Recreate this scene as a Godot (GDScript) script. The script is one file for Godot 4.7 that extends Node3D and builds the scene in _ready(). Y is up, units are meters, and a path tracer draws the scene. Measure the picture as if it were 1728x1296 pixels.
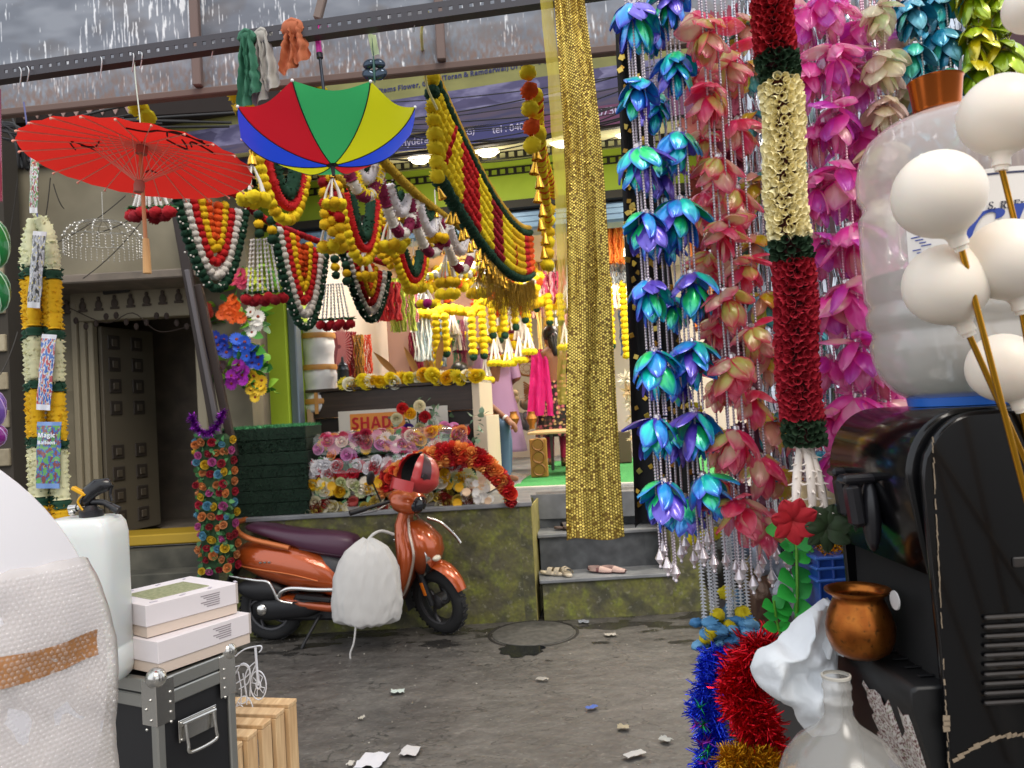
extends Node3D

const F := 1300.0                      # focal length in pixels of a 1728 x 1296 picture
var cam := Transform3D()
var rng := RandomNumberGenerator.new()
var names := {}
var mats := {}
var keep := {}
var budget := {}
var spill := {}


class MB:                              # a mesh being built
	var st := SurfaceTool.new()
	var c := Color.WHITE
	var sg := 0
	func _init() -> void:
		st.begin(Mesh.PRIMITIVE_TRIANGLES)
	func v(p: Vector3, uv := Vector2.ZERO) -> void:
		st.set_color(c)
		st.set_uv(uv)
		st.add_vertex(p)
	func tri(a: Vector3, b: Vector3, d: Vector3, s := -1) -> void:
		st.set_smooth_group(s)
		v(a, Vector2(a.x, a.y)); v(b, Vector2(b.x, b.y)); v(d, Vector2(d.x, d.y))
	func quad(a: Vector3, b: Vector3, d: Vector3, e: Vector3, s := -1, ua := Vector2(0, 1), ub := Vector2(0, 0), ud := Vector2(1, 0), ue := Vector2(1, 1)) -> void:
		st.set_smooth_group(s)
		v(a, ua); v(b, ub); v(d, ud)
		v(a, ua); v(d, ud); v(e, ue)
	func box(at: Vector3, size: Vector3, b := Basis(), bevel := 0.0) -> void:
		var h := size / 2
		var w := minf(bevel, minf(h.x, minf(h.y, h.z)) * 0.9)
		var corner := func(s: Vector3, axis: int) -> Vector3:
			var p := Vector3(s.x * (h.x - w), s.y * (h.y - w), s.z * (h.z - w))
			p[axis] = s[axis] * h[axis]
			return at + b * p
		for axis in 3:
			var u := (axis + 1) % 3
			var t := (axis + 2) % 3
			for s in [-1.0, 1.0]:
				var q := []
				for k in [[-1.0, -1.0], [-1.0, 1.0], [1.0, 1.0], [1.0, -1.0]]:
					var sv := Vector3.ZERO
					sv[axis] = s
					sv[u] = k[0]
					sv[t] = k[1]
					q.append(corner.call(sv, axis))
				var su := size[u]
				var tv := size[t]
				if s > 0:
					quad(q[0], q[1], q[2], q[3], -1, Vector2(0, 0), Vector2(0, tv), Vector2(su, tv), Vector2(su, 0))
				else:
					quad(q[3], q[2], q[1], q[0], -1, Vector2(su, 0), Vector2(su, tv), Vector2(0, tv), Vector2(0, 0))
			if w > 0:
				for su in [-1.0, 1.0]:
					for sv in [-1.0, 1.0]:
						var s0 := Vector3.ZERO
						s0[axis] = -1.0
						s0[u] = su
						s0[t] = sv
						var s1 := s0
						s1[axis] = 1.0
						var a0: Vector3 = corner.call(s0, u)
						var a1: Vector3 = corner.call(s1, u)
						var b1: Vector3 = corner.call(s1, t)
						var b0: Vector3 = corner.call(s0, t)
						if su * sv > 0: quad(a0, b0, b1, a1)
						else: quad(a0, a1, b1, b0)
		if w > 0:
			for sx in [-1.0, 1.0]:
				for sy in [-1.0, 1.0]:
					for sz in [-1.0, 1.0]:
						var s := Vector3(sx, sy, sz)
						if sx * sy * sz > 0: tri(corner.call(s, 0), corner.call(s, 2), corner.call(s, 1))
						else: tri(corner.call(s, 0), corner.call(s, 1), corner.call(s, 2))
	func bar(a: Vector3, b: Vector3, w: float, d: float, side := Vector3.ZERO, bevel := 0.0) -> void:
		var y := (b - a).normalized()
		var x := side if side != Vector3.ZERO else (Vector3.FORWARD if absf(y.z) < 0.9 else Vector3.UP)
		x = (x - y * x.dot(y)).normalized()
		box((a + b) / 2, Vector3(w, a.distance_to(b), d), Basis(x, y, x.cross(y)), bevel)
	func tube(pts: PackedVector3Array, r, sides := 6, cap := true) -> void:
		sg += 1
		var n := pts.size()
		var t := (pts[1] - pts[0]).normalized()
		var nn := (Vector3.UP if absf(t.y) < 0.9 else Vector3.RIGHT).cross(t).normalized()
		var prev := PackedVector3Array()
		var run := 0.0
		for i in n:
			var tt := (pts[mini(i + 1, n - 1)] - pts[maxi(i - 1, 0)]).normalized()
			if tt == Vector3.ZERO: tt = t
			nn = (nn - tt * nn.dot(tt)).normalized()
			var bb := tt.cross(nn)
			var rad: float = r[i] if r is Array or r is PackedFloat32Array else r
			var ring := PackedVector3Array()
			for k in sides:
				var a := TAU * k / sides
				ring.append(pts[i] + (nn * cos(a) + bb * sin(a)) * rad)
			if i > 0:
				var nx := run + pts[i].distance_to(pts[i - 1])
				for k in sides:
					var k2 := (k + 1) % sides
					quad(prev[k], ring[k], ring[k2], prev[k2], sg, Vector2(float(k) / sides, run), Vector2(float(k) / sides, nx), Vector2((k + 1.0) / sides, nx), Vector2((k + 1.0) / sides, run))
				run = nx
			if cap and (i == 0 or i == n - 1):
				for k in range(1, sides - 1):
					if i == 0: tri(ring[0], ring[k], ring[k + 1])
					else: tri(ring[0], ring[k + 1], ring[k])
			prev = ring
	func lathe(prof: Array, sides := 16, xf := Transform3D(), sharp := 50.0) -> void:
		sg += 1
		var run := 0.0
		for i in range(prof.size() - 1):
			var p: Vector2 = prof[i]
			var q: Vector2 = prof[i + 1]
			if i > 0 and absf((q - p).angle_to(p - prof[i - 1])) > deg_to_rad(sharp):
				sg += 1
			var nx := run + p.distance_to(q)
			for k in sides:
				var a := TAU * k / sides
				var b := TAU * (k + 1) / sides
				var p0 := xf * Vector3(p.x * cos(a), p.y, p.x * sin(a))
				var p1 := xf * Vector3(q.x * cos(a), q.y, q.x * sin(a))
				var p2 := xf * Vector3(q.x * cos(b), q.y, q.x * sin(b))
				var p3 := xf * Vector3(p.x * cos(b), p.y, p.x * sin(b))
				var u0 := float(k) / sides
				var u1 := (k + 1.0) / sides
				if p.x < 1e-6:
					st.set_smooth_group(sg)
					v(p0, Vector2(u0, run)); v(p2, Vector2(u1, nx)); v(p1, Vector2(u0, nx))
				elif q.x < 1e-6:
					st.set_smooth_group(sg)
					v(p0, Vector2(u0, run)); v(p3, Vector2(u1, run)); v(p1, Vector2(u0, nx))
				else:
					quad(p0, p3, p2, p1, sg, Vector2(u0, run), Vector2(u1, run), Vector2(u1, nx), Vector2(u0, nx))
			run = nx
	func ball(at: Vector3, r: Vector3, rings := 8, sides := 12, b := Basis()) -> void:
		var prof := []
		for i in rings + 1:
			var a := -PI / 2 + PI * i / rings
			prof.append(Vector2(cos(a) if i > 0 and i < rings else 0.0, sin(a)))
		lathe(prof, sides, Transform3D(b * Basis.from_scale(r), at), 180.0)
	func grid(nu: int, nv: int, f: Callable, col = null) -> void:
		sg += 1
		st.set_smooth_group(sg)
		var p := []
		var cs := []
		for i in nu + 1:
			for j in nv + 1:
				p.append(f.call(float(i) / nu, float(j) / nv))
				if col: cs.append(col.call(float(i) / nu, float(j) / nv))
		for i in nu:
			for j in nv:
				var k := i * (nv + 1) + j
				for m in [[0, 0], [0, 1], [1, 1], [0, 0], [1, 1], [1, 0]]:
					var q: int = k + m[0] * (nv + 1) + m[1]
					if col: c = cs[q]
					v(p[q], Vector2(float(i + m[0]) / nu, 1.0 - float(j + m[1]) / nv))
	func loft(rings: Array, cap := true) -> void:
		sg += 1
		var n: int = rings[0].size()
		for i in range(rings.size() - 1):
			for k in n:
				var k2 := (k + 1) % n
				quad(rings[i][k], rings[i + 1][k], rings[i + 1][k2], rings[i][k2], sg, Vector2(float(k) / n, float(i) / rings.size()), Vector2(float(k) / n, (i + 1.0) / rings.size()), Vector2((k + 1.0) / n, (i + 1.0) / rings.size()), Vector2((k + 1.0) / n, float(i) / rings.size()))
		if cap:
			for e in [0, rings.size() - 1]:
				var m := Vector3.ZERO
				for q in rings[e]: m += q / n
				for k in n:
					if e == 0: tri(m, rings[e][k], rings[e][(k + 1) % n], sg)
					else: tri(m, rings[e][(k + 1) % n], rings[e][k], sg)
	func add(mesh: Mesh, xf: Transform3D) -> void:
		st.append_from(mesh, 0, xf)
	func done() -> ArrayMesh:
		st.generate_normals()
		st.index()
		return st.commit()


# ---- where things are ---------------------------------------------------------------------------------
func at(px: float, py: float, d: float) -> Vector3:
	return cam * Vector3((px - 864.0) / F * d, (648.0 - py) / F * d, -d)

func atz(px: float, py: float, z: float) -> Vector3:      # on the upright plane z metres ahead
	var q := at(px, py, 1.0) - cam.origin
	return cam.origin + q * (z / -q.z)

func aty(px: float, py: float, y: float) -> Vector3:      # on the level plane at height y
	var q := at(px, py, 1.0) - cam.origin
	return cam.origin + q * ((y - cam.origin.y) / q.y)

func R(a: float, b: float) -> float:
	return rng.randf_range(a, b)

func V(x: float, y: float, z: float) -> Vector3:
	return Vector3(x, y, z)

func T(p: Vector3, rot := Vector3.ZERO, s := Vector3.ONE) -> Transform3D:
	return Transform3D(Basis.from_euler(rot) * Basis.from_scale(s), p)

func P3(a: Array) -> PackedVector3Array:
	return PackedVector3Array(a)

func smooth(pts: Array, n := 6) -> PackedVector3Array:     # a soft curve through the points
	var o := PackedVector3Array()
	for i in range(pts.size() - 1):
		var p0: Vector3 = pts[maxi(i - 1, 0)]
		var p1: Vector3 = pts[i]
		var p2: Vector3 = pts[i + 1]
		var p3: Vector3 = pts[mini(i + 2, pts.size() - 1)]
		for k in n:
			o.append(p1.cubic_interpolate(p2, p0, p3, float(k) / n))
	o.append(pts[-1])
	return o

func spaced(pts: PackedVector3Array, gap: float) -> PackedVector3Array:
	var o := PackedVector3Array([pts[0]])
	var left := gap
	for i in range(pts.size() - 1):
		var a := pts[i]
		var l := a.distance_to(pts[i + 1])
		while l >= left:
			a = a.move_toward(pts[i + 1], left)
			l -= left
			left = gap
			o.append(a)
		left -= l
	return o

func ucurve(a: Vector3, b: Vector3, drop: float, n := 24, k := 2.2) -> PackedVector3Array:
	var o := PackedVector3Array()
	for i in n + 1:
		var t := float(i) / n
		o.append(a.lerp(b, t) + Vector3.DOWN * drop * (1.0 - pow(absf(2 * t - 1), k)))
	return o

func oval(c: Vector3, x: Vector3, y: Vector3, n := 16, e := 2.0) -> PackedVector3Array:
	var o := PackedVector3Array()
	for i in n:
		var a := -TAU * i / n
		o.append(c + x * signf(cos(a)) * pow(absf(cos(a)), 2 / e) + y * signf(sin(a)) * pow(absf(sin(a)), 2 / e))
	return o


# ---- nodes --------------------------------------------------------------------------------------------
func numbered(called: String) -> String:
	names[called] = names.get(called, -1) + 1
	return called if names[called] == 0 else "%s_%03d" % [called, names[called]]

func tag(o: Node3D, label: String, category: String, group := "") -> Node3D:
	o.set_meta("label", label)
	o.set_meta("category", category)
	if group: o.set_meta("group", group)
	return o

func thing(called: String, label: String, category: String, where := Vector3.ZERO, group := "") -> Node3D:
	var o := Node3D.new()
	o.name = numbered(called)
	o.position = where
	add_child(o)
	return tag(o, label, category, group)

func part(called: String, mesh, m: Material, parent: Node3D, xf := Transform3D()) -> MeshInstance3D:
	var o := MeshInstance3D.new()
	o.name = called
	o.mesh = mesh.done() if mesh is MB else mesh
	o.material_override = m
	o.transform = xf
	parent.add_child(o, true)
	return o

func single(called: String, mesh, m: Material, label: String, category: String, group := "", xf := Transform3D()) -> MeshInstance3D:
	var o := MeshInstance3D.new()
	o.name = numbered(called)
	o.mesh = mesh.done() if mesh is MB else mesh
	o.material_override = m
	o.transform = xf
	add_child(o)
	tag(o, label, category, group)
	return o

func struct(called: String, mesh, m: Material, parent: Node3D = null) -> MeshInstance3D:
	var o := MeshInstance3D.new()
	o.name = numbered(called)
	o.mesh = mesh.done() if mesh is MB else mesh
	o.material_override = m
	(parent if parent else self).add_child(o, true)
	o.set_meta("kind", "structure")
	return o

func piece(called: String, mesh: Mesh, m: Material, parent: Node3D, xf: Transform3D, most := 290) -> void:
	# a piece of a thing: the first ones are parts of their own, what is past the limit goes into one mass
	var key := [parent, called]
	budget[key] = budget.get(key, 0) + 1
	if budget[key] <= most:
		part(called, mesh, m, parent, xf)
	else:
		if not spill.has(key): spill[key] = {}
		var k2 := [mesh, m]
		if not spill[key].has(k2): spill[key][k2] = []
		spill[key][k2].append(xf)

func flush(parent: Node3D, called: String, plural: String) -> void:
	var key := [parent, called]
	if not spill.has(key): return
	var b := MultiMesh.new()
	b.transform_format = MultiMesh.TRANSFORM_3D
	b.use_colors = true
	var n := 0
	var mesh0: Mesh
	for k in spill[key]:
		n += spill[key][k].size()
		mesh0 = k[0]
	b.mesh = mesh0
	b.instance_count = n
	var i := 0
	for k in spill[key]:
		for xf in spill[key][k]:
			b.set_instance_transform(i, xf)
			b.set_instance_color(i, k[1].albedo_color.srgb_to_linear())
			i += 1
	mass(plural, b, tint_mat("tinted_pieces", 0.85), parent)

func mass(called: String, b: MultiMesh, m: Material, parent: Node3D = null) -> MultiMeshInstance3D:
	var o := MultiMeshInstance3D.new()
	o.name = called if parent else numbered(called)
	o.multimesh = b
	o.material_override = m
	o.set_meta("kind", "stuff")
	(parent if parent else self).add_child(o, true)
	return o

func many(mesh: Mesh, xfs: Array, colors := []) -> MultiMesh:
	var b := MultiMesh.new()
	b.transform_format = MultiMesh.TRANSFORM_3D
	b.use_colors = colors.size() > 0
	b.mesh = mesh
	b.instance_count = xfs.size()
	for i in xfs.size():
		b.set_instance_transform(i, xfs[i])
		if colors: b.set_instance_color(i, colors[i])
	return b


# ---- materials ----------------------------------------------------------------------------------------
func mat(key: String, col: Color, rough := 0.6, metal := 0.0) -> StandardMaterial3D:
	if not mats.has(key):
		var m := StandardMaterial3D.new()
		m.resource_name = key
		m.albedo_color = col
		m.roughness = rough
		m.metallic = metal
		mats[key] = m
	return mats[key]

func cmat(hex: String, rough := 0.8, metal := 0.0) -> StandardMaterial3D:
	return mat("c_%s_%.2f_%.2f" % [hex, rough, metal], Color(hex), rough, metal)

func tint_mat(key: String, rough := 0.6, metal := 0.0) -> StandardMaterial3D:
	var m := mat(key, Color.WHITE, rough, metal)
	m.vertex_color_use_as_albedo = true
	return m

func fuzz(hex: String) -> StandardMaterial3D:            # felted flower balls
	var m := mat("fuzz_" + hex, Color(hex), 0.9)
	m.rim_enabled = true
	m.rim = 0.3
	m.rim_tint = 0.8
	m.backlight_enabled = true
	m.backlight = Color(hex) * 0.25
	return m

func glassy(key: String, col: Color, alpha: float, rough := 0.08) -> StandardMaterial3D:
	var m := mat(key, Color(col.r, col.g, col.b, alpha), rough)
	m.transparency = BaseMaterial3D.TRANSPARENCY_ALPHA
	return m

func noise(seed_: int, freq: float, octaves := 4, kind := FastNoiseLite.TYPE_SIMPLEX_SMOOTH) -> FastNoiseLite:
	var n := FastNoiseLite.new()
	n.seed = seed_
	n.frequency = freq
	n.noise_type = kind
	n.fractal_octaves = octaves
	return n

func image(w: int, h: int, f: Callable) -> Image:
	var im := Image.create_empty(w, h, false, Image.FORMAT_RGBA8)
	for y in h:
		for x in w:
			im.set_pixel(x, y, f.call(x, y))
	return im

func tex(im: Image) -> ImageTexture:
	return ImageTexture.create_from_image(im)

func grain(key: String, seed_: int, freq: float, a: Color, b: Color, size := 256, stretch := Vector2.ONE) -> Texture2D:
	if not keep.has(key):
		var n := noise(seed_, freq)
		keep[key] = tex(image(size, size, func(x: int, y: int): return a.lerp(b, clampf(0.5 + 0.75 * n.get_noise_2d(x * stretch.x, y * stretch.y), 0, 1))))
	return keep[key]

func world_tex(m: StandardMaterial3D, scale: float) -> void:
	m.uv1_triplanar = true
	m.uv1_world_triplanar = true
	m.uv1_scale = Vector3.ONE * scale

func bump(m: StandardMaterial3D, t: Texture2D, cm: float) -> void:
	m.heightmap_enabled = true
	m.heightmap_texture = t
	m.heightmap_scale = cm

func letters(text: String, width: float, m: Material, parent: Node3D, xf: Transform3D, bold := false, serif := false, deep := 0.004) -> MeshInstance3D:
	var t := TextMesh.new()
	var f := SystemFont.new()
	f.font_names = PackedStringArray(["Droid Serif" if serif else "Droid Sans"])
	f.font_weight = 700 if bold else 400
	t.font = f
	t.font_size = 48
	t.text = text
	t.pixel_size = 0.01
	t.depth = 0.02
	t.curve_step = 2.0
	var w := t.get_aabb().size.x
	var s := width / maxf(w, 0.01)
	return part("lettering", t, m, parent, xf * Transform3D(Basis.from_scale(V(s, s, deep / 0.02)), Vector3.ZERO))


# ---- camera, sky, light -------------------------------------------------------------------------------
func camera_and_light() -> void:
	cam = Transform3D(Basis(Vector3.RIGHT, deg_to_rad(1.8)) * Basis(Vector3.BACK, deg_to_rad(-3.3)), Vector3(0, 1.65, 0))
	var c := Camera3D.new()
	c.name = "camera"
	c.transform = cam
	c.keep_aspect = Camera3D.KEEP_HEIGHT
	var ca := CameraAttributesPhysical.new()
	ca.frustum_focal_length = 12.0 / (648.0 / F)
	ca.frustum_focus_distance = 1.75
	ca.exposure_aperture = 9.0
	ca.frustum_near = 0.05
	ca.frustum_far = 400.0
	c.attributes = ca
	add_child(c)
	c.current = true
	var e := Environment.new()
	e.background_mode = Environment.BG_SKY
	e.tonemap_mode = Environment.TONE_MAPPER_LINEAR
	e.tonemap_exposure = 1.28
	e.background_energy_multiplier = 1.35
	e.sdfgi_enabled = true
	e.ssao_enabled = true
	e.ssil_enabled = true
	var s := ProceduralSkyMaterial.new()
	s.sky_top_color = Color(0.90, 0.925, 0.96)
	s.sky_horizon_color = Color(0.93, 0.93, 0.94)
	s.sky_curve = 0.2
	s.ground_bottom_color = Color(0.3, 0.29, 0.28)
	s.ground_horizon_color = Color(0.6, 0.6, 0.6)
	s.sun_angle_max = 1.0
	var sky := Sky.new()
	sky.sky_material = s
	e.sky = sky
	var we := WorldEnvironment.new()
	we.name = "air"
	we.environment = e
	add_child(we)
	var sun := DirectionalLight3D.new()
	sun.name = "sun"
	sun.light_energy = 0.5
	sun.light_color = Color(1.0, 0.97, 0.93)
	sun.light_angular_distance = 25.0
	sun.shadow_enabled = true
	sun.rotation_degrees = Vector3(-52, 24, 0)
	add_child(sun)


var shop_o := Vector3(0, 0, -6.6)
var shop_b := Basis(Vector3.UP, deg_to_rad(-9.0))
func S(u: float, y: float, w: float) -> Vector3:         # shop axes: along the front, up, inwards
	return shop_o + shop_b * Vector3(u, y, -w)

func sbox(m: MB, u0: float, u1: float, y0: float, y1: float, w0: float, w1: float, bevel := 0.0) -> void:
	m.box(S((u0 + u1) / 2, (y0 + y1) / 2, (w0 + w1) / 2), V(u1 - u0, y1 - y0, w1 - w0), shop_b, bevel)

func wbox(m: MB, x0: float, x1: float, y0: float, y1: float, z0: float, z1: float, bevel := 0.0) -> void:
	m.box(V((x0 + x1) / 2, (y0 + y1) / 2, -(z0 + z1) / 2), V(x1 - x0, y1 - y0, z1 - z0), Basis(), bevel)


func ground() -> void:
	var m := mat("concrete_far", Color.WHITE, 0.85)
	m.albedo_texture = grain("far_grain", 3, 0.03, Color("#4d4b47"), Color("#6a6763"))
	world_tex(m, 0.5)
	var g := MB.new()
	g.quad(V(-60, 0, 60), V(-60, 0, -60), V(60, 0, -60), V(60, 0, 60))
	struct("ground", g, m)
	# the lane: worn concrete with scuffs along it, wet along the kerb
	var n1 := noise(11, 0.010, 5)
	var n2 := noise(12, 0.05, 4)
	var n3 := noise(13, 0.14, 3)
	var nw := noise(14, 0.013, 4)
	var w := 1280
	var h := 640
	var wet := PackedFloat32Array()
	wet.resize(w * h)
	var hx := func(x: float) -> float: return -4.0 + 8.0 * x / w
	var hz := func(y: float) -> float: return 6.1 - 4.1 * y / h
	var drops := noise(19, 0.09, 2, FastNoiseLite.TYPE_CELLULAR)
	var col := func(x: int, y: int):
		var X: float = hx.call(x)
		var Z: float = hz.call(y)
		var streak := n1.get_noise_2d(x * 0.35, y * 2.6)
		var f := 0.45 + 0.24 * streak + 0.38 * n2.get_noise_2d(x * 0.55, y * 1.1) + 0.22 * n3.get_noise_2d(x, y)
		var k := nw.get_noise_2d(x * 1.0, y * 2.0)
		var edge := clampf((Z - 5.50) / 0.5, -0.6, 0.45) * 1.1
		var wv := k * 1.2 + edge * 0.75 + (0.45 * exp(-pow((X - 1.25) / 0.8, 2) - pow((Z - 5.25) / 0.33, 2))) + 0.42 * exp(-pow((X - 0.02) / 0.28, 2) - pow((Z - 5.07) / 0.13, 2)) + 0.3 * exp(-pow((X + 0.45) / 0.2, 2) - pow((Z - 5.35) / 0.35, 2)) - 0.34
		var ww := clampf(wv * 5.0, 0, 1)
		wet[y * w + x] = ww
		var c := Color("#413e3b").lerp(Color("#6f6b66"), clampf(f, 0, 1))
		if n3.get_noise_2d(x * 0.7 + 500, y * 1.4) > 0.50: c = c.lerp(Color("#a5a09a"), 0.35)
		if absf(n1.get_noise_2d(x * 0.8 + 900, y * 1.3)) < 0.010: c = c.darkened(0.45)
		return c.lerp(Color("#1f1e1d"), ww * 0.62)
	var ci := image(w, h, col)
	var ri := image(w, h, func(x: int, y: int):
		var r := lerpf(0.5, 0.08, wet[y * w + x]) + 0.06 * n2.get_noise_2d(x, y)
		return Color(r, r, r))
	var bi := image(w, h, func(x: int, y: int):
		var b := 0.5 + 0.35 * n2.get_noise_2d(x, y * 1.5) + 0.25 * n3.get_noise_2d(x * 1.6, y * 1.6)
		b = lerpf(b, 0.5, wet[y * w + x])
		return Color(b, b, b))
	var rm := mat("lane_concrete", Color.WHITE, 1.0)
	rm.albedo_texture = tex(ci)
	rm.roughness_texture = tex(ri)
	bump(rm, tex(bi), 0.5)
	var r := MB.new()
	r.grid(8, 8, func(u: float, v: float): return V(-4 + 8 * u, 0.004, -(2.0 + 4.1 * v)))
	struct("lane", r, rm)


func mossy() -> StandardMaterial3D:
	if mats.has("mossy_plaster"): return mats["mossy_plaster"]
	var m := mat("mossy_plaster", Color.WHITE, 0.9)
	var a := noise(31, 0.011, 5)
	var b := noise(32, 0.05, 4)
	var d := noise(33, 0.02, 4)
	m.albedo_texture = tex(image(512, 512, func(x: int, y: int):
		var c := Color("#58543f").lerp(Color("#6c6c34"), clampf(0.5 + 1.2 * a.get_noise_2d(x, y), 0, 1))
		c = c.lerp(Color("#7a8233"), clampf(1.4 * d.get_noise_2d(x, y * 0.8), 0, 0.9))
		c = c.lerp(Color("#3a3a30"), clampf(2.2 * a.get_noise_2d(x + 400, y + 90) - 0.15, 0, 0.75))
		if b.get_noise_2d(x, y) > 0.44: c = c.lerp(Color("#8f8c7d"), 0.5)
		return c.lerp(Color("#45423a"), clampf(0.4 + b.get_noise_2d(x * 2, y * 2), 0, 1) * 0.45)))
	world_tex(m, 0.55)
	bump(m, grain("moss_bump", 35, 0.06, Color.BLACK, Color.WHITE), 0.8)
	return m


func slab_mat() -> StandardMaterial3D:
	var m := mat("grey_stone_slab", Color.WHITE, 0.5)
	if m.albedo_texture == null:
		m.albedo_texture = grain("slab_grain", 41, 0.02, Color("#65676a"), Color("#86888b"))
		world_tex(m, 0.8)
	return m


func plinth_and_steps() -> void:
	var p := thing("plinth", "moss stained masonry plinth under the flower shop with grey stone coping", "plinth", V(-0.9, 0, -6.0))
	var o := -p.position
	var b := MB.new()
	var prof := [Vector2(-2.35, -6.0), Vector2(0.09, -6.0), Vector2(0.16, -6.56), Vector2(-2.35, -6.56)]
	b.sg = 0
	for i in 4:
		var q: Vector2 = prof[i]
		var r: Vector2 = prof[(i + 1) % 4]
		if i != 1: b.quad(V(q.x, 0, q.y) + o, V(q.x, 0.885, q.y) + o, V(r.x, 0.885, r.y) + o, V(r.x, 0, r.y) + o)
	b.box(V(3.2, 0.4425, -6.28) + o, V(4.1, 0.885, 0.56))
	part("wall", b, mossy(), p)
	var ck := MB.new()
	ck.bar(V(0.09, 0.44, -6.002) + o, V(0.16, 0.44, -6.56) + o, 0.88, 0.012, Vector3.UP)
	var ym := mat("yellowed_plaster", Color.WHITE, 0.85)
	ym.albedo_texture = grain("cheek_grain", 45, 0.03, Color("#7c7440"), Color("#a69a55"))
	world_tex(ym, 0.8)
	part("cheek", ck, ym, p)
	var s := MB.new()
	s.box(V(-1.13, 0.9025, -6.29) + o, V(2.46, 0.035, 0.62), Basis(), 0.006)
	s.box(V(3.2, 0.9025, -6.29) + o, V(4.1, 0.035, 0.62), Basis(), 0.006)
	part("coping", s, slab_mat(), p)
	var st := thing("front_steps", "three grey stone steps up to the shop with a mossy lowest riser", "steps", V(0.65, 0, -6.1))
	o = -st.position
	var riser := mat("slate_riser", Color.WHITE, 0.55)
	riser.albedo_texture = grain("riser_grain", 42, 0.025, Color("#3b3d40"), Color("#55585b"))
	world_tex(riser, 1.0)
	var k := MB.new()
	wbox(k, 0.145, 1.145, 0, 0.295, 5.97, 6.3)
	part("riser", k, mossy(), st, T(o))
	for i in 2:
		var y := 0.32 + 0.3 * i
		k = MB.new()
		wbox(k, 0.125 + 0.01 * i, 1.148, y - 0.028, y, 5.95 + 0.29 * i, 6.30 + 0.29 * i, 0.005)
		part("tread", k, slab_mat(), st, T(o))
		k = MB.new()
		wbox(k, 0.15, 1.145, y - 0.002, y + 0.272 + (0.014 if i else 0.0), 6.27 + 0.29 * i, 6.5 + 0.25 * i)
		part("riser", k, riser, st, T(o))


func manhole() -> void:
	var c := aty(900, 1069, 0.004)
	var t := thing("manhole_cover", "round concrete manhole cover set flush in the lane before the steps", "manhole", c)
	var m := mat("cover_concrete", Color.WHITE, 0.7)
	m.albedo_texture = grain("cover_grain", 51, 0.05, Color("#403e3a"), Color("#5d5a54"))
	world_tex(m, 1.2)
	var b := MB.new()
	b.lathe([Vector2(0.30, 0), Vector2(0.298, 0.007), Vector2(0.285, 0.009), Vector2(0, 0.009)], 40)
	part("cover", b, m, t)
	b = MB.new()
	b.lathe([Vector2(0.312, 0.001), Vector2(0.316, 0.004), Vector2(0.330, 0.004), Vector2(0.334, 0.001)], 40)
	part("rim", b, mat("cover_iron", Color("#2b2825"), 0.7, 0.3), t)
	var wet := MB.new()
	var wn := noise(53, 1.2, 3)
	var q := aty(882, 1097, 0.0)
	var ring := []
	for i in 40:
		var a := TAU * i / 40
		var r := 0.12 * (1 + 0.38 * wn.get_noise_2d(cos(a), sin(a) * 1.7))
		ring.append(V(cos(a) * r * 1.25, 0.0085, sin(a) * r * 1.3))
	for i in 40: wet.tri(V(0, 0.0085, 0), ring[(i + 1) % 40], ring[i], 0)
	single("puddle", wet, mat("water_film", Color("#1b1d20"), 0.04), "dark shallow puddle lying in front of the manhole cover", "puddle", "", T(q))


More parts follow.
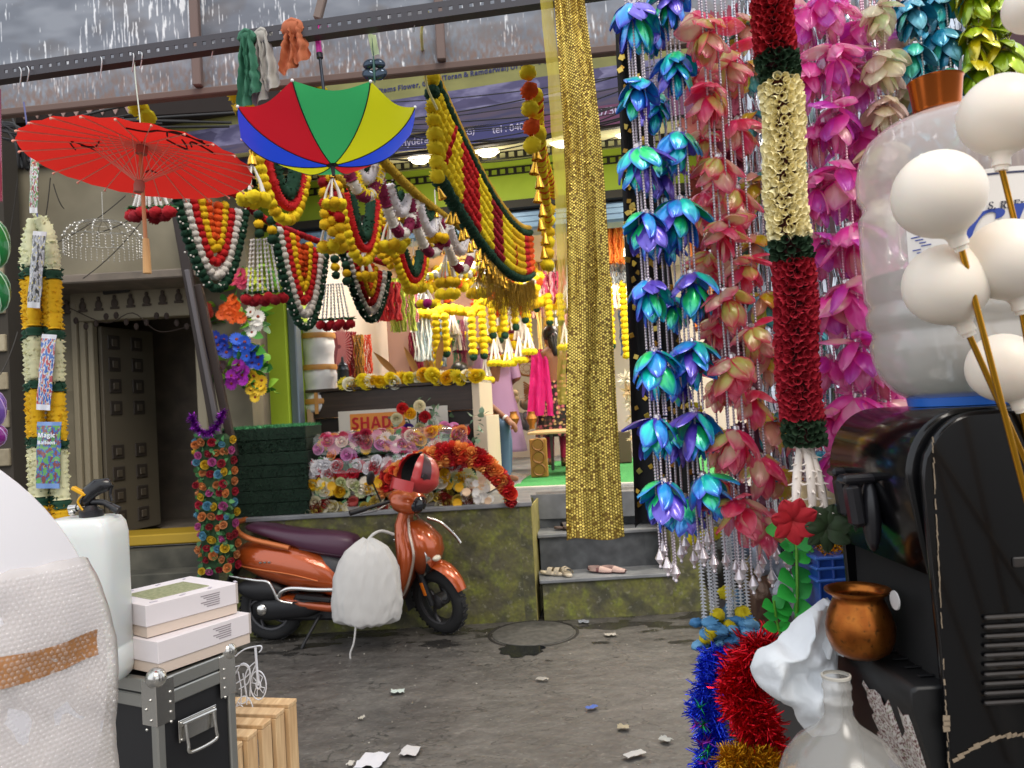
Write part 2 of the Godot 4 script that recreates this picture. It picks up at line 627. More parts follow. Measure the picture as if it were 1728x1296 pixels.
func shop_building() -> void:
	var lime := mat("lime_paint", Color.WHITE, 0.6)
	lime.albedo_texture = grain("lime_grain", 61, 0.012, Color("#98b428"), Color("#a8c438"))
	world_tex(lime, 0.4)
	var white := cmat("#d9d0c6", 0.7)
	var cream := cmat("#cdc79c", 0.7)
	var dark := cmat("#26241f", 0.6)
	var t := thing("flower_shop_building", "open fronted flower shop with lime green fascia, pillar and bright white inside", "shop", S(0, 0, 0))
	var iv := Transform3D(Basis(), -t.position)
	var b := MB.new()
	sbox(b, -2.75, 4.2, 3.43, 4.6, 0.0, 0.2)
	part("fascia", b, lime, t, iv)
	b = MB.new()
	sbox(b, -2.75, 4.2, 3.36, 3.427, -0.05, 0.2)
	part("lintel", b, dark, t, iv)
	b = MB.new()
	sbox(b, -2.2, 4.1, 3.18, 3.355, 0.04, 0.3, 0.02)
	part("shutter_box", b, mat("blue_shutter", Color("#8fb0cf"), 0.4, 0.3), t, iv)
	for k in 3:
		b = MB.new()
		sbox(b, -2.2, 4.1, 3.2 + 0.05 * k, 3.215 + 0.05 * k, 0.028, 0.038)
		part("shutter_slat", b, mat("blue_shutter", Color("#8fb0cf"), 0.4, 0.3), t, iv)
	b = MB.new()
	b.quad(S(-2.9, 3.62, -0.98), S(-2.9, 3.79, 0.0), S(4.2, 3.79, 0.0), S(4.2, 3.62, -0.98))
	b.quad(S(-2.9, 3.75, -0.98), S(4.2, 3.75, -0.98), S(4.2, 3.9, 0.0), S(-2.9, 3.9, 0.0))
	part("soffit", b, cream, t, iv)
	for k in 2:                                             # black slotted angles under the soffit
		b = MB.new()
		var y := 3.70 - 0.0 * k
		var w := -0.06 - 0.42 * k
		sbox(b, -2.4, 4.1, y, y + 0.012, w, w + 0.01)
		sbox(b, -2.4, 4.1, y - 0.055, y - 0.043, w, w + 0.01)
		for i in 90:
			var u := -2.4 + 0.0722 * i
			sbox(b, u, u + 0.028, y - 0.043, y, w, w + 0.009)
		part("slotted_angle", b, mat("black_steel", Color("#171716"), 0.5, 0.4), t, iv)
	# pillar on the near left corner
	b = MB.new()
	sbox(b, -2.35, -2.02, 0.9, 3.6, -0.05, 0.45)
	part("pillar", b, lime, t, iv)
	b = MB.new()
	sbox(b, -2.018, -1.94, 0.9, 3.2, 0.0, 0.12, 0.01)
	part("shutter_rail", b, mat("blue_steel", Color("#70808f"), 0.4, 0.6), t, iv)
	# the room
	b = MB.new()
	sbox(b, -2.12, -2.02, 0.9, 3.6, 0.46, 5.0)
	sbox(b, 3.6, 3.7, 0.9, 3.6, 0.2, 5.0)
	sbox(b, -2.12, 3.7, 0.9, 3.6, 5.0, 5.1)
	part("wall", b, white, t, iv)
	b = MB.new()
	sbox(b, -2.12, 3.7, 3.6, 3.7, 0.2, 5.1)
	part("ceiling", b, white, t, iv)
	b = MB.new()
	sbox(b, -2.4, 3.7, 0.7, 0.905, -0.02, 5.1)
	part("shop_floor", b, slab_mat(), t, iv)
	b = MB.new()
	sbox(b, -0.2, 2.5, 0.906, 0.926, 0.42, 0.52)
	part("door_sill", b, cmat("#cfccc4", 0.4), t, iv)
	# lights: round lamps under the soffit, panels on the ceiling inside
	var glow := mat("lamp_glow", Color("#fff6e6"), 0.4)
	glow.emission_enabled = true
	glow.emission = Color("#fff3df")
	glow.emission_energy_multiplier = 5.0
	var fit := cmat("#dcd8cf", 0.5)
	var spots := [atz(708, 258, 6.05), atz(822, 246, 6.0), atz(948, 230, 5.9), atz(1056, 214, 5.8)]
	for p in spots:
		var l := thing("soffit_lamp", ["round white lamp lit under the soffit left of the tall toran", "round white lamp lit under the soffit behind the tall toran", "small lit lamp seen through the gold sequin cloth", "small lit lamp beside the black cloth with gold squares"][spots.find(p)], "lamp", p + V(0, -0.045, 0), "lamps under the shop soffit")
		b = MB.new()
		b.lathe([Vector2(0.0, -0.035), Vector2(0.06, -0.028), Vector2(0.095, 0.0)], 20)
		part("diffuser", b, glow, l)
		b = MB.new()
		b.lathe([Vector2(0.096, -0.004), Vector2(0.102, 0.006), Vector2(0.06, 0.03), Vector2(0.02, 0.06), Vector2(0.0, 0.1)], 20)
		part("housing", b, fit, l)
		var om := OmniLight3D.new()
		om.name = "lamp_light"
		om.light_color = Color("#fff3df")
		om.light_energy = 0.07
		om.light_size = 0.06
		om.omni_range = 12
		om.omni_attenuation = 2
		om.shadow_enabled = true
		l.add_child(om)
		om.position = V(0, -0.2, 0.0)
	var n := 0
	for u in [-0.9, 0.9, 2.5]:
		for w in [1.1, 3.4]:
			var pos := S(u, 3.597, w)
			n += 1
			var l := thing("ceiling_lamp", "square white lamp panel lit on the ceiling inside the shop", "lamp", pos, "ceiling lamps inside the shop")
			b = MB.new()
			b.box(V(0, -0.02, 0), V(0.56, 0.03, 0.56), shop_b, 0.01)
			part("housing", b, fit, l)
			b = MB.new()
			b.box(V(0, -0.04, 0), V(0.5, 0.008, 0.5), shop_b)
			part("diffuser", b, glow, l)
			var ar := AreaLight3D.new()
			ar.name = "lamp_light"
			ar.area_size = Vector2(0.5, 0.5)
			ar.light_color = Color("#fff4e4")
			ar.light_energy = 4.0
			ar.area_range = 15
			ar.shadow_enabled = true
			l.add_child(ar)
			ar.transform = Transform3D(Basis(Vector3.RIGHT, -PI / 2), V(0, -0.05, 0))
	# green turf carpet
	var turf := mat("turf", Color.WHITE, 0.95)
	turf.albedo_texture = grain("turf_grain", 71, 0.2, Color("#2c7a3e"), Color("#58b066"))
	world_tex(turf, 2.0)
	bump(turf, keep["turf_grain"], 0.8)
	b = MB.new()
	var tn := noise(73, 0.6, 2)
	b.grid(20, 20, func(u: float, v: float): return S(-0.15 + 2.6 * u + 0.55 * (1 - v) * (1 - u) * 0.0, 0.914 + 0.006 * tn.get_noise_2d(u * 3, v * 9) + 0.012 * exp(-pow((v - 0.28) / 0.02, 2)) , 0.56 + 3.2 * v))
	single("turf_carpet", b, turf, "green artificial turf carpet on the shop floor", "carpet")
	# plastic sheet edge beside it
	b = MB.new()
	b.grid(10, 4, func(u: float, v: float): return S(-0.42 + 0.3 * v + 0.2 * u * 0, 0.918 + 0.02 * sin(u * 9 + v * 4) * v, 0.5 + 1.6 * u))
	single("plastic_sheet", b, glassy("clear_film", Color("#e6eaec"), 0.35, 0.2), "clear crumpled plastic sheet along the edge of the green turf", "plastic sheet")


func signboard() -> void:
	var sb := Basis(Vector3.UP, deg_to_rad(-13.0))
	var o := atz(850, 237, 5.62)
	var t := thing("shop_signboard", "wide dark purple printed signboard above the shop with blue lettering on olive", "sign", o)
	var n := noise(81, 0.02, 4)
	var n2 := noise(82, 0.012, 2, FastNoiseLite.TYPE_CELLULAR)
	var im := image(768, 192, func(x: int, y: int):
		var v := y / 192.0
		var c := Color("#73713a").lerp(Color("#858346"), clampf(0.5 + n.get_noise_2d(x, y), 0, 1))
		if v > 0.36: c = Color("#454068").lerp(Color("#787496"), clampf(0.4 + 1.6 * n.get_noise_2d(x * 1.2, y * 1.5), 0, 1))
		if v > 0.36 and v < 0.58 and n2.get_noise_2d(x * 0.7, y * 0.9) > -0.55: c = c.lerp(Color("#302850"), 0.7)
		if v > 0.6: c = Color("#332f54").lerp(Color("#4c3e54"), clampf(0.5 + 1.8 * n.get_noise_2d(x, y * 3), 0, 1))
		if v > 0.80: c = Color("#32316a")
		if v > 0.78 and x > 420: c = Color("#642c50")
		return c)
	var m := mat("signboard_print", Color.WHITE, 0.5)
	m.albedo_texture = tex(im)
	var hgt := 0.66
	var b := MB.new()
	b.quad(V(-3.0, 0, 0.02), V(-3.0, hgt, 0.02), V(3.0, hgt, 0.02), V(3.0, 0, 0.02), -1, Vector2(0, 1), Vector2(0, 0), Vector2(1, 0), Vector2(1, 1))
	part("printed_face", b, m, t, Transform3D(sb, Vector3.ZERO))
	b = MB.new()
	b.box(V(0, hgt / 2, -0.02), V(6.06, hgt + 0.03, 0.06), Basis(), 0.01)
	part("frame", b, cmat("#3c3833", 0.6), t, Transform3D(sb, Vector3.ZERO))
	var ink := cmat("#22265e", 0.6)
	var pale := cmat("#c9c2dc", 0.6)
	var put := func(s: String, px: float, py: float, wpx: float, mm: Material, bold: bool) -> void:
		# where that writing stands on the board, from its plane
		var q := at(px, py, 1.0) - cam.origin
		var nrm := sb * Vector3(0, 0, 1)
		var k := (o + nrm * 0.022 - cam.origin).dot(nrm) / q.dot(nrm)
		var pos := cam.origin + q * k - o
		letters(s, wpx / F * k, mm, t, Transform3D(sb, pos), bold)
	put.call("Items Flower, Ga", 682, 147, 92, ink, true)
	put.call("(Toran & Ramdarwal) Of Sc", 816, 121, 148, ink, true)
	put.call("All", 921, 100, 24, ink, true)
	put.call("tel : 040-", 860, 216, 60, pale, false)
	put.call("8007367", 1022, 188, 66, pale, false)
	put.call("am, Hyderab", 690, 240, 86, pale, false)
	put.call("G)", 794, 222, 13, pale, false)
	# cables strung in front of the board
	for i in 14:
		var y := R(150, 232)
		var a := atz(560, y + R(10, 60), R(5.2, 5.5))
		var c := atz(1120, y - R(0, 55), R(4.9, 5.2))
		b = MB.new()
		b.tube(ucurve(a, c, R(0.02, 0.22), 14, 2), R(0.003, 0.0055), 4)
		single("overhead_cable", b, cmat("#17161a", 0.6), "thin black cable strung in front of the shop signboard", "cable", "cables in front of the signboard")


func left_house() -> void:
	var t := thing("old_house", "dim cream plastered house with an open dark doorway and yellow door sill", "house", V(-3.2, 0, -6.4))
	var iv := T(-t.position)
	var wall := mat("cream_plaster", Color.WHITE, 0.85)
	wall.albedo_texture = grain("plaster_grain", 91, 0.012, Color("#716a58"), Color("#8d8571"))
	world_tex(wall, 0.5)
	var dk := mat("dark_plaster", Color.WHITE, 0.9)
	dk.albedo_texture = grain("dark_grain", 92, 0.02, Color("#6c645b"), Color("#85796d"))
	world_tex(dk, 0.7)
	var x0 := atz(160, 700, 6.3).x
	var x1 := atz(336, 700, 6.3).x
	var b := MB.new()
	wbox(b, -8, x0 - 0.15, 0, 5.2, 6.3, 6.6)
	wbox(b, x1 + 0.08, -2.13, 0, 5.2, 6.3, 6.58)
	wbox(b, x0 - 0.15, x1 + 0.08, 2.78, 5.2, 6.3, 6.6)
	part("wall", b, wall, t, iv)
	b = MB.new()                                          # deep dark hall behind the door
	wbox(b, x0 - 0.8, x0 - 0.7, 0.7, 2.9, 6.6, 7.7)
	wbox(b, x1 + 0.3, x1 + 0.4, 0.7, 2.9, 6.6, 7.7)
	wbox(b, x0 - 0.8, x1 + 0.4, 0.7, 2.9, 7.7, 7.8)
	wbox(b, x0 - 0.8, x1 + 0.4, 2.8, 2.9, 6.6, 7.7)
	wbox(b, x0 - 0.8, x1 + 0.4, 0.66, 0.75, 6.58, 7.7)
	part("hall", b, dk, t, iv)
	var fr := cmat("#8f8671", 0.6)
	for k in 3:
		b = MB.new()
		var dx := 0.05 * k
		wbox(b, x0 - 0.15 + dx, x0 - 0.105 + dx, 0.78, 2.62 + 0.05 * (2 - k), 6.26 + 0.03 * k, 6.34 + 0.03 * k, 0.008)
		part("door_frame", b, fr, t, iv)
	b = MB.new()
	wbox(b, x1, x1 + 0.08, 0.78, 2.6, 6.27, 6.36, 0.008)
	part("door_frame", b, fr, t, iv)
	b = MB.new()
	wbox(b, x0 - 0.15, x1 + 0.08, 2.56, 2.8, 6.27, 6.4, 0.006)
	part("door_lintel", b, cmat("#8a816c", 0.7), t, iv)
	# small dark carved figures on the lintel
	for k in 8:
		var q := atz(112 + 27 * k, 517 - 2.6 * k, 6.262)
		b = MB.new()
		var hgt := 0.10
		b.box(V(0, -hgt / 2, 0), V(0.075, 0.02, 0.012), Basis(), 0.004)
		b.ball(V(0, -0.012, 0), V(0.03, 0.04, 0.012), 5, 8)
		b.ball(V(0, 0.038, 0), V(0.016, 0.02, 0.012), 5, 8)
		part("carved_figure", b, cmat("#4a4038", 0.8), t, T(q - t.position))
	# broken dark panel above
	b = MB.new()
	b.box(Vector3.ZERO, V(0.22, 0.08, 0.03), Basis(Vector3.BACK, 0.05), 0.01)
	part("name_plate", b, cmat("#2b2927", 0.7), t, T(atz(196, 487, 6.24) - t.position))
	# string of dried leaves across the door
	b = MB.new()
	b.tube(smooth([atz(118, 520, 6.2), atz(180, 545, 6.18), atz(224, 528, 6.18), atz(270, 560, 6.18), atz(335, 545, 6.2)], 5), 0.004, 4)
	for k in 12:
		var q := atz(128 + 17 * k, 533 + 10 * sin(k * 1.3) + 8, 6.18)
		b.ball(q, V(0.022, 0.03, 0.008), 4, 6)
	part("leaf_string", b, cmat("#3a2e28", 0.9), t, iv)
	# projecting slab with a parapet above the door
	b = MB.new()
	wbox(b, -8, -2.28, 2.86, 3.72, 5.9, 6.3)
	part("parapet", b, wall, t, iv)
	b = MB.new()
	wbox(b, -8, -2.2, 2.79, 2.858, 5.82, 6.3, 0.01)
	part("canopy_slab", b, dk, t, iv)
	b = MB.new()
	wbox(b, -8, -2.25, 3.72, 3.78, 5.86, 6.3, 0.01)
	part("parapet_rail", b, dk, t, iv)
	# dark brown band with a zigzag frieze under the eaves
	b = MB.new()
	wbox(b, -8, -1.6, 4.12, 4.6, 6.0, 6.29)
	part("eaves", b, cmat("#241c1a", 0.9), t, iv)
	for k in 9:
		b = MB.new()
		var q := atz(40 + 22 * k, 190 - 1.2 * k, 5.99)
		var s := 0.055
		b.tri(V(-s, s, 0), V(s, s, 0), V(0, -s, 0))
		b.tri(V(-s, s, -0.02), V(0, -s, -0.02), V(s, s, -0.02))
		b.quad(V(-s, s, 0), V(0, -s, 0), V(0, -s, -0.02), V(-s, s, -0.02))
		b.quad(V(s, s, 0), V(s, s, -0.02), V(0, -s, -0.02), V(0, -s, 0))
		part("frieze_triangle", b, cmat("#9a7f78", 0.8), t, T(q - t.position))
	b = MB.new()
	wbox(b, x0 - 0.16, x1 + 0.1, 0.72, 0.805, 6.2, 6.56, 0.01)
	part("door_sill", b, cmat("#a88a24", 0.6), t, iv)
	var bs := mat("stained_base", Color.WHITE, 0.9)
	bs.albedo_texture = grain("base_grain", 94, 0.02, Color("#3a3a34"), Color("#5c5a50"))
	world_tex(bs, 0.6)
	b = MB.new()
	wbox(b, -8, -2.36, 0, 0.7, 6.1, 6.3)
	part("base", b, bs, t, iv)
	b = MB.new()
	wbox(b, x0 + 0.05, -2.5, 0, 0.42, 5.75, 6.1, 0.01)
	wbox(b, x0 - 0.1, -2.45, 0.42, 0.55, 5.9, 6.1, 0.01)
	part("doorstep", b, bs, t, iv)
	# door leaf swung inwards, two columns of carved squares
	var leaf := Node3D.new()
	leaf.name = "door_leaf"
	t.add_child(leaf)
	leaf.transform = Transform3D(Basis(Vector3.UP, deg_to_rad(74)), V(x0 + 0.01, 0.8, -6.4) - t.position)
	b = MB.new()
	b.box(V(0.3, 0.86, 0), V(0.6, 1.74, 0.035), Basis(), 0.004)
	part("panel_board", b, cmat("#5a5346", 0.6), leaf)
	for r in 9:
		if r == 4: continue
		for c in 2:
			b = MB.new()
			b.box(V(0.13 + 0.26 * c, 0.12 + 0.185 * r, 0.02), V(0.135, 0.12, 0.014), Basis(), 0.01)
			part("carved_square", b, cmat("#332c26", 0.7), leaf)
			b = MB.new()
			b.box(V(0.13 + 0.26 * c, 0.12 + 0.185 * r, 0.03), V(0.06, 0.06, 0.01), Basis(), 0.004)
			part("carved_boss", b, cmat("#4d453a", 0.6), leaf)
	# pale block wall at the far left
	var w := thing("block_wall", "pale block wall with dark joints behind the yellow and cream garland", "wall", V(-4.3, 0, -5.6))
	b = MB.new()
	wbox(b, -7, -3.66, 0, 4.4, 5.62, 5.8)
	part("mortar", b, cmat("#3a352e", 0.9), w, T(-w.position))
	var bm := []
	for k in 4:
		var mm := mat("pale_block_%d" % k, Color.WHITE, 0.85)
		mm.albedo_texture = grain("block_grain_%d" % k, 96 + k, 0.03, Color("#8c8068").darkened(0.06 * k), Color("#b0a58c").darkened(0.06 * k))
		world_tex(mm, 0.9)
		bm.append(mm)
	var brick := MB.new()
	brick.box(Vector3.ZERO, V(0.235, 0.125, 0.03), Basis(), 0.006)
	var bmesh := brick.done()
	for r in 18:
		for c in 3:
			var x := -3.79 - 0.25 * c - (0.125 if r % 2 else 0.0)
			part("brick", bmesh, bm[rng.randi() % 4], w, T(V(x, 0.95 + 0.139 * r, -5.612 + R(-0.004, 0.004)) - w.position))
	# bundle of dark cables on the wall and loose wires
	for i in 10:
		b = MB.new()
		b.tube(smooth([atz(R(-20, 20), R(190, 240), 5.3), atz(R(20, 40), R(210, 260), 5.25), atz(R(35, 60), R(200, 290), 5.3), atz(R(60, 130), R(195, 225), 5.4), atz(R(180, 420), R(170, 215), 5.6)], 6), R(0.006, 0.012), 5)
		single("wall_cable", b, cmat("#151416", 0.6), "black cable of the tangled bundle under the eaves at the old house", "cable", "tangled cables by the old house")
	for q in [[30, 300, 12, 420], [85, 300, 75, 375], [90, 310, 108, 352], [212, 330, 90, 412], [238, 375, 140, 470], [0, 632, 30, 560], [262, 340, 168, 392]]:
		b = MB.new()
		b.tube(ucurve(atz(q[0], q[1], 5.5), atz(q[2], q[3], 5.6), 0.03, 10, 2), 0.004, 4)
		single("loose_wire", b, cmat("#3a3632", 0.6), "slack dark wire hanging across the front of the old house", "wire", "loose wires on the old house")
	# two leaning steel tubes bolted together beside the door
	var pole := thing("leaning_post", "dark steel post leaning beside the doorway, under the first flower swag", "post", atz(386, 760, 5.9))
	b = MB.new()
	b.bar(atz(296, 340, 5.75), atz(372, 770, 5.95), 0.075, 0.05, V(1, 0, 0), 0.006)
	part("brown_post", b, cmat("#2f2522", 0.5), pole, T(-pole.position))
	b = MB.new()
	b.bar(atz(316, 455, 5.74), atz(377, 770, 5.9), 0.04, 0.04, V(1, 0, 0), 0.006)
	part("steel_tube", b, mat("dull_steel", Color("#6f6a6c"), 0.4, 0.7), pole, T(-pole.position))
	b = MB.new()
	b.bar(atz(334, 480, 5.80), atz(396, 770, 5.98), 0.06, 0.05, V(1, 0, 0), 0.006)
	part("brown_post", b, cmat("#352a26", 0.5), pole, T(-pole.position))
	# wire dome hung with glass drops, above the door
	var ch := thing("wire_chandelier", "wide wire dome hung with glass beads above the dark doorway", "chandelier", atz(175, 405, 5.5))
	b = MB.new()
	var beads := MB.new()
	for i in 14:
		var a := TAU * i / 14
		var p := PackedVector3Array()
		for k in 9:
			var f := PI / 2 * k / 8
			p.append(V(cos(a) * sin(f) * 0.26, 0.14 * cos(f), sin(a) * sin(f) * 0.26))
		b.tube(p, 0.0025, 3)
		for k in 4:
			var f := PI / 2 * (k + 4.2) / 8
			beads.ball(V(cos(a) * sin(f) * 0.26, 0.14 * cos(f), sin(a) * sin(f) * 0.26), Vector3.ONE * 0.009, 3, 5)
		for k in 3:
			var a2 := a + k * 0.15
			for j in 5: beads.ball(V(cos(a2) * 0.255, -0.02 * (j + 1) - 0.005 * (k % 2), sin(a2) * 0.255), Vector3.ONE * 0.006, 3, 4)
	for r in [0.26, 0.2, 0.12]:
		var p := PackedVector3Array()
		for k in 33: p.append(V(cos(TAU * k / 32) * r, 0.14 * sqrt(maxf(0, 1 - r * r / 0.0676)), sin(TAU * k / 32) * r))
		b.tube(p, 0.0025, 3)
	b.tube(P3([V(0, 0.14, 0), V(0, 0.35, 0.0)]), 0.003, 4)
	part("wire_frame", b, mat("chrome_wire", Color("#b8b4ab"), 0.3, 0.9), ch)
	part("bead_fringe", beads, mat("glass_bead", Color("#d9d6cf"), 0.12, 0.6), ch)


func hoarding() -> void:
	# back of the sheet metal board over the near shop front, streaked, on steel tubes
	var a := at(-40, 193, 2.42)
	var c := at(1500, 32, 2.12)
	var dir := V(c.x - a.x, c.y - a.y, c.z - a.z)
	var up := V(0, 1.0, 0)
	var t := thing("sheet_metal_hoarding", "grey sheet metal board seen from behind, with white drip streaks and tubes", "hoarding", a)
	var n := noise(101, 0.05, 3)
	var n2 := noise(102, 0.011, 3)
	var n3 := noise(103, 0.02, 3)
	var im := image(1024, 512, func(x: int, y: int):
		var dens := clampf(0.55 + 1.3 * n2.get_noise_2d(x, y * 0.6), 0, 1)
		var s := n.get_noise_2d(x * 4.2, y * 0.26) + 0.35 * n.get_noise_2d(x * 9.0, y * 0.9 + 300)
		var c0 := Color("#6c727d").lerp(Color("#878d97"), clampf(0.5 + 1.4 * n3.get_noise_2d(x * 0.5, y), 0, 1))
		c0 = c0.lerp(Color("#5d5450"), clampf(n2.get_noise_2d(x + 700, y + 200) * 1.2 - 0.2, 0, 0.4))
		var w := clampf((s - 0.62 + 0.42 * dens) * 5.0, 0, 1)
		c0 = c0.lerp(Color("#eef1f4"), w * 0.9)
		if y > 440: c0 = c0.lerp(Color("#7a6258"), clampf((y - 440) / 60.0, 0, 1) * clampf(0.45 + n.get_noise_2d(x * 3, y), 0, 1))
		return c0)
	var m := mat("streaked_sheet", Color.WHITE, 0.45)
	m.albedo_texture = tex(im)
	var b := MB.new()
	b.grid(24, 4, func(u: float, v: float): return dir * u + up * v + V(0, 0, 0.004 * sin(u * 40)))
	part("sheet", b, m, t)
	b = MB.new()
	b.bar(V(0, -0.012, 0.01), dir + V(0, -0.012, 0.01), 0.022, 0.03, Vector3.UP, 0.003)
	part("bottom_lip", b, cmat("#6a5750", 0.8), t)
	for px in [330, 748]:
		var p := at(px, 100, 2.30) - a
		var k := (p.x) / dir.x
		b = MB.new()
		b.bar(dir * k + V(0, 0.0, 0.03), dir * k + V(-0.0, 1.0, 0.03), 0.026, 0.026, Vector3.RIGHT, 0.003)
		part("frame_tube", b, cmat("#6d5a54", 0.6), t)
	b = MB.new()
	var q := at(556, -20, 2.2) - a
	var q2 := at(540, 42, 2.2) - a
	b.bar(q2 + V(0, 0, 0.03), q + (q - q2) + V(0, 0, 0.03), 0.022, 0.022, Vector3.RIGHT, 0.003)
	part("brace", b, cmat("#7a6a62", 0.6), t)
	# slotted steel angle everything hangs from
	var l := at(-40, 128, 2.12)
	var r := at(1800, -135, 1.72)
	var s := thing("slotted_angle_rail", "long slotted steel angle rail that the umbrellas and garlands hang from", "rail", l)
	var d := r - l
	var len := d.length()
	var by := d.normalized()
	var bz := by.cross(Vector3.UP).normalized() * -1.0
	var bx := by.cross(bz)
	if bx.y < 0: bx = -bx
	var bs := Basis(bx, by, bx.cross(by))
	b = MB.new()
	var st := mat("grey_steel_angle", Color("#4a484c"), 0.5, 0.6)
	b.box(by * len / 2 + bx * 0.0125, V(0.015, len, 0.003), bs)
	b.box(by * len / 2 - bx * 0.0125, V(0.015, len, 0.003), bs)
	b.box(by * len / 2 - bx * 0.0185 + V(0, 0, -0.016), V(0.003, len, 0.03), bs)
	var k := 0.0
	while k < len:
		b.box(by * k, V(0.0104, 0.0165, 0.0028), bs)
		k += 0.0265
	part("slotted_web", b, st, s)


# ---- the scooter --------------------------------------------------------------------------------------
func wheel(r: float, w: float, spokes: int) -> Array:
	var ty := MB.new()
	var p := []
	for i in 13:
		var a := TAU * i / 12
		p.append(Vector2(r - 0.052 + 0.052 * cos(a), 0.0) + Vector2(0.0, sin(a) * w / 2))
	p.reverse()
	ty.lathe(p, 32, Transform3D(Basis(Vector3.RIGHT, PI / 2), Vector3.ZERO), 180.0)
	for k in 40:                                            # tread grooves stand proud as small blocks
		var a := TAU * k / 40
		ty.box(V(cos(a), sin(a), 0) * (r + 0.001), V(0.006, 0.018, w * 0.62), Basis(Vector3.BACK, a) * Basis(Vector3.RIGHT, 0.35 if k % 2 else -0.35))
	var rim := MB.new()
	var x := Transform3D(Basis(Vector3.RIGHT, PI / 2), Vector3.ZERO)
	rim.lathe([Vector2(r - 0.095, -0.035), Vector2(r - 0.082, -0.04), Vector2(r - 0.082, 0.04), Vector2(r - 0.095, 0.035), Vector2(r - 0.1, 0.0), Vector2(r - 0.095, -0.035)], 32, x)
	for k in spokes:
		var a := TAU * k / spokes
		var q := PackedVector3Array()
		for i in 5:
			var f := i / 4.0
			q.append(V(cos(a + 0.55 * f * f), sin(a + 0.55 * f * f), 0) * lerpf(0.045, r - 0.09, f) + V(0, 0, 0.02))
		rim.tube(q, [0.017, 0.015, 0.013, 0.014, 0.02], 5)
	rim.lathe([Vector2(0, -0.045), Vector2(0.055, -0.045), Vector2(0.058, 0.03), Vector2(0.03, 0.045), Vector2(0, 0.045)], 16, x)
	return [ty.done(), rim.done()]


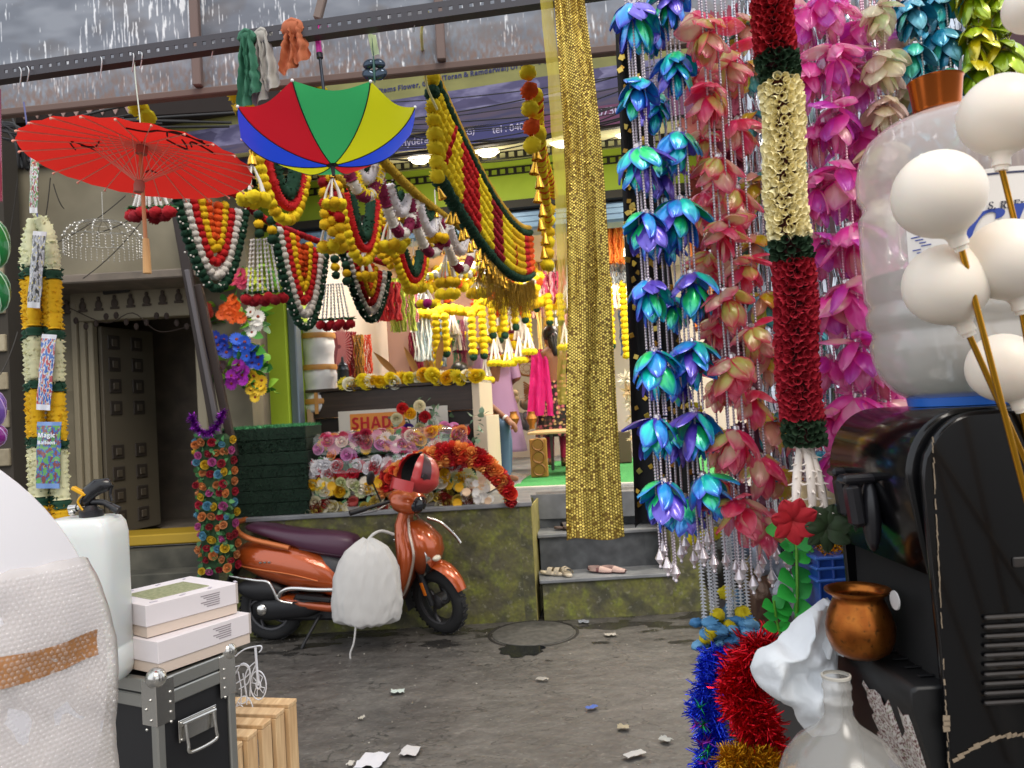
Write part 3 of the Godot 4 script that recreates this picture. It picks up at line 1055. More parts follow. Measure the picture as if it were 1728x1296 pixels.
func scooter() -> void:
	var og := aty(462, 1079, 0.0)
	var t := thing("motor_scooter", "copper orange motor scooter with purple seat parked before the mossy plinth", "scooter", og)
	t.rotation.y = deg_to_rad(-9)
	t.rotation.z = 0.0
	var paint := mat("copper_paint", Color("#b4501f"), 0.28, 0.35)
	paint.clearcoat_enabled = true
	paint.clearcoat = 0.9
	paint.clearcoat_roughness = 0.06
	var black := cmat("#17171a", 0.5)
	var grey := cmat("#3a3a3d", 0.55)
	var chrome := mat("chrome", Color("#d4d2ce"), 0.16, 1.0)
	var seat := mat("purple_vinyl", Color("#4d2c40"), 0.38)
	var rub := mat("tyre_rubber", Color("#232324"), 0.85)
	var alloy := mat("dark_alloy", Color("#4b4a4c"), 0.45, 0.7)
	var X := Vector3(1, 0, 0)
	# tail and side panels
	var rings := []
	for q in [[-0.27, 0.66, 0.05, 0.03], [-0.25, 0.655, 0.10, 0.055], [-0.16, 0.645, 0.15, 0.105], [0.0, 0.615, 0.185, 0.15], [0.18, 0.575, 0.195, 0.165], [0.34, 0.535, 0.185, 0.165], [0.47, 0.49, 0.16, 0.15], [0.56, 0.44, 0.13, 0.13], [0.63, 0.38, 0.11, 0.09]]:
		rings.append(oval(V(q[0], q[1] - 0.0, 0), V(0, 0, q[2]), V(0, q[3], 0), 20, 2.5))
	var b := MB.new()
	b.loft(rings)
	part("rear_body", b, paint, t)
	b = MB.new()                                            # crease line trim along the panel
	b.tube(smooth([V(-0.2, 0.60, 0.155), V(0.0, 0.57, 0.19), V(0.25, 0.53, 0.198), V(0.45, 0.47, 0.17)], 5), 0.006, 5)
	part("panel_crease", b, mat("copper_light", Color("#c9723f"), 0.3, 0.4), t)
	b = MB.new()
	for k in 3: b.box(V(0.02 + 0.035 * k, 0.62, 0.193 - 0.0), V(0.022, 0.012, 0.006), Basis(), 0.002)
	part("badge", b, chrome, t)
	# seat
	rings = []
	for q in [[-0.15, 0.865, 0.08, 0.012], [-0.12, 0.862, 0.105, 0.03], [0.02, 0.83, 0.125, 0.045], [0.18, 0.785, 0.135, 0.058], [0.34, 0.745, 0.135, 0.078], [0.50, 0.715, 0.125, 0.095], [0.62, 0.695, 0.11, 0.098], [0.69, 0.685, 0.095, 0.085], [0.715, 0.68, 0.07, 0.06]]:
		rings.append(oval(V(q[0], q[1], 0), V(0, 0, q[2]), V(0, q[3], 0), 20, 3.0))
	b = MB.new()
	b.loft(rings)
	part("seat", b, seat, t)
	b = MB.new()
	b.tube(smooth([V(0.30, 0.70, 0.137), V(0.5, 0.66, 0.128), V(0.66, 0.63, 0.10)], 5), 0.004, 4)
	part("seat_piping", b, cmat("#3a2131", 0.5), t)
	b = MB.new()
	rings = []
	for q in [[0.36, 0.60, 0.10, 0.06], [0.5, 0.55, 0.12, 0.10], [0.64, 0.5, 0.11, 0.12]]:
		rings.append(oval(V(q[0], q[1], 0), V(0, 0, q[2]), V(0, q[3], 0), 14, 3))
	b.loft(rings)
	part("under_seat_panel", b, grey, t)
	# grab rail
	b = MB.new()
	b.tube(smooth([V(0.24, 0.715, 0.165), V(0.1, 0.75, 0.165), V(-0.06, 0.79, 0.16), V(-0.17, 0.84, 0.14), V(-0.215, 0.9, 0.09), V(-0.22, 0.905, 0.0), V(-0.215, 0.9, -0.09), V(-0.17, 0.84, -0.14), V(0.1, 0.75, -0.165)], 5), 0.021, 8)
	part("grab_rail", b, mat("copper_light", Color("#c9723f"), 0.3, 0.4), t)
	# tail light
	b = MB.new()
	b.ball(V(-0.275, 0.66, 0), V(0.025, 0.035, 0.11), 8, 12)
	part("tail_light", b, mat("red_lens", Color("#8c1512"), 0.1), t)
	# rear mudguard and plate
	b = MB.new()
	rings = []
	for q in [[-0.22, 0.60], [-0.30, 0.5], [-0.35, 0.38], [-0.37, 0.30]]: rings.append(oval(V(q[0], q[1], 0), V(0, 0, 0.08), V(0.02, 0.012, 0), 10, 3))
	b.loft(rings)
	part("rear_mudguard", b, black, t)
	# wheels
	var wh := wheel(0.252, 0.1, 5)
	var rw := Node3D.new()
	rw.name = "rear_wheel"
	t.add_child(rw)
	rw.position = V(0.0, 0.252, 0)
	part("tyre", wh[0], rub, rw)
	part("rim", wh[1], alloy, rw)
	# engine, transmission case, exhaust and silencer shield
	b = MB.new()
	rings = []
	for q in [[-0.08, 0.25, 0.05, 0.06], [0.02, 0.26, 0.06, 0.085], [0.18, 0.26, 0.06, 0.075], [0.34, 0.28, 0.07, 0.085], [0.46, 0.30, 0.06, 0.06]]:
		rings.append(oval(V(q[0], q[1], 0.10), V(0, 0, q[2]), V(0, q[3], 0), 14, 3))
	b.loft(rings)
	part("gear_case", b, mat("engine_grey", Color("#2e2e30"), 0.45, 0.6), t)
	b = MB.new()
	b.ball(V(-0.02, 0.40, 0.11), V(0.20, 0.085, 0.06), 8, 14, Basis(Vector3.BACK, -0.12))
	part("air_cleaner", b, black, t)
	b = MB.new()
	b.lathe([Vector2(0.0, -0.02), Vector2(0.03, -0.018), Vector2(0.042, 0.0), Vector2(0.03, 0.014), Vector2(0, 0.016)], 16, Transform3D(Basis(Vector3.RIGHT, PI / 2), V(-0.005, 0.265, 0.165)))
	part("kick_cover", b, chrome, t)
	b = MB.new()
	b.tube(smooth([V(-0.25, 0.33, -0.12), V(0.1, 0.28, -0.14), V(0.4, 0.2, -0.1)], 5), [0.055, 0.055, 0.055, 0.055, 0.055, 0.055, 0.05, 0.045, 0.03, 0.02, 0.02], 12)
	part("silencer", b, black, t)
	# lower body: floor tunnel, belly
	b = MB.new()
	rings = []
	for q in [[0.10, 0.335, 0.13, 0.035], [0.3, 0.30, 0.17, 0.04], [0.52, 0.275, 0.185, 0.045], [0.8, 0.27, 0.18, 0.045], [1.0, 0.30, 0.16, 0.06]]:
		rings.append(oval(V(q[0], q[1], 0), V(0, 0, q[2]), V(0, q[3], 0), 16, 3.5))
	b.loft(rings)
	part("floor_panel", b, paint, t)
	b = MB.new()
	b.box(V(0.76, 0.325, 0), V(0.42, 0.018, 0.33), Basis(), 0.008)
	part("floor_mat", b, black, t)
	b = MB.new()
	b.box(V(0.5, 0.20, 0), V(0.75, 0.09, 0.16), Basis(), 0.02)
	part("frame_underside", b, black, t)
	# chrome side guards
	b = MB.new()
	b.tube(smooth([V(-0.22, 0.53, 0.20), V(-0.02, 0.50, 0.225), V(0.09, 0.485, 0.23), V(0.13, 0.43, 0.23), V(0.17, 0.35, 0.225), V(0.26, 0.32, 0.2)], 5), 0.011, 8)
	part("side_guard", b, chrome, t)
	b = MB.new()
	b.tube(smooth([V(0.16, 0.365, 0.215), V(0.2, 0.415, 0.23), V(0.28, 0.435, 0.23), V(0.46, 0.42, 0.225), V(0.62, 0.41, 0.2)], 5), 0.016, 8)
	part("side_guard", b, chrome, t)
	b = MB.new()
	b.box(V(0.42, 0.35, 0.185), V(0.28, 0.035, 0.05), Basis(Vector3.BACK, -0.12), 0.01)
	part("footrest", b, black, t)
	# leg shield: a curved sheet with a thick rim
	rings = []
	for q in [[1.13, 1.02, 0.035, 0.11], [1.105, 0.95, 0.05, 0.125], [1.075, 0.86, 0.055, 0.13], [1.085, 0.76, 0.065, 0.16], [1.11, 0.66, 0.075, 0.205], [1.11, 0.56, 0.075, 0.215], [1.08, 0.45, 0.065, 0.20], [1.03, 0.35, 0.055, 0.17], [1.0, 0.27, 0.04, 0.13]]:
		rings.append(oval(V(q[0], q[1], 0), V(0, 0, q[3]), V(q[2], q[2] * 0.25, 0), 20, 2.6))
	rings.reverse()
	b = MB.new()
	b.loft(rings)
	part("leg_shield", b, paint, t)
	# front apron, bulging forward
	rings = []
	for q in [[1.17, 0.86, 0.05, 0.075], [1.20, 0.80, 0.085, 0.13], [1.24, 0.71, 0.115, 0.165], [1.265, 0.62, 0.11, 0.15], [1.265, 0.54, 0.085, 0.105], [1.25, 0.48, 0.05, 0.055]]:
		rings.append(oval(V(q[0] - 0.03, q[1], 0), V(0, 0, q[3] * 1.14), V(q[2] * 1.18, q[2] * 0.2, 0), 20, 2.3))
	rings.reverse()
	b = MB.new()
	b.loft(rings)
	part("front_apron", b, paint, t)
	for s in [1.0, -1.0]:                                    # chrome fairings either side of the apron
		b = MB.new()
		b.grid(10, 3, func(u: float, v: float):
			var y := lerpf(0.82, 0.50, u)
			var wz := (0.085 + 0.085 * sin(PI * clampf(u * 1.05, 0, 1)))
			return V(1.255 + 0.065 * sin(PI * u * 0.9) - 0.045 * v, y - 0.10 * v * 0.3, s * (wz * 0.75 + 0.045 * v)))
		part("chrome_fairing", b, chrome, t)
		b = MB.new()
		b.tube(smooth([V(1.14, 0.89, 0.10 * s), V(1.17, 0.8, 0.19 * s), V(1.205, 0.68, 0.235 * s), V(1.2, 0.6, 0.235 * s), V(1.15, 0.45, 0.215 * s), V(1.1, 0.36, 0.19 * s)], 5), 0.011, 6)
		part("shield_trim", b, mat("trim_steel", Color("#b9aa9d"), 0.35, 0.8), t)
	b = MB.new()
	b.tube(smooth([V(1.22, 0.86, -0.13), V(1.32, 0.82, -0.14), V(1.42, 0.72, -0.15), V(1.46, 0.66, -0.15)], 5), 0.013, 6)
	part("crash_bar", b, chrome, t)
	b = MB.new()
	b.ball(V(1.33, 0.60, 0.09), V(0.035, 0.025, 0.045), 8, 10)
	part("turn_signal", b, mat("amber_lens", Color("#d9d2bd"), 0.12), t)
	# steering assembly, turned towards the lane
	var f := Node3D.new()
	f.name = "steering"
	t.add_child(f)
	f.transform = Transform3D(Basis(V(-0.38, 0.92, 0).normalized(), deg_to_rad(-30)), V(1.17, 0.78, 0))
	var inv := T(V(-1.17, -0.78, 0))
	var fw := wheel(0.252, 0.09, 3)
	part("front_tyre", fw[0], rub, f, inv * T(V(1.285, 0.256, 0)))
	part("front_rim", fw[1], alloy, f, inv * T(V(1.285, 0.256, 0)))
	b = MB.new()
	for s in [1.0, -1.0]:
		b.tube(P3([V(1.16, 0.62, 0.075 * s), V(1.235, 0.42, 0.08 * s), V(1.285, 0.25, 0.075 * s)]), [0.028, 0.026, 0.02], 10)
	part("fork", b, black, f, inv)
	b = MB.new()
	b.box(V(1.245, 0.38, 0.103), V(0.03, 0.10, 0.008), Basis(Vector3.BACK, 0.26), 0.003)
	part("fork_reflector", b, mat("orange_reflector", Color("#e0761a"), 0.2), f, inv)
	b = MB.new()
	b.grid(14, 8, func(u: float, v: float):
		var a := lerpf(2.2, 0.45, u)
		var s := (v - 0.5) * 2
		var rr := 0.275 + 0.03 * (1 - s * s) + 0.02 * sin(u * PI)
		return V(1.285 + cos(a) * rr, 0.256 + sin(a) * rr, 0.075 * s * (1.0 - 0.35 * absf(2 * u - 1))))
	part("front_fender", b, paint, f, inv)
	b = MB.new()
	b.grid(8, 6, func(u: float, v: float):
		var a := lerpf(3.5, 2.7, u)
		var s := (v - 0.5) * 2
		return V(1.285 + cos(a) * 0.285, 0.256 + sin(a) * 0.285, 0.07 * s))
	part("fender_tail", b, grey, f, inv)
	# handlebar cover, headlamp, mirrors
	rings = []
	for q in [[1.03, 1.075, 0.025, 0.03], [1.06, 1.065, 0.05, 0.13], [1.11, 1.03, 0.085, 0.15], [1.17, 1.01, 0.085, 0.13], [1.23, 1.0, 0.06, 0.09], [1.255, 0.995, 0.03, 0.05]]:
		rings.append(oval(V(q[0], q[1], 0), V(0, 0, q[3]), V(0.0, q[2], 0), 16, 2.4))
	b = MB.new()
	b.loft(rings)
	part("handlebar_cover", b, paint, f, inv)
	b = MB.new()
	b.ball(V(1.225, 0.995, 0), V(0.05, 0.06, 0.085), 8, 14)
	part("headlamp", b, mat("dark_lens", Color("#26262b"), 0.08), f, inv)
	for s in [1.0, -1.0]:
		b = MB.new()
		b.tube(smooth([V(1.08, 1.05, 0.12 * s), V(1.04, 1.05, 0.23 * s), V(0.99, 1.05, 0.34 * s)], 4), 0.014, 8)
		part("handlebar", b, black, f, inv)
		b = MB.new()
		b.tube(P3([V(1.005, 1.05, 0.30 * s), V(0.965, 1.05, 0.42 * s)]), [0.021, 0.019], 10)
		part("hand_grip", b, black, f, inv)
		b = MB.new()
		b.tube(smooth([V(1.09, 1.04, 0.2 * s), V(1.1, 1.04, 0.3 * s), V(1.06, 1.05, 0.41 * s)], 4), 0.007, 6)
		part("brake_lever", b, mat("dull_alloy", Color("#77777a"), 0.4, 0.8), f, inv)
		b = MB.new()
		b.tube(smooth([V(1.06, 1.07, 0.2 * s), V(1.05, 1.16, 0.22 * s), V(1.06, 1.24, 0.25 * s)], 4), 0.006, 6)
		b.ball(V(1.06, 1.265, 0.26 * s), V(0.016, 0.055, 0.04), 8, 12, Basis(Vector3.BACK, -0.25))
		part("mirror", b, black, f, inv)
	b = MB.new()
	b.box(V(1.01, 0.72, 0.0), V(0.05, 0.02, 0.02), Basis(), 0.004)
	part("bag_hook", b, chrome, t)
	b = MB.new()
	b.tube(P3([V(0.42, 0.20, 0.1), V(0.36, 0.05, 0.24), V(0.345, 0.008, 0.26)]), 0.012, 6)
	part("side_stand", b, black, t)
	# full face helmet hooked over the far grip
	var hp := at(706, 800, 5.42)
	var h := thing("helmet", "red open visor helmet with a dark grey stripe hung on the scooter handlebar", "helmet", hp)
	h.rotation = V(0.12, 0.62, -0.25)
	var red := mat("helmet_red", Color("#b52a2c"), 0.25)
	red.clearcoat_enabled = true
	red.clearcoat = 0.7
	b = MB.new()
	var shell := func(u: float, v: float):
		var a := lerpf(-2.35, 2.35, u)                        # round the back of the head, the face lies towards -x
		var el := lerpf(-0.95, PI / 2, v)
		var rr := 0.142 + (0.012 if v < 0.3 else 0.0)
		return V(cos(a) * cos(el) * rr * 1.06, sin(el) * 0.148, sin(a) * cos(el) * rr)
	b.grid(24, 14, shell)
	part("shell", b, red, h)
	b = MB.new()
	b.grid(16, 4, func(u: float, v: float):
		var a := lerpf(PI - 1.0, PI + 1.0, u)
		var k := 0.03 * (1 - pow(absf(2 * u - 1), 2))
		return V(cos(a) * (0.155 + k), lerpf(-0.125, -0.05, v), sin(a) * 0.14))
	part("chin_bar", b, red, h)
	b = MB.new()
	b.grid(16, 8, func(u: float, v: float):
		var a := lerpf(-2.2, 2.2, u)
		var el := lerpf(-0.8, PI / 2, v)
		return V(cos(a) * cos(el) * 0.132, sin(el) * 0.138, sin(a) * cos(el) * 0.132))
	part("liner", b, cmat("#141416", 0.9), h)
	b = MB.new()
	b.grid(12, 3, func(u: float, v: float):
		var a := lerpf(1.95, 1.45, v)
		var el := lerpf(-0.1, PI / 2 - 0.1, u)
		return V(cos(a) * cos(el) * 0.1535, sin(el) * 0.1505, sin(a) * cos(el) * 0.1465))
	part("grey_stripe", b, cmat("#45292f", 0.35), h)
	b = MB.new()
	b.lathe([Vector2(0.022, 0), Vector2(0.02, 0.008), Vector2(0, 0.01)], 14, Transform3D(Basis(Vector3.RIGHT, PI / 2), V(-0.03, 0.0, 0.143)))
	part("visor_pivot", b, cmat("#2b2123", 0.4), h)
	# white woven bag hanging on the hook, with its drawstring
	var bp := at(618, 915, 5.40)
	var bag := thing("white_sack", "wrinkled white plastic sack hanging on the scooter with a trailing string", "bag", bp)
	var bm := mat("white_sackcloth", Color("#c6c3bf"), 0.65)
	var bn := noise(201, 2.6, 3)
	var bn2 := noise(202, 9.0, 2)
	b = MB.new()
	var prof := [[0.02, 0.03], [-0.01, 0.09], [-0.05, 0.15], [-0.12, 0.195], [-0.2, 0.225], [-0.3, 0.24], [-0.4, 0.25], [-0.5, 0.24], [-0.54, 0.225], [-0.56, 0.17], [-0.566, 0.06]]
	rings = []
	for i in 44:
		var ff := i / 43.0 * (prof.size() - 1)
		var i0 := int(minf(ff, prof.size() - 2))
		var yy := lerpf(prof[i0][0], prof[i0 + 1][0], ff - i0)
		var rr := lerpf(prof[i0][1], prof[i0 + 1][1], ff - i0)
		var rg := PackedVector3Array()
		for k in 80:
			var a := -TAU * k / 80
			var fold := absf(bn.get_noise_3d(cos(a) * 1.1 + yy * 0.5, yy * 0.7, sin(a) * 1.1)) * 0.26 + 0.10 * absf(bn2.get_noise_3d(cos(a) * 0.5 + yy * 0.3, yy * 0.6, sin(a) * 0.5))
			var r2 := rr * (0.95 + fold * 0.55)
			rg.append(V(cos(a) * r2 + (0.05 * (yy + 0.1)) , yy + 0.03 * bn.get_noise_2d(a * 0.5, 3), sin(a) * r2 * 0.5))
		rings.append(rg)
	rings.reverse()
	b.loft(rings)
	part("sack", b, bm, bag)
	b = MB.new()
	b.tube(smooth([V(-0.08, -0.54, 0.1), V(-0.10, -0.66, 0.1), V(-0.13, -0.74, 0.1), V(-0.12, -0.80, 0.1), V(-0.11, -0.83, 0.1)], 4), 0.007, 5)
	part("drawstring", b, bm, bag)
	b = MB.new()
	b.tube(smooth([V(0.0, 0.0, 0), V(0.05, 0.05, -0.02), V(0.10, 0.06, -0.08), V(0.17, 0.02, -0.15)], 5), 0.011, 6)
	part("handle_loop", b, bm, bag)


# ---- flowers and garland pieces -----------------------------------------------------------------------
func pom_mesh(kind := 0) -> ArrayMesh:                      # a ruffled round flower head, radius one
	var key := "pom%d" % kind
	if not keep.has(key):
		var n := noise(300 + kind, 1.0, 2)
		var b := MB.new()
		var rr := 11
		var ss := 18
		b.grid(ss, rr, func(u: float, v: float):
			var a: float = TAU * (u if u < 1.0 else 0.0)
			var e := -PI / 2 + PI * v
			var p := V(cos(a) * cos(e), sin(e) * 0.86, sin(a) * cos(e))
			var q := int(round(u * ss)) % ss
			var bumpy := 0.15 * (1 if (q + int(round(v * rr))) % 2 else -1) if v > 0.01 and v < 0.99 else 0.0
			return p * (0.95 + bumpy + 0.22 * n.get_noise_3d(p.x * 1.7, p.y * 1.7, p.z * 1.7)))
		keep[key] = b.done()
	return keep[key]

func any_turn() -> Basis:
	return Basis.from_euler(V(R(-0.5, 0.5), R(0, TAU), R(-0.5, 0.5)))

func pom(parent: Node3D, p: Vector3, r: float, hex: String, called := "marigold") -> void:
	piece(called, pom_mesh(rng.randi() % 3), fuzz(hex), parent, Transform3D(any_turn() * Basis.from_scale(V(r, r, r) * R(0.94, 1.06)), p))

func pom_line(parent: Node3D, pts: PackedVector3Array, r: float, hexes: Array, gap := 1.55) -> void:
	var i := 0
	for p in spaced(pts, r * gap):
		pom(parent, p - parent.position, r, hexes[i % hexes.size()])
		i += 1

const YE := "#fbdc1e"
const YD := "#f0c214"
const OR := "#e4530f"
const RE := "#c4161c"
const DR := "#9d0f22"
const GR := "#0d3a26"
const WH := "#dcd6cf"
const MA := "#7a1240"

func fuzzy_tube(pts: PackedVector3Array, r: float) -> MB:   # a garland of close packed petals
	var b := MB.new()
	var s := spaced(pts, r * 0.32)
	var rad := []
	for i in s.size(): rad.append(r * (1.0 if i % 2 else 0.74) * R(0.92, 1.08))
	b.tube(s, rad, 9)
	for i in s.size() * 5:
		var k := rng.randi() % s.size()
		var d := V(R(-1, 1), R(-1, 1), R(-1, 1)).normalized()
		var side := d.cross(V(R(-1, 1), R(-1, 1), R(-1, 1))).normalized() * r * 0.3
		var q := s[k] + d * r * 0.8
		b.tri(q - side, q + d * r * 0.42, q + side)
	return b

func bell_mesh() -> ArrayMesh:
	if not keep.has("bell"):
		var b := MB.new()
		b.lathe([Vector2(0.62, -1.0), Vector2(0.60, -0.86), Vector2(0.44, -0.45), Vector2(0.3, 0.1), Vector2(0.16, 0.55), Vector2(0.1, 0.62), Vector2(0.16, 0.75), Vector2(0.0, 0.86)], 10)
		b.ball(V(0, -1.0, 0), V(0.14, 0.14, 0.14), 4, 6)
		keep["bell"] = b.done()
	return keep["bell"]

func gold() -> StandardMaterial3D:
	return mat("gold_foil", Color("#d9a53a"), 0.25, 1.0)

func tuft(b: MB, p: Vector3, r: float, n: int, w := 0.12, flat := Vector3.ONE) -> void:  # shiny ribbon ends bristling from a point
	for i in n:
		var d := (V(R(-1, 1), R(-1, 1), R(-1, 1)).normalized() * flat)
		var side := d.cross(V(R(-1, 1), R(-1, 1), R(-1, 1))).normalized() * r * w
		b.tri(p - side, p + d * r * R(0.7, 1.2), p + side, -1)


# pendant: a cord with bells, white stems that spread, and a ring of flower heads
func pendant(px: float, py: float, d: float, wide: float, long: float, hexes: Array, label: String, top := "") -> void:
	var o := at(px, py, d)
	var t := thing("toran_pendant", label, "pendant", o, "pendants hanging from the torans")
	var b := MB.new()
	var stems := 5
	for k in stems:
		var a := TAU * k / stems + 0.3
		var e := V(cos(a) * wide * 0.38, -long * 0.92, sin(a) * wide * 0.38)
		b.tube(P3([V(0, -long * 0.3, 0), e * 0.72 + V(0, -long * 0.02, 0), e]), [wide * 0.025, wide * 0.045, wide * 0.07], 5)
	b.tube(P3([V(0, 0.12, 0), V(0, -long * 0.35, 0)]), 0.004, 4)
	part("white_stems", b, cmat("#ded9d2", 0.6), t)
	b = MB.new()
	b.lathe([Vector2(wide * 0.16, -long * 0.34), Vector2(wide * 0.12, -long * 0.22), Vector2(wide * 0.05, -long * 0.12), Vector2(wide * 0.08, -long * 0.06), Vector2(0, 0)], 10)
	part("gold_cap", b, gold(), t)
	var n := 6
	var r := wide * 0.225
	for k in n:
		var a := TAU * k / n + 0.2
		pom(t, V(cos(a) * wide * 0.36, -long - r * 0.3, sin(a) * wide * 0.36), r, hexes[k % hexes.size()])
	if top:
		b = MB.new()
		tuft(b, V(0, -long * 0.95, 0), wide * 0.4, 24, 0.2, V(1, 0.3, 1))
		part("leaf_ruff", b, cmat(top, 0.8), t)


func torans() -> void:
	# tall toran running from the lane back to the shop: columns of balls between a rope and a green hem
	var a := at(727, 112, 2.75)
	var c := at(894, 384, 6.5)
	var t := thing("tall_toran", "long flat curtain of yellow and red marigolds with green hem and gold bells", "toran", a)
	var tt0 := t
	var top := PackedVector3Array()
	for i in 60:
		var f := i / 59.0
		top.append(a.lerp(c, f) + V(0, -0.16 * 4 * f * (1 - f), 0))
	var b := MB.new()
	b.tube(spaced(top, 0.03), 0.02, 8)
	for i in top.size() * 4:
		var f := float(i) / (top.size() * 4)
		var p := top[int(f * 59)]
		tuft(b, p, 0.026, 2, 0.3)
	part("top_rope", b, fuzz("#c99a12"), t, T(-a))
	var cols := spaced(top, 0.052)
	var n := cols.size()
	for i in n:
		var f := float(i) / n
		var rows := 8
		var r := 0.028
		for k in rows:
			var y := 0.045 + 0.05 * k
			var hex := YE
			if i == 0: hex = GR if k == 1 else YE
			elif k == rows - 1: hex = GR
			elif k == 0: hex = GR
			elif i == 1: hex = YE
			else:
				var m := int(floor((f * 9.0)))
				hex = [YE, RE, YE, DR, YE, YD, YD, RE, OR][mini(m, 8)]
				if m == 5 and absi(k - 4) < 2 and int(f * 90) % 10 in [4, 5]: hex = RE
				if (i + k) % 7 == 0 and m < 2: hex = RE
			pom(t, cols[i] + V(0, -y, 0) - a, r, hex)
	flush(t, "marigold", "far_marigolds")
	var g := MB.new()
	for i in 22:
		var f := 0.5 * pow(i / 22.0, 0.8)
		var p := a.lerp(c, f) + V(0, -0.16 * 4 * f * (1 - f) - 0.46 - 0.035 * (i % 2), 0.0)
		if true:
			piece("bell", bell_mesh(), gold(), t, Transform3D(Basis(Vector3.BACK, R(-0.3, 0.3)) * Basis.from_scale(Vector3.ONE * 0.026), p - a + V(0.01, 0, 0.02)))
	for i in 1700:
		var f := 0.25 + 0.75 * i / 1700.0
		var p := a.lerp(c, f) + V(R(-0.02, 0.02), -0.16 * 4 * f * (1 - f) - 0.44, R(-0.02, 0.02))
		g.bar(p, p + V(R(-0.05, 0.03), R(-0.05, -0.24), R(-0.05, 0.05)), 0.008, 0.001)
	part("gold_fringe", g, mat("dull_gold", Color("#9c7a2f"), 0.3, 0.9), t, T(-a))
	# short drop of balls and bells beside it
	var q := at(889, 92, 2.6)
	t = thing("marigold_bell_string", "orange and yellow marigold string ending in gold bells beside the sequin cloth", "garland", q)
	for i in 6: pom(t, V(0, -0.062 * i, 0), 0.029, [OR, YE][i % 2])
	var q2 := at(935, 330, 5.4)
	pom_line(t, smooth([q + V(0.03, -0.06, -0.2), q.lerp(q2, 0.45) + V(-0.02, -0.02, 0), q2], 12), 0.029, [YE, OR, YE, YE, RE, YE])
	pom_line(t, smooth([q + V(0.03, -0.2, -0.2), q.lerp(q2, 0.45) + V(-0.02, -0.14, 0), q2 + V(-0.05, -0.2, 0)], 12), 0.029, [YE, YE, OR, YE])
	pom_line(t, P3([q2 + V(-0.05, -0.1, 0), q2 + V(-0.08, -0.55, 0)]), 0.05, [YD, YE])
	for i in 9:
		var p := at(897 + 2.6 * i + 5 * (i % 2), 232 + 24 * i, 2.6 + 0.27 * i)
		part("bell", bell_mesh(), gold(), t, Transform3D(Basis(Vector3.BACK, R(-0.2, 0.2)) * Basis.from_scale(Vector3.ONE * 0.031 * (1 + 0.06 * i)), p - q))
	b = MB.new()
	b.tube(P3([at(884, 58, 2.55) - q, V(0, 0.02, 0)]), 0.0025, 4)
	part("cord", b, cmat("#cfc9c0", 0.7), t)
	# yellow cord that holds the tall toran
	b = MB.new()
	t = tt0
	b.tube(smooth([at(722, 18, 2.1), at(712, 45, 2.12), at(712, 75, 2.2), at(717, 120, 2.6), at(722, 150, 2.65), at(738, 185, 2.65)], 6), 0.0045, 5)
	part("hanging_cord", b, cmat("#d8cf86", 0.6), tt0, T(-a))

	# red rope with concentric swags, lower left
	var ra := at(300, 330, 4.05)
	var rope := [at(300, 322, 4.05), at(385, 323, 4.3), at(420, 350, 4.45), at(460, 377, 4.6), at(545, 410, 5.0), at(600, 428, 5.4), at(660, 448, 5.9)]
	t = thing("five_row_toran", "red rope toran with swags of orange, yellow, red, white and green balls", "toran", ra)
	var rp := smooth(rope, 6)
	for i in rp.size():
		pass
	pom_line(t, rp, 0.022, [DR, DR, DR, RE, DR], 1.2)
	var sw := [[298, 335, 4.05, 414, 352, 4.45, 365, 488], [460, 385, 4.55, 549, 428, 5.0, 516, 553], [578, 428, 5.2, 656, 462, 5.9, 622, 540]]
	for s in sw:
		var p0 := at(s[0], s[1], s[2])
		var p1 := at(s[3], s[4], s[5])
		var dm: float = (s[2] + s[5]) / 2
		var low := at(s[6], s[7], dm)
		var drop: float = (p0.y + p1.y) / 2 - low.y
		var rows := [[GR, 0.0], [WH, 0.11], [RE, 0.22], [YD, 0.33], [OR, 0.42]]
		for row in rows:
			var f: float = row[1]
			pom_line(t, ucurve(p0.lerp(p1, f), p1.lerp(p0, f), drop * (1.0 - f * 1.38) , 20, 2.0), 0.027, [row[0]], 1.35)
		# small silver beads sitting on the green row
		b = MB.new()
		for p in spaced(ucurve(p0, p1, drop, 20, 2.0), 0.03):
			b.ball(p + V(R(-0.03, 0.03), R(-0.02, 0.02), 0.03), Vector3.ONE * 0.006, 4, 6)
		part("bead_dots", b, cmat("#d8d4cc", 0.4), t, T(-ra))
	flush(t, "marigold", "far_marigolds")
	# square drops between the swags
	for e in [[436, 362, 4.3], [565, 437, 5.0]]:
		for k in 2:
			var p := at(e[0] + 22 * k * 4.3 / e[2], e[1] + 10 * k, e[2])
			pom_line(t, P3([p, p + V(0, -0.135, 0)]), 0.028, [GR, YD, GR], 1.9)
	flush(t, "marigold", "far_marigolds_more")

	# yellow, green and red swags in the middle
	ra = at(428, 232, 3.7)
	t = thing("marigold_swag_toran", "toran of deep yellow marigold swags with dark green and red inner loops", "toran", ra)
	var rr := smooth([at(400, 180, 3.5), at(470, 255, 3.9), at(540, 285, 4.3), at(600, 318, 4.8), at(660, 350, 5.2), at(730, 420, 6.2)], 6)
	b = fuzzy_tube(rr, 0.028)
	part("top_rope", b, fuzz("#a58512"), t, T(-ra))
	for s in [[428, 240, 3.7, 520, 262, 4.1, 487, 372], [570, 322, 4.5, 640, 340, 4.95, 610, 442], [664, 420, 5.3, 720, 425, 5.9, 690, 486]]:
		var p0 := at(s[0], s[1], s[2])
		var p1 := at(s[3], s[4], s[5])
		var low := at(s[6], s[7], (s[2] + s[5]) / 2)
		var drop: float = (p0.y + p1.y) / 2 - low.y
		pom_line(t, ucurve(p0, p1, drop, 20, 2.4), 0.031, [YE, YE, YD], 1.35)
		part("red_loop", fuzzy_tube(ucurve(p0.lerp(p1, 0.17), p1.lerp(p0, 0.04), drop * 0.8, 16, 2.4), 0.026), fuzz(RE), t, T(-ra))
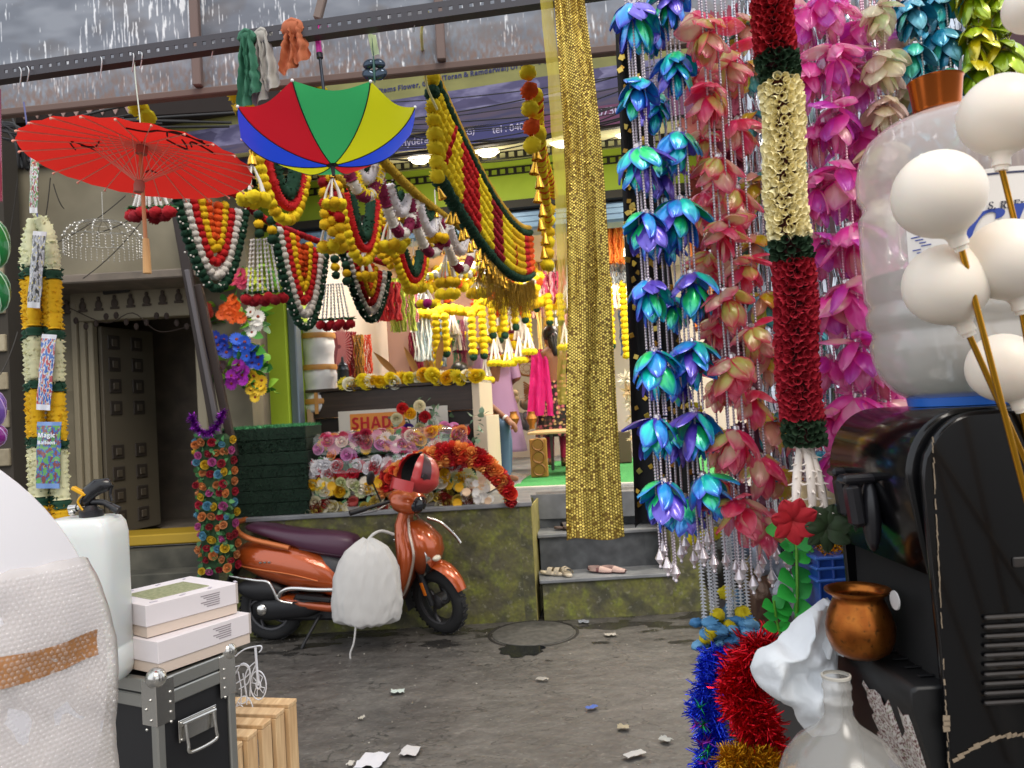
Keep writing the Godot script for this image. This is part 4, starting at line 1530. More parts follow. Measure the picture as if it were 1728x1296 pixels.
		part("green_loop", fuzzy_tube(ucurve(p0.lerp(p1, 0.30), p1.lerp(p0, 0.22), drop * 0.62, 16, 2.4), 0.036), fuzz(GR), t, T(-ra))
	for k in 4:
		var p := at(632 + 8 * k, 352 + 10 * k, 5.1 + 0.1 * k)
		pom_line(t, P3([p, p + V(0, -0.32, 0)]), 0.026, [YD, YD, RE, GR, OR, YD], 1.8)
	for k in 3:
		var p := at(545 + 12 * k, 290 + 12 * k, 4.2)
		pom_line(t, P3([p, p + V(0, -0.3, 0)]), 0.032, [YD, DR, YD, RE, YD], 1.8)
	flush(t, "marigold", "far_marigolds")

	# white, maroon and yellow fuzzy swags
	ra = at(585, 275, 4.0)
	t = thing("white_maroon_toran", "yellow rope toran with fuzzy white and maroon garland swags", "toran", ra)
	rr = smooth([at(620, 235, 3.9), at(650, 275, 4.2), at(700, 325, 4.8), at(750, 365, 5.4), at(800, 400, 6.2)], 6)
	b = MB.new()
	b = fuzzy_tube(rr, 0.027)
	part("top_rope", b, fuzz("#a58512"), t, T(-ra))
	for s in [[582, 272, 4.0, 645, 275, 4.3, 620, 332, 1], [640, 300, 4.4, 700, 340, 4.9, 668, 395, 0], [690, 335, 4.8, 752, 372, 5.4, 722, 428, 0], [742, 372, 5.3, 800, 410, 6.1, 775, 455, 0]]:
		var p0 := at(s[0], s[1], s[2])
		var p1 := at(s[3], s[4], s[5])
		var low := at(s[6], s[7], (s[2] + s[5]) / 2)
		var drop: float = (p0.y + p1.y) / 2 - low.y
		var u := ucurve(p0, p1, drop, 24, 2.0)
		for k in 6:
			part("garland_section", fuzzy_tube(u.slice(4 * k, 4 * k + 5), 0.034), fuzz([MA, WH][k % 2]), t, T(-ra))
		if s[8]: part("yellow_loop", fuzzy_tube(ucurve(p0.lerp(p1, 0.14), p1.lerp(p0, 0.05), drop * 0.97, 20, 2.4), 0.033), fuzz(YE), t, T(-ra))
		part("white_loop", fuzzy_tube(ucurve(p0.lerp(p1, 0.25), p1.lerp(p0, 0.25), drop * 0.5, 14, 2.2), 0.036), fuzz("#cfcad0"), t, T(-ra))
		part("green_loop", fuzzy_tube(ucurve(p0.lerp(p1, 0.36), p1.lerp(p0, 0.4), drop * 0.2, 8, 2.0), 0.024), fuzz(GR), t, T(-ra))

	# pendants
	for e in [[424, 250, 3.55, 0.14, 0.23, [YE], "yellow ball pair on white stems under the blue edge of the rainbow umbrella", ""],
		[560, 278, 4.0, 0.12, 0.2, [YE, YD], "pendant with white stems right below the tip of the rainbow umbrella", MA],
		[556, 330, 4.3, 0.15, 0.28, [YD, YE], "pendant with silver filigree stems and a broad yellow flower ring over the lime pillar edge", ""],
		[658, 340, 4.9, 0.17, 0.28, [YE, YD], "pendant with a broad ring of yellow flowers under the white and maroon swags", MA],
		[612, 405, 5.4, 0.15, 0.25, [YD], "small pendant of two yellow heads beside the second marigold swag", ""],
		[698, 430, 5.8, 0.17, 0.24, [YE], "pendant with plain yellow ring before the pale tinsel curtains", ""],
		[752, 405, 5.6, 0.16, 0.30, [YD], "pendant with tight olive yellow heads below the gold bells", ""],
		[716, 470, 6.3, 0.16, 0.20, [YE, "#a51a70"], "pendant with yellow and magenta heads at the shop opening", ""],
		[754, 470, 6.6, 0.2, 0.12, [YE], "pendant with a green ruff over a yellow ring, left of the gold fringe", "#557a22"],
		[806, 465, 6.6, 0.2, 0.14, [YD, YE], "pendant with pale stems just beneath the gold fringe", ""],
		[672, 355, 5.0, 0.12, 0.2, [YE], "gold bell pendant tucked beside the white and maroon toran rope", ""],
		[735, 350, 5.2, 0.14, 0.2, [YD], "gold bell pendant hung close to the lowest rope knots", ""]]:
		pendant(e[0], e[1], e[2], e[3], e[4], e[5], e[6], e[7])
	# red ball pendants with long white bead strings
	for e in [[440, 405, 4.35, 22, 0.30], [563, 480, 5.2, 18, 0.24], [253, 318, 3.9, 26, 0.10]]:
		var o := at(e[0], e[1], e[2])
		t = thing("red_ball_pendant", ["fringe of white bead strings ending in red balls beside the flower bunches", "white bead tassel with a green leaf ruff and red balls over the counter", "short tassel of red balls with green leaves peeping under the red parasol"][[440, 563, 253].find(int(e[0]))], "pendant", o, "red ball tassels")
		b = MB.new()
		for k in 7:
			var x := 0.03 * (k - 3)
			b.tube(P3([V(x * 0.6, 0, 0), V(x, -e[4], 0.01 * (k % 2))]), 0.005, 4)
			for j in 12: b.ball(V(x * (0.6 + 0.4 * j / 12.0), -e[4] * j / 12.0, 0.01 * (k % 2)), Vector3.ONE * 0.009, 3, 5)
		part("bead_strings", b, cmat("#dcd8d4", 0.5), t)
		for k in 7: pom(t, V(0.033 * (k - 3), -e[4] - 0.03 - 0.014 * (k % 2), R(-0.03, 0.03)), 0.032, ["#b31422", "#8f0f20"][k % 2])
		b = MB.new()
		for k in 8: tuft(b, V(0.03 * (k - 3.5), -e[4] + 0.005, 0), 0.05, 7, 0.2, V(1, 0.3, 1))
		part("leaf_ruff", b, cmat("#245c2c", 0.8), t)


func strip_curtain(px: float, py0: float, py1: float, w: float, d: float, hexes: Array, label: String, rough := 0.7, metal := 0.0) -> void:
	# a bunch of long loose ribbons hanging straight down
	var o := at(px, py0, d)
	var l := (py1 - py0) / F * d
	var t := thing("ribbon_bunch", label, "ribbons", o, "ribbons and fringes hanging in the shop")
	for c in hexes.size():
		var b := MB.new()
		var n := 16
		for i in n:
			var x := R(-0.5, 0.5) * w
			var z := R(-0.05, 0.05)
			var p := PackedVector3Array()
			for k in 9: p.append(V(x + 0.012 * sin(k * 1.7 + i), -l * k / 8.0 * R(0.97, 1.0), z + 0.01 * cos(k * 1.3 + i * 2)))
			b.tube(p, w * R(0.03, 0.055), 4)
			for k in 14: tuft(b, V(x, -l * R(0, 1), z), w * 0.1, 3, 0.3)
		part("ribbon", b, cmat(hexes[c], rough, metal), t)


func ball_string(px: float, py0: float, py1: float, d: float, r: float, hex: String, end: String, label: String) -> void:
	var o := at(px, py0, d)
	var l := (py1 - py0) / F * d
	var t := thing("marigold_drop", label, "garland", o, "straight marigold strings inside the shop")
	var b := MB.new()
	pom_line(t, P3([o, o + V(0, -l, 0)]), r, [hex], 1.5)
	if end:
		b = MB.new()
		b.ball(V(0, -l - r * 0.6, 0), V(r, r, r), 5, 8)
		part("end_ball", b, fuzz(end), t)


func white_drop(px: float, py: float, d: float, s: float, hex: String, ring := "") -> void:
	var t := thing("tuberose_drop", "white tuberose drop with a coloured ruff hanging inside the shop", "pendant", at(px, py, d), "white flower drops inside the shop")
	var b := MB.new()
	for k in 5:
		var a := TAU * k / 5
		b.tube(P3([V(0, 0, 0), V(cos(a) * 0.03 * s, -0.14 * s, sin(a) * 0.03 * s), V(cos(a) * 0.07 * s, -0.3 * s, sin(a) * 0.07 * s)]), [0.01 * s, 0.016 * s, 0.02 * s], 5)
	part("stems", b, cmat("#ece6e0", 0.6), t)
	b = MB.new()
	tuft(b, V(0, -0.31 * s, 0), 0.10 * s, 50, 0.25, V(1, 0.35, 1))
	part("ruff", b, cmat(hex, 0.7), t)
	if ring:
		b = MB.new()
		for k in 8:
			var a := TAU * k / 8
			b.ball(V(cos(a) * 0.085 * s, -0.35 * s, sin(a) * 0.085 * s), Vector3.ONE * 0.045 * s, 5, 7)
		part("flower_ring", b, fuzz(ring), t)


func shop_goods() -> void:
	var dd := 9.2
	# marigold row that edges the middle of the shop, with straight drops
	var o := at(700, 525, 8.4)
	var t := thing("inner_marigold_garland", "horizontal yellow marigold garland strung across the middle of the shop", "garland", o)
	var b := MB.new()
	pom_line(t, smooth([at(696, 528, 8.2), at(730, 530, 8.3), at(752, 522, 8.4), at(800, 526, 8.5), at(812, 508, 8.6), at(842, 514, 8.7), at(862, 506, 8.8), at(905, 512, 8.9), at(925, 500, 9.0)], 6), 0.062, [YE, YE, YD], 1.3)
	for e in [[735, 535, 618, 7.9, "marigold string reaching lowest, beside the pale blue ribbons"], [750, 535, 592, 7.9, "green tipped marigold string beside the plain green ribbons"], [795, 530, 598, 8.2, "long green tipped marigold string beside the grey ribbons"], [812, 510, 596, 8.3, "long marigold string above the counter end"], [829, 515, 562, 8.4, "middling marigold string above the lilac tunic, towards the counter"], [849, 515, 562, 8.5, "middling marigold string straight above the lilac tunic"], [868, 510, 548, 8.6, "short marigold string above the cane ring"], [885, 512, 536, 8.7, "shortest marigold string, under the gold fringe"], [843, 555, 570, 8.9, "stub of marigolds tucked between two longer strings"], [925, 500, 540, 8.9, "short marigold string above the black haired woman"], [944, 500, 540, 8.9, "short marigold string nearest the sheer edge of the sequin cloth"], [1050, 480, 600, 8.8, "marigold string glimpsed nearest the black cloth"], [1026, 470, 580, 8.8, "marigold string glimpsed nearest the gold sequins"]]:
		ball_string(e[0], e[1], e[2], e[3], 0.045, YE, GR if e[2] < 600 else "", e[4])
	for k in 22:
		var px := 694 + 10.0 * k + R(-4, 4)
		ball_string(px, R(425, 470), R(500, 590) if px < 900 else R(490, 530), R(9.2, 10.2), 0.042, [YE, YD, OR, YE][k % 4], GR if k % 3 == 0 else "", "marigold string in the thick of the hangings at the back of the shop")
	for e in [[690, 452, 7.4, 752, 448, 7.6], [752, 450, 7.6, 810, 446, 7.9], [812, 470, 8.3, 862, 466, 8.4], [862, 470, 8.4, 912, 462, 8.6]]:
		var p0 := at(e[0], e[1], e[2])
		var sg := thing("inner_swag", ["yellow marigold swag nearest the lime fringe under the ceiling", "yellow marigold swag under the gold bells", "small yellow swag under the gold fringe", "small yellow swag left of the sequin cloth"][[690, 752, 812, 862].find(int(e[0]))], "garland", p0, "marigold swags inside the shop")
		pom_line(sg, ucurve(p0, at(e[3], e[4], e[5]), 0.22, 16, 2.2), 0.055, [YE, YD, YE, OR], 1.35)
		pom_line(sg, ucurve(p0, at(e[3], e[4], e[5]), 0.10, 16, 2.2), 0.045, [YE, WH], 1.35)
	for k in 26:
		white_drop(690 + 10.4 * k + R(-4, 4), R(515, 560) if k < 20 else R(455, 490), R(8.6, 9.8), R(0.8, 1.2), ["#b0356e", "#c9a2b5", "#c3313f", "#d9d3c8"][k % 4], [YE, "", ""][k % 3])
	for e in [[833, 572], [856, 573], [875, 567], [890, 553], [818, 600], [952, 545]]:
		white_drop(e[0], e[1], 8.3, 0.75, "#e8e0d4", YE)
	# coloured fringes and ribbons
	for e in [[590, 560, 640, 0.10, 7.9, ["#8e1a2c", "#b8242c"], "deep red ribbons by the pale wrapped figure"],
		[604, 565, 640, 0.08, 7.8, ["#6a5a2a", "#c9902f"], "olive and gold ribbons between red and orange ones"],
		[618, 565, 632, 0.08, 7.9, ["#e0451c"], "bright orange ribbons over the counter"],
		[650, 478, 542, 0.22, 7.2, ["#d6282c", "#b5202a"], "broad red fluffy fringe right of the third swag"],
		[676, 470, 560, 0.2, 7.6, ["#c3cf5a", "#a8c048"], "lime green fluffy fringe beside the broad red one"],
		[692, 470, 545, 0.12, 7.9, ["#d886a4", "#e0b0bd"], "pale pink fluffy fringe"],
		[708, 480, 610, 0.16, 8.3, ["#b9cfd6", "#e2e6e4"], "pale blue and white ribbon fringe"],
		[700, 560, 640, 0.12, 8.5, ["#c42a60", "#8f1c3c"], "magenta flower fringe beside dried palm leaves"],
		[722, 540, 640, 0.09, 8.4, ["#c79a3a"], "gold sequin ribbons left of the pale blue ones"],
		[738, 540, 620, 0.12, 8.8, ["#7f9dba", "#b8c4cc"], "dusty blue ribbons behind the slanted marigold strings"],
		[768, 540, 618, 0.08, 8.8, ["#35805c"], "plain green ribbon bunch right of the slanted marigold strings"],
		[780, 540, 618, 0.06, 8.8, ["#8c2f5c"], "plum ribbon bunch beside the plain green one"],
		[790, 540, 618, 0.06, 8.9, ["#a9a6a6"], "grey ribbon bunch beside the plum one"],
		[930, 460, 512, 0.26, 9.0, ["#d9527c", "#f0b6c4"], "pink and white beaded curtain left of the gold sequin cloth"],
		[1034, 370, 445, 0.30, 8.6, ["#dd6a1c", "#e88a30"], "orange flower curtain between the sequin cloth and the black cloth"],
		[1014, 365, 480, 0.08, 8.5, ["#e07c1a", "#e8b41a"], "narrow orange garland at the edge of the sequin cloth"],
		[1036, 445, 480, 0.28, 8.8, ["#cfd3d8", "#a2a7ad"], "silver tinsel fringe under the orange flower curtain"],
		[1010, 480, 640, 0.1, 8.7, ["#c2b8a8", "#8a5a3c"], "brown and cream tassel strings"],
		[1052, 520, 600, 0.12, 9.2, ["#3f5f8c"], "navy ribbons by the black cloth"],
		[1180, 300, 560, 0.3, 8.8, ["#d87a2c", "#8c5a2c"], "orange and brown ribbons showing between the blue flower strings"],
		[862, 590, 620, 0.1, 9.8, ["#a31c2c"], "crimson tassels over the wooden rack"], [893, 585, 612, 0.14, 9.8, ["#b0202c"], "red tassel cluster behind the pink scarf"],
		[915, 590, 610, 0.14, 10.0, ["#1c6a48"], "dark green cloth hanging by the dark haired woman"], [806, 585, 615, 0.16, 10.0, ["#174a38"], "bottle green cloth hanging over the counter end"]]:
		strip_curtain(e[0], e[1], e[2], e[3] * 1.15, e[4], e[5], e[6], 0.6, 0.6 if e[6].begins_with("gold") or e[6].begins_with("silver") else 0.0)
	for k in 30:
		var px := 500 + 20.0 * k
		var hexes := [["#d9c9c0", "#e6b8b0"], ["#e4dccb"], ["#c9a2a0"], ["#e0c070"], ["#d8dce0"], ["#e3a0b0"]]
		strip_curtain(px, R(395, 440), R(520, 600), 0.3, 10.4, hexes[k % 6], ["pale pink", "cream", "dusty rose", "straw yellow", "silver white", "light pink"][k % 6] + " curtain of streamers at the back wall of the shop")
	# back wall racks of goods, low
	for k in 14:
		var px := 700 + 22.0 * k
		b = MB.new()
		for j in 5:
			b.ball(V(R(-0.12, 0.12), R(-0.2, 0.2), 0), V(R(0.05, 0.1), R(0.05, 0.1), 0.04), 5, 8)
		single("packed_goods", b, cmat(["#6d5a4c", "#8a2f3a", "#a08a6a", "#54505a", "#7a6a5a"][k % 5], 0.7), ["brown", "wine red", "tan", "slate grey", "khaki"][k % 5] + " heap of packed trimmings on the back shelf", "goods", "packed goods on the back shelf", T(at(px, R(640, 735), 10.2)))
	# pale wrapped figure with tan tape at the corner
	o = S(-1.92, 1.72, 0.44)
	t = thing("wrapped_bundle", "tall white wrapped bundle bound with tan tape beside the lime pillar", "bundle", o)
	var n := noise(401, 3.0, 3)
	var rings := []
	for i in 30:
		var f := i / 29.0
		var y := f * 0.86
		var r := 0.15 + 0.010 * sin(f * 20.0)
		if f > 0.9: r *= 0.8
		var rg := PackedVector3Array()
		for k in 24:
			var a := -TAU * k / 24
			var q := r * (1 + 0.14 * n.get_noise_3d(cos(a), y * 2, sin(a)))
			rg.append(V(cos(a) * q, y, sin(a) * q))
		rings.append(rg)
	b = MB.new()
	b.loft(rings)
	part("wrapping", b, cmat("#d9dae0", 0.35), t)
	for y in [0.1, 0.42, 0.72]:
		b = MB.new()
		b.lathe([Vector2(0.166, -0.025), Vector2(0.17, 0.0), Vector2(0.166, 0.025)], 24)
		part("tape_band", b, cmat("#b98546", 0.4), t, T(V(0, y, 0)))
	b = MB.new()
	b.box(V(0.0, 0.08, 0.168), V(0.035, 0.2, 0.008), Basis(), 0.002)
	part("tape_band", b, cmat("#b98546", 0.4), t)
	# pink paper fan hanging behind
	o = atz(572, 585, 7.5)
	t = thing("paper_fan", "dusty pink pleated paper fan hanging beside the wrapped bundle", "fan", o)
	b = MB.new()
	for k in 24:
		var a := -1.9 + 3.8 * k / 24
		var p0 := V(cos(a), sin(a), 0) * 0.02
		var p1 := V(cos(a) * 0.13, sin(a) * 0.24, 0.0)
		b.bar(p0, p1, 0.012, 0.004, V(-sin(a), cos(a), 0.4))
	part("pleats", b, cmat("#d98f90", 0.8), t)
	b = MB.new()
	b.box(V(0, -0.1, -0.03), V(0.12, 0.5, 0.02), Basis(), 0.01)
	part("backing", b, cmat("#a5606a", 0.8), t)
	b = MB.new()
	sbox(b, -1.9, -0.55, 0.92, 3.1, 2.5, 2.56, 0.01)
	single("pink_partition", b, cmat("#a98478", 0.8), "dusty pink partition standing behind the counter", "partition")
	# round wood rack pieces: cane ring and carved lattice
	o = at(889, 621, 9.6)
	t = thing("cane_ring", "eight sided cane ring hanging between the two women", "ring", o)
	b = MB.new()
	var p8 := PackedVector3Array()
	for k in 9: p8.append(V(cos(TAU * k / 8 + 0.2) * 0.11, sin(TAU * k / 8 + 0.2) * 0.1, 0))
	b.tube(p8, 0.016, 6)
	for k in 8: b.bar(p8[k], p8[(k + 3) % 8], 0.006, 0.004, V(0, 0, 1))
	part("cane", b, cmat("#a3763a", 0.6), t)
	o = at(895, 660, 9.6)
	t = thing("lattice_ornament", "diamond shaped carved gold lattice ornament below the cane ring", "ornament", o)
	b = MB.new()
	for k in 5:
		var f := -1.0 + 0.5 * k
		b.bar(V(-0.08, 0.12 * f * 0.5 - 0.06, 0), V(0.08, 0.12 * f * 0.5 + 0.06, 0), 0.012, 0.02, V(0, 0, 1))
		b.bar(V(0.08, 0.12 * f * 0.5 - 0.06, 0.004), V(-0.08, 0.12 * f * 0.5 + 0.06, 0.004), 0.012, 0.02, V(0, 0, 1))
	part("lattice", b, cmat("#b0803a", 0.5), t)
	# light curtain rods of gold stuff by the right edge
	for k in 6:
		var oo := at(1056 + 4 * k, 640 + 20 * k, 8.5)
		b = MB.new()
		tuft(b, Vector3.ZERO, 0.12, 40, 0.2)
		single("pale_posy", b, cmat(["#e9e0cf", "#e2c9a0"][k % 2], 0.8), ["cream", "straw coloured"][k % 2] + " posy glimpsed beside the black cloth with gold squares", "flowers", "posies glimpsed by the black cloth", T(oo))
	# dried palm leaves standing on the counter
	for e in [[655, 625, -0.75], [690, 628, -0.4], [720, 615, 0.2]]:
		b = MB.new()
		var z: float = e[2]
		b.grid(8, 2, func(u: float, v: float): return V((v - 0.5) * 0.07 * sin(PI * clampf(u * 0.9 + 0.1, 0, 1)), u * 0.36, 0.012 * absf(v - 0.5)))
		single("palm_leaf", b, cmat("#a9783a", 0.6), ["dried brown palm leaf leaning furthest over on the counter", "dried brown palm leaf standing in the middle of the counter", "dried palm leaf leaning towards the marigold strings"][int(e[0] > 680) + int(e[0] > 700)], "leaf", "dried palm leaves behind the counter flowers", Transform3D(Basis(Vector3.BACK, -z), at(e[0] + 18, e[1] + 10, 7.75)))


func rose(hex: String, r: float, petals := 3) -> ArrayMesh:
	var key := "rose_%d" % petals
	if not keep.has(key):
		var b := MB.new()
		for ring in petals:
			var n := 5
			var rad := 1.0 - 0.3 * ring
			for k in n:
				var a := TAU * (k + 0.5 * (ring % 2)) / n
				b.grid(3, 3, func(u: float, v: float):
					var s := (u - 0.5) * 1.5
					var q: float = a + s
					var open := rad * (0.35 + 0.65 * sin(v * 1.5))
					return V(cos(q) * open, 0.1 + (0.62 + 0.2 * ring) * v - 0.25 * v * v * (1 - 0.5 * ring) - 0.1 * pow(absf(u - 0.5) * 2, 2), sin(q) * open))
		b.ball(V(0, 0.5, 0), V(0.22, 0.3, 0.22), 5, 7)
		keep[key] = b.done()
	return keep[key]

func daisy() -> ArrayMesh:
	if not keep.has("daisy"):
		var b := MB.new()
		for ring in 2:
			for k in 9:
				var a := TAU * (k + 0.5 * ring) / 9
				b.grid(2, 3, func(u: float, v: float):
					var w := (u - 0.5) * 0.5 * sin(PI * clampf(v * 0.85 + 0.12, 0, 1))
					return Basis(Vector3.UP, a) * V(v, 0.16 * v + 0.1 * ring + 0.12 * v * v, w))
		keep["daisy"] = b.done()
		b = MB.new()
		b.ball(V(0, 0.14, 0), V(0.24, 0.12, 0.24), 5, 9)
		keep["daisy_eye"] = b.done()
	return keep["daisy"]

func leaf_mesh() -> ArrayMesh:
	if not keep.has("leaf"):
		var b := MB.new()
		b.grid(5, 2, func(u: float, v: float):
			var w := 0.36 * sin(PI * pow(u, 0.8)) * (v - 0.5) * 2
			return V(u, 0.25 * u * (1 - u) + 0.22 * absf(w), w))
		keep["leaf"] = b.done()
	return keep["leaf"]

func face_cam(p: Vector3, spread := 0.5) -> Basis:          # a flower's up axis turned out of the bunch
	var y := (V(R(-spread, spread), R(-spread, spread), 1)).normalized()
	var x := y.cross(V(R(-1, 1), R(-1, 1), 0.1)).normalized()
	return Basis(x, y, x.cross(y))

func petal_mat(hex: String) -> StandardMaterial3D:
	var m := cmat(hex, 0.6)
	m.backlight_enabled = true
	m.backlight = Color(hex) * 0.5
	return m


func flower_displays() -> void:
	# bunches tied to the lime pillar
	var bunches := [[436, 478, 6.2, 0.16, "#d6e04a", 6, "lime yellow lily bunch topmost on the pillar"], [412, 475, 6.2, 0.12, "#d8476a", 4, "pink bloom bunch tucked beside the bead fringe"], [395, 526, 6.15, 0.16, "#f0641a", 9, "orange dahlia bunch on the pillar"], [432, 545, 6.2, 0.15, "#f2efe8", 7, "white daisy bunch on the pillar"],
		[378, 583, 6.15, 0.13, "#2744b8", 6, "deep blue bunch nearest the leaning post"], [412, 588, 6.1, 0.14, "#2f62d6", 6, "bright blue daisy bunch in the middle of the pillar"], [433, 603, 6.15, 0.13, "#2350cc", 6, "blue daisy bunch leaning out to the shop"], [407, 634, 6.1, 0.15, "#a92ab4", 8, "violet purple bunch under the blue ones"], [438, 652, 6.15, 0.16, "#eac42c", 7, "golden daisy bunch lowest on the pillar"], [352, 530, 6.3, 0.1, "#d0442c", 4, "small red and orange bunch behind the leaning post"], [372, 622, 6.3, 0.12, "#6d4a52", 5, "faded mauve bunch behind the violet one"]]
	for e in bunches:
		var o := at(e[0], e[1], e[2])
		var t := thing("flower_bunch", e[6], "flowers", o, "artificial flower bunches on the lime pillar")
		for k in 9:
			var q: Vector3 = V(R(-1, 1), R(-1, 1), R(-0.3, 0.1)) * e[3] * 0.85
			part("leaf", leaf_mesh(), petal_mat(["#3f8a2c", "#6aa82e", "#2c6a2a", "#8fc03c"][k % 4]), t, Transform3D(any_turn() * Basis(Vector3.RIGHT, 0.8) * Basis.from_scale(Vector3.ONE * R(0.09, 0.15)), q))
		for k in e[5]:
			var a: float = TAU * k / e[5]
			var q: Vector3 = V(cos(a), sin(a), 0) * e[3] * 0.55 * (0.35 + 0.65 * float(k % 3) / 2) + V(0, 0, 0.05)
			var f := part("bloom", daisy(), petal_mat(e[4]), t, Transform3D(face_cam(q, 0.45) * Basis.from_scale(Vector3.ONE * R(0.045, 0.06)), q))
			part("eye", keep["daisy_eye"], cmat("#8a3a1c" if e[4] != "#f0641a" else "#d8541a", 0.8), f)
	# standing column thick with roses, tied with purple tinsel
	var o := atz(372, 965, 5.75)
	var t := thing("rose_column", "tall column covered in small multicoloured roses with a purple tinsel bow", "flower column", o)
	var h := 1.02
	var b := MB.new()
	b.box(V(0, h / 2, 0), V(0.24, h, 0.14), Basis(), 0.04)
	part("column_core", b, cmat("#1f3d20", 0.9), t)
	var cols := ["#c9a82a", "#a8243a", "#c98048", "#b0508c", "#5a90a8", "#c08050", "#8f2030"]
	var i := 0
	for r in 13:
		for c in 4:
			var q := V(-0.11 + 0.064 * c + (0.03 if r % 2 else 0.0) + R(-0.014, 0.014), 0.04 + 0.077 * r + R(-0.018, 0.018), 0.072 + R(0, 0.02))
			piece("rose", rose("", 1), petal_mat(cols[(i * 3 + r * 2) % 7]), t, Transform3D(face_cam(q, 0.55) * Basis.from_scale(Vector3.ONE * R(0.026, 0.037)), q))
			i += 1
		for s in [-1, 1]:
			var q := V(0.125 * s, 0.05 + 0.077 * r, R(-0.03, 0.04))
			var y := V(s, 0, 0.5).normalized()
			piece("rose", rose("", 1), petal_mat(cols[(i * 3) % 7]), t, Transform3D(Basis(y.cross(Vector3.UP).normalized(), y, Vector3.UP) * Basis.from_scale(Vector3.ONE * 0.033), q))
			i += 1
	for k in 150:
		piece("leaf", leaf_mesh(), petal_mat(["#2c5a30", "#4a8a50"][k % 2]), t, Transform3D(face_cam(Vector3.BACK, 0.9) * Basis.from_scale(Vector3.ONE * 0.05), V(R(-0.13, 0.13), R(0.0, h), 0.075)))
	b = MB.new()
	for q in smooth([V(-0.12, h + 0.14, 0.1), V(-0.09, h + 0.06, 0.11), V(0.0, h + 0.01, 0.12), V(0.07, h + 0.07, 0.11), V(0.11, h + 0.16, 0.1)], 8): tuft(b, q, 0.045, 26, 0.12)
	part("tinsel_bow", b, mat("purple_tinsel", Color("#7a1f96"), 0.25, 0.8), t)
	# stack of folded artificial grass mats
	o = atz(470, 905, 6.28)
	t = thing("grass_mat_stack", "dark green stack of folded artificial grass mats on the plinth", "grass mats", V(o.x, 0.92, -6.28))
	var gm := mat("grass_mat", Color.WHITE, 0.95)
	gm.albedo_texture = grain("mat_grain", 411, 0.12, Color("#04110a"), Color("#103420"))
	world_tex(gm, 2.0)
	bump(gm, keep["mat_grain"], 1.2)
	for k in 7:
		b = MB.new()
		b.box(V(R(-0.008, 0.008), 0.05 + 0.098 * k, R(-0.008, 0.0)), V(0.655, 0.097, 0.5), Basis(Vector3.UP, R(-0.006, 0.006)), 0.006)
		part("folded_mat", b, gm, t)
	var blade := MB.new()
	blade.tri(V(-0.09, 0, 0), V(0, 1, 0.2), V(0.09, 0, 0))
	var xs := []
	var cc := []
	for k in 9000:
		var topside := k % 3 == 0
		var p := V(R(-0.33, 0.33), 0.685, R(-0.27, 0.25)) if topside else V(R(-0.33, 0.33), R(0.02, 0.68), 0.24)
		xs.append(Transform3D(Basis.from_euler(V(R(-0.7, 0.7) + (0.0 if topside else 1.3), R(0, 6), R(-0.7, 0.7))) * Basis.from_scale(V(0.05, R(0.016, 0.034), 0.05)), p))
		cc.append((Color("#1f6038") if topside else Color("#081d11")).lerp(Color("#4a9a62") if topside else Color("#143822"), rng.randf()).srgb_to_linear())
	mass("grass_blades", many(blade.done(), xs, cc), tint_mat("blade_tint", 0.8), t)
	# flat trays of flower mats wrapped in film
	var trays := [[664, 838, 6.34, 0.0, 1.36, 0.10, ["#8a2a22", "#c9c2a6", "#b8a34a", "#5a2a2a"], "lowest flower mat tray with dark red and cream blooms"], [660, 800, 6.36, 0.12, 1.38, 0.14, ["#e0b71e", "#c9d0a0", "#e3dccb", "#a84a6a"], "flower mat tray with yellow blooms and much green leaf"], [655, 772, 6.38, 0.27, 1.30, 0.14, ["#f0eef0", "#c42036", "#e8e6ea", "#d63a4a"], "film wrapped flower mat of white and red blooms"], [668, 735, 6.40, 0.42, 1.16, 0.2, ["#e2a0b8", "#e0b020", "#c83a6a", "#f0ddd0", "#e2955a", "#b02a4a", "#d68ac0"], "topmost film wrapped flower mat of pink and yellow roses"]]
	for e in trays:
		var q := atz(e[0], e[1], e[2])
		t = thing("flower_mat", e[7], "flower mat", V(q.x, 0.925 + e[3], -e[2]), "stacked flower mats on the plinth")
		b = MB.new()
		b.box(V(0, e[5] * 0.3, 0), V(e[4], e[5] * 0.6, 0.5), Basis(), 0.02)
		part("leafy_base", b, cmat("#24452a", 0.9), t)
		b = MB.new()
		b.box(V(0.0, 0.012, 0.235 if e[3] < 0.2 else 0.1), V(e[4] * 1.0, 0.03, 0.05), Basis(), 0.004)
		part("paper_edge", b, cmat("#8f8a86", 0.8), t)
		var w: float = e[4]
		var hh: float = e[5]
		for k in 130:
			var front := k % 3 != 2
			var pp := V(R(-0.5, 0.5) * w, R(0.05, 0.8) * hh, 0.255) if front else V(R(-0.5, 0.5) * w, hh * 0.72, R(-0.2, 0.24))
			var bs := face_cam(pp, 0.5) if front else face_cam(pp, 0.5).rotated(Vector3.RIGHT, -1.1)
			if k % 4 == 3: piece("leaf", leaf_mesh(), petal_mat(["#3a6a3c", "#7aa080", "#2a4a2c"][k % 3]), t, Transform3D(bs * Basis.from_scale(Vector3.ONE * 0.07), pp))
			elif k % 3 == 0: piece("bloom", daisy(), petal_mat(e[6][k % e[6].size()]), t, Transform3D(bs * Basis.from_scale(Vector3.ONE * R(0.045, 0.058)), pp))
			else: piece("rose", rose("", 1), petal_mat(e[6][k % e[6].size()]), t, Transform3D(bs * Basis.from_scale(Vector3.ONE * R(0.043, 0.056)), pp))
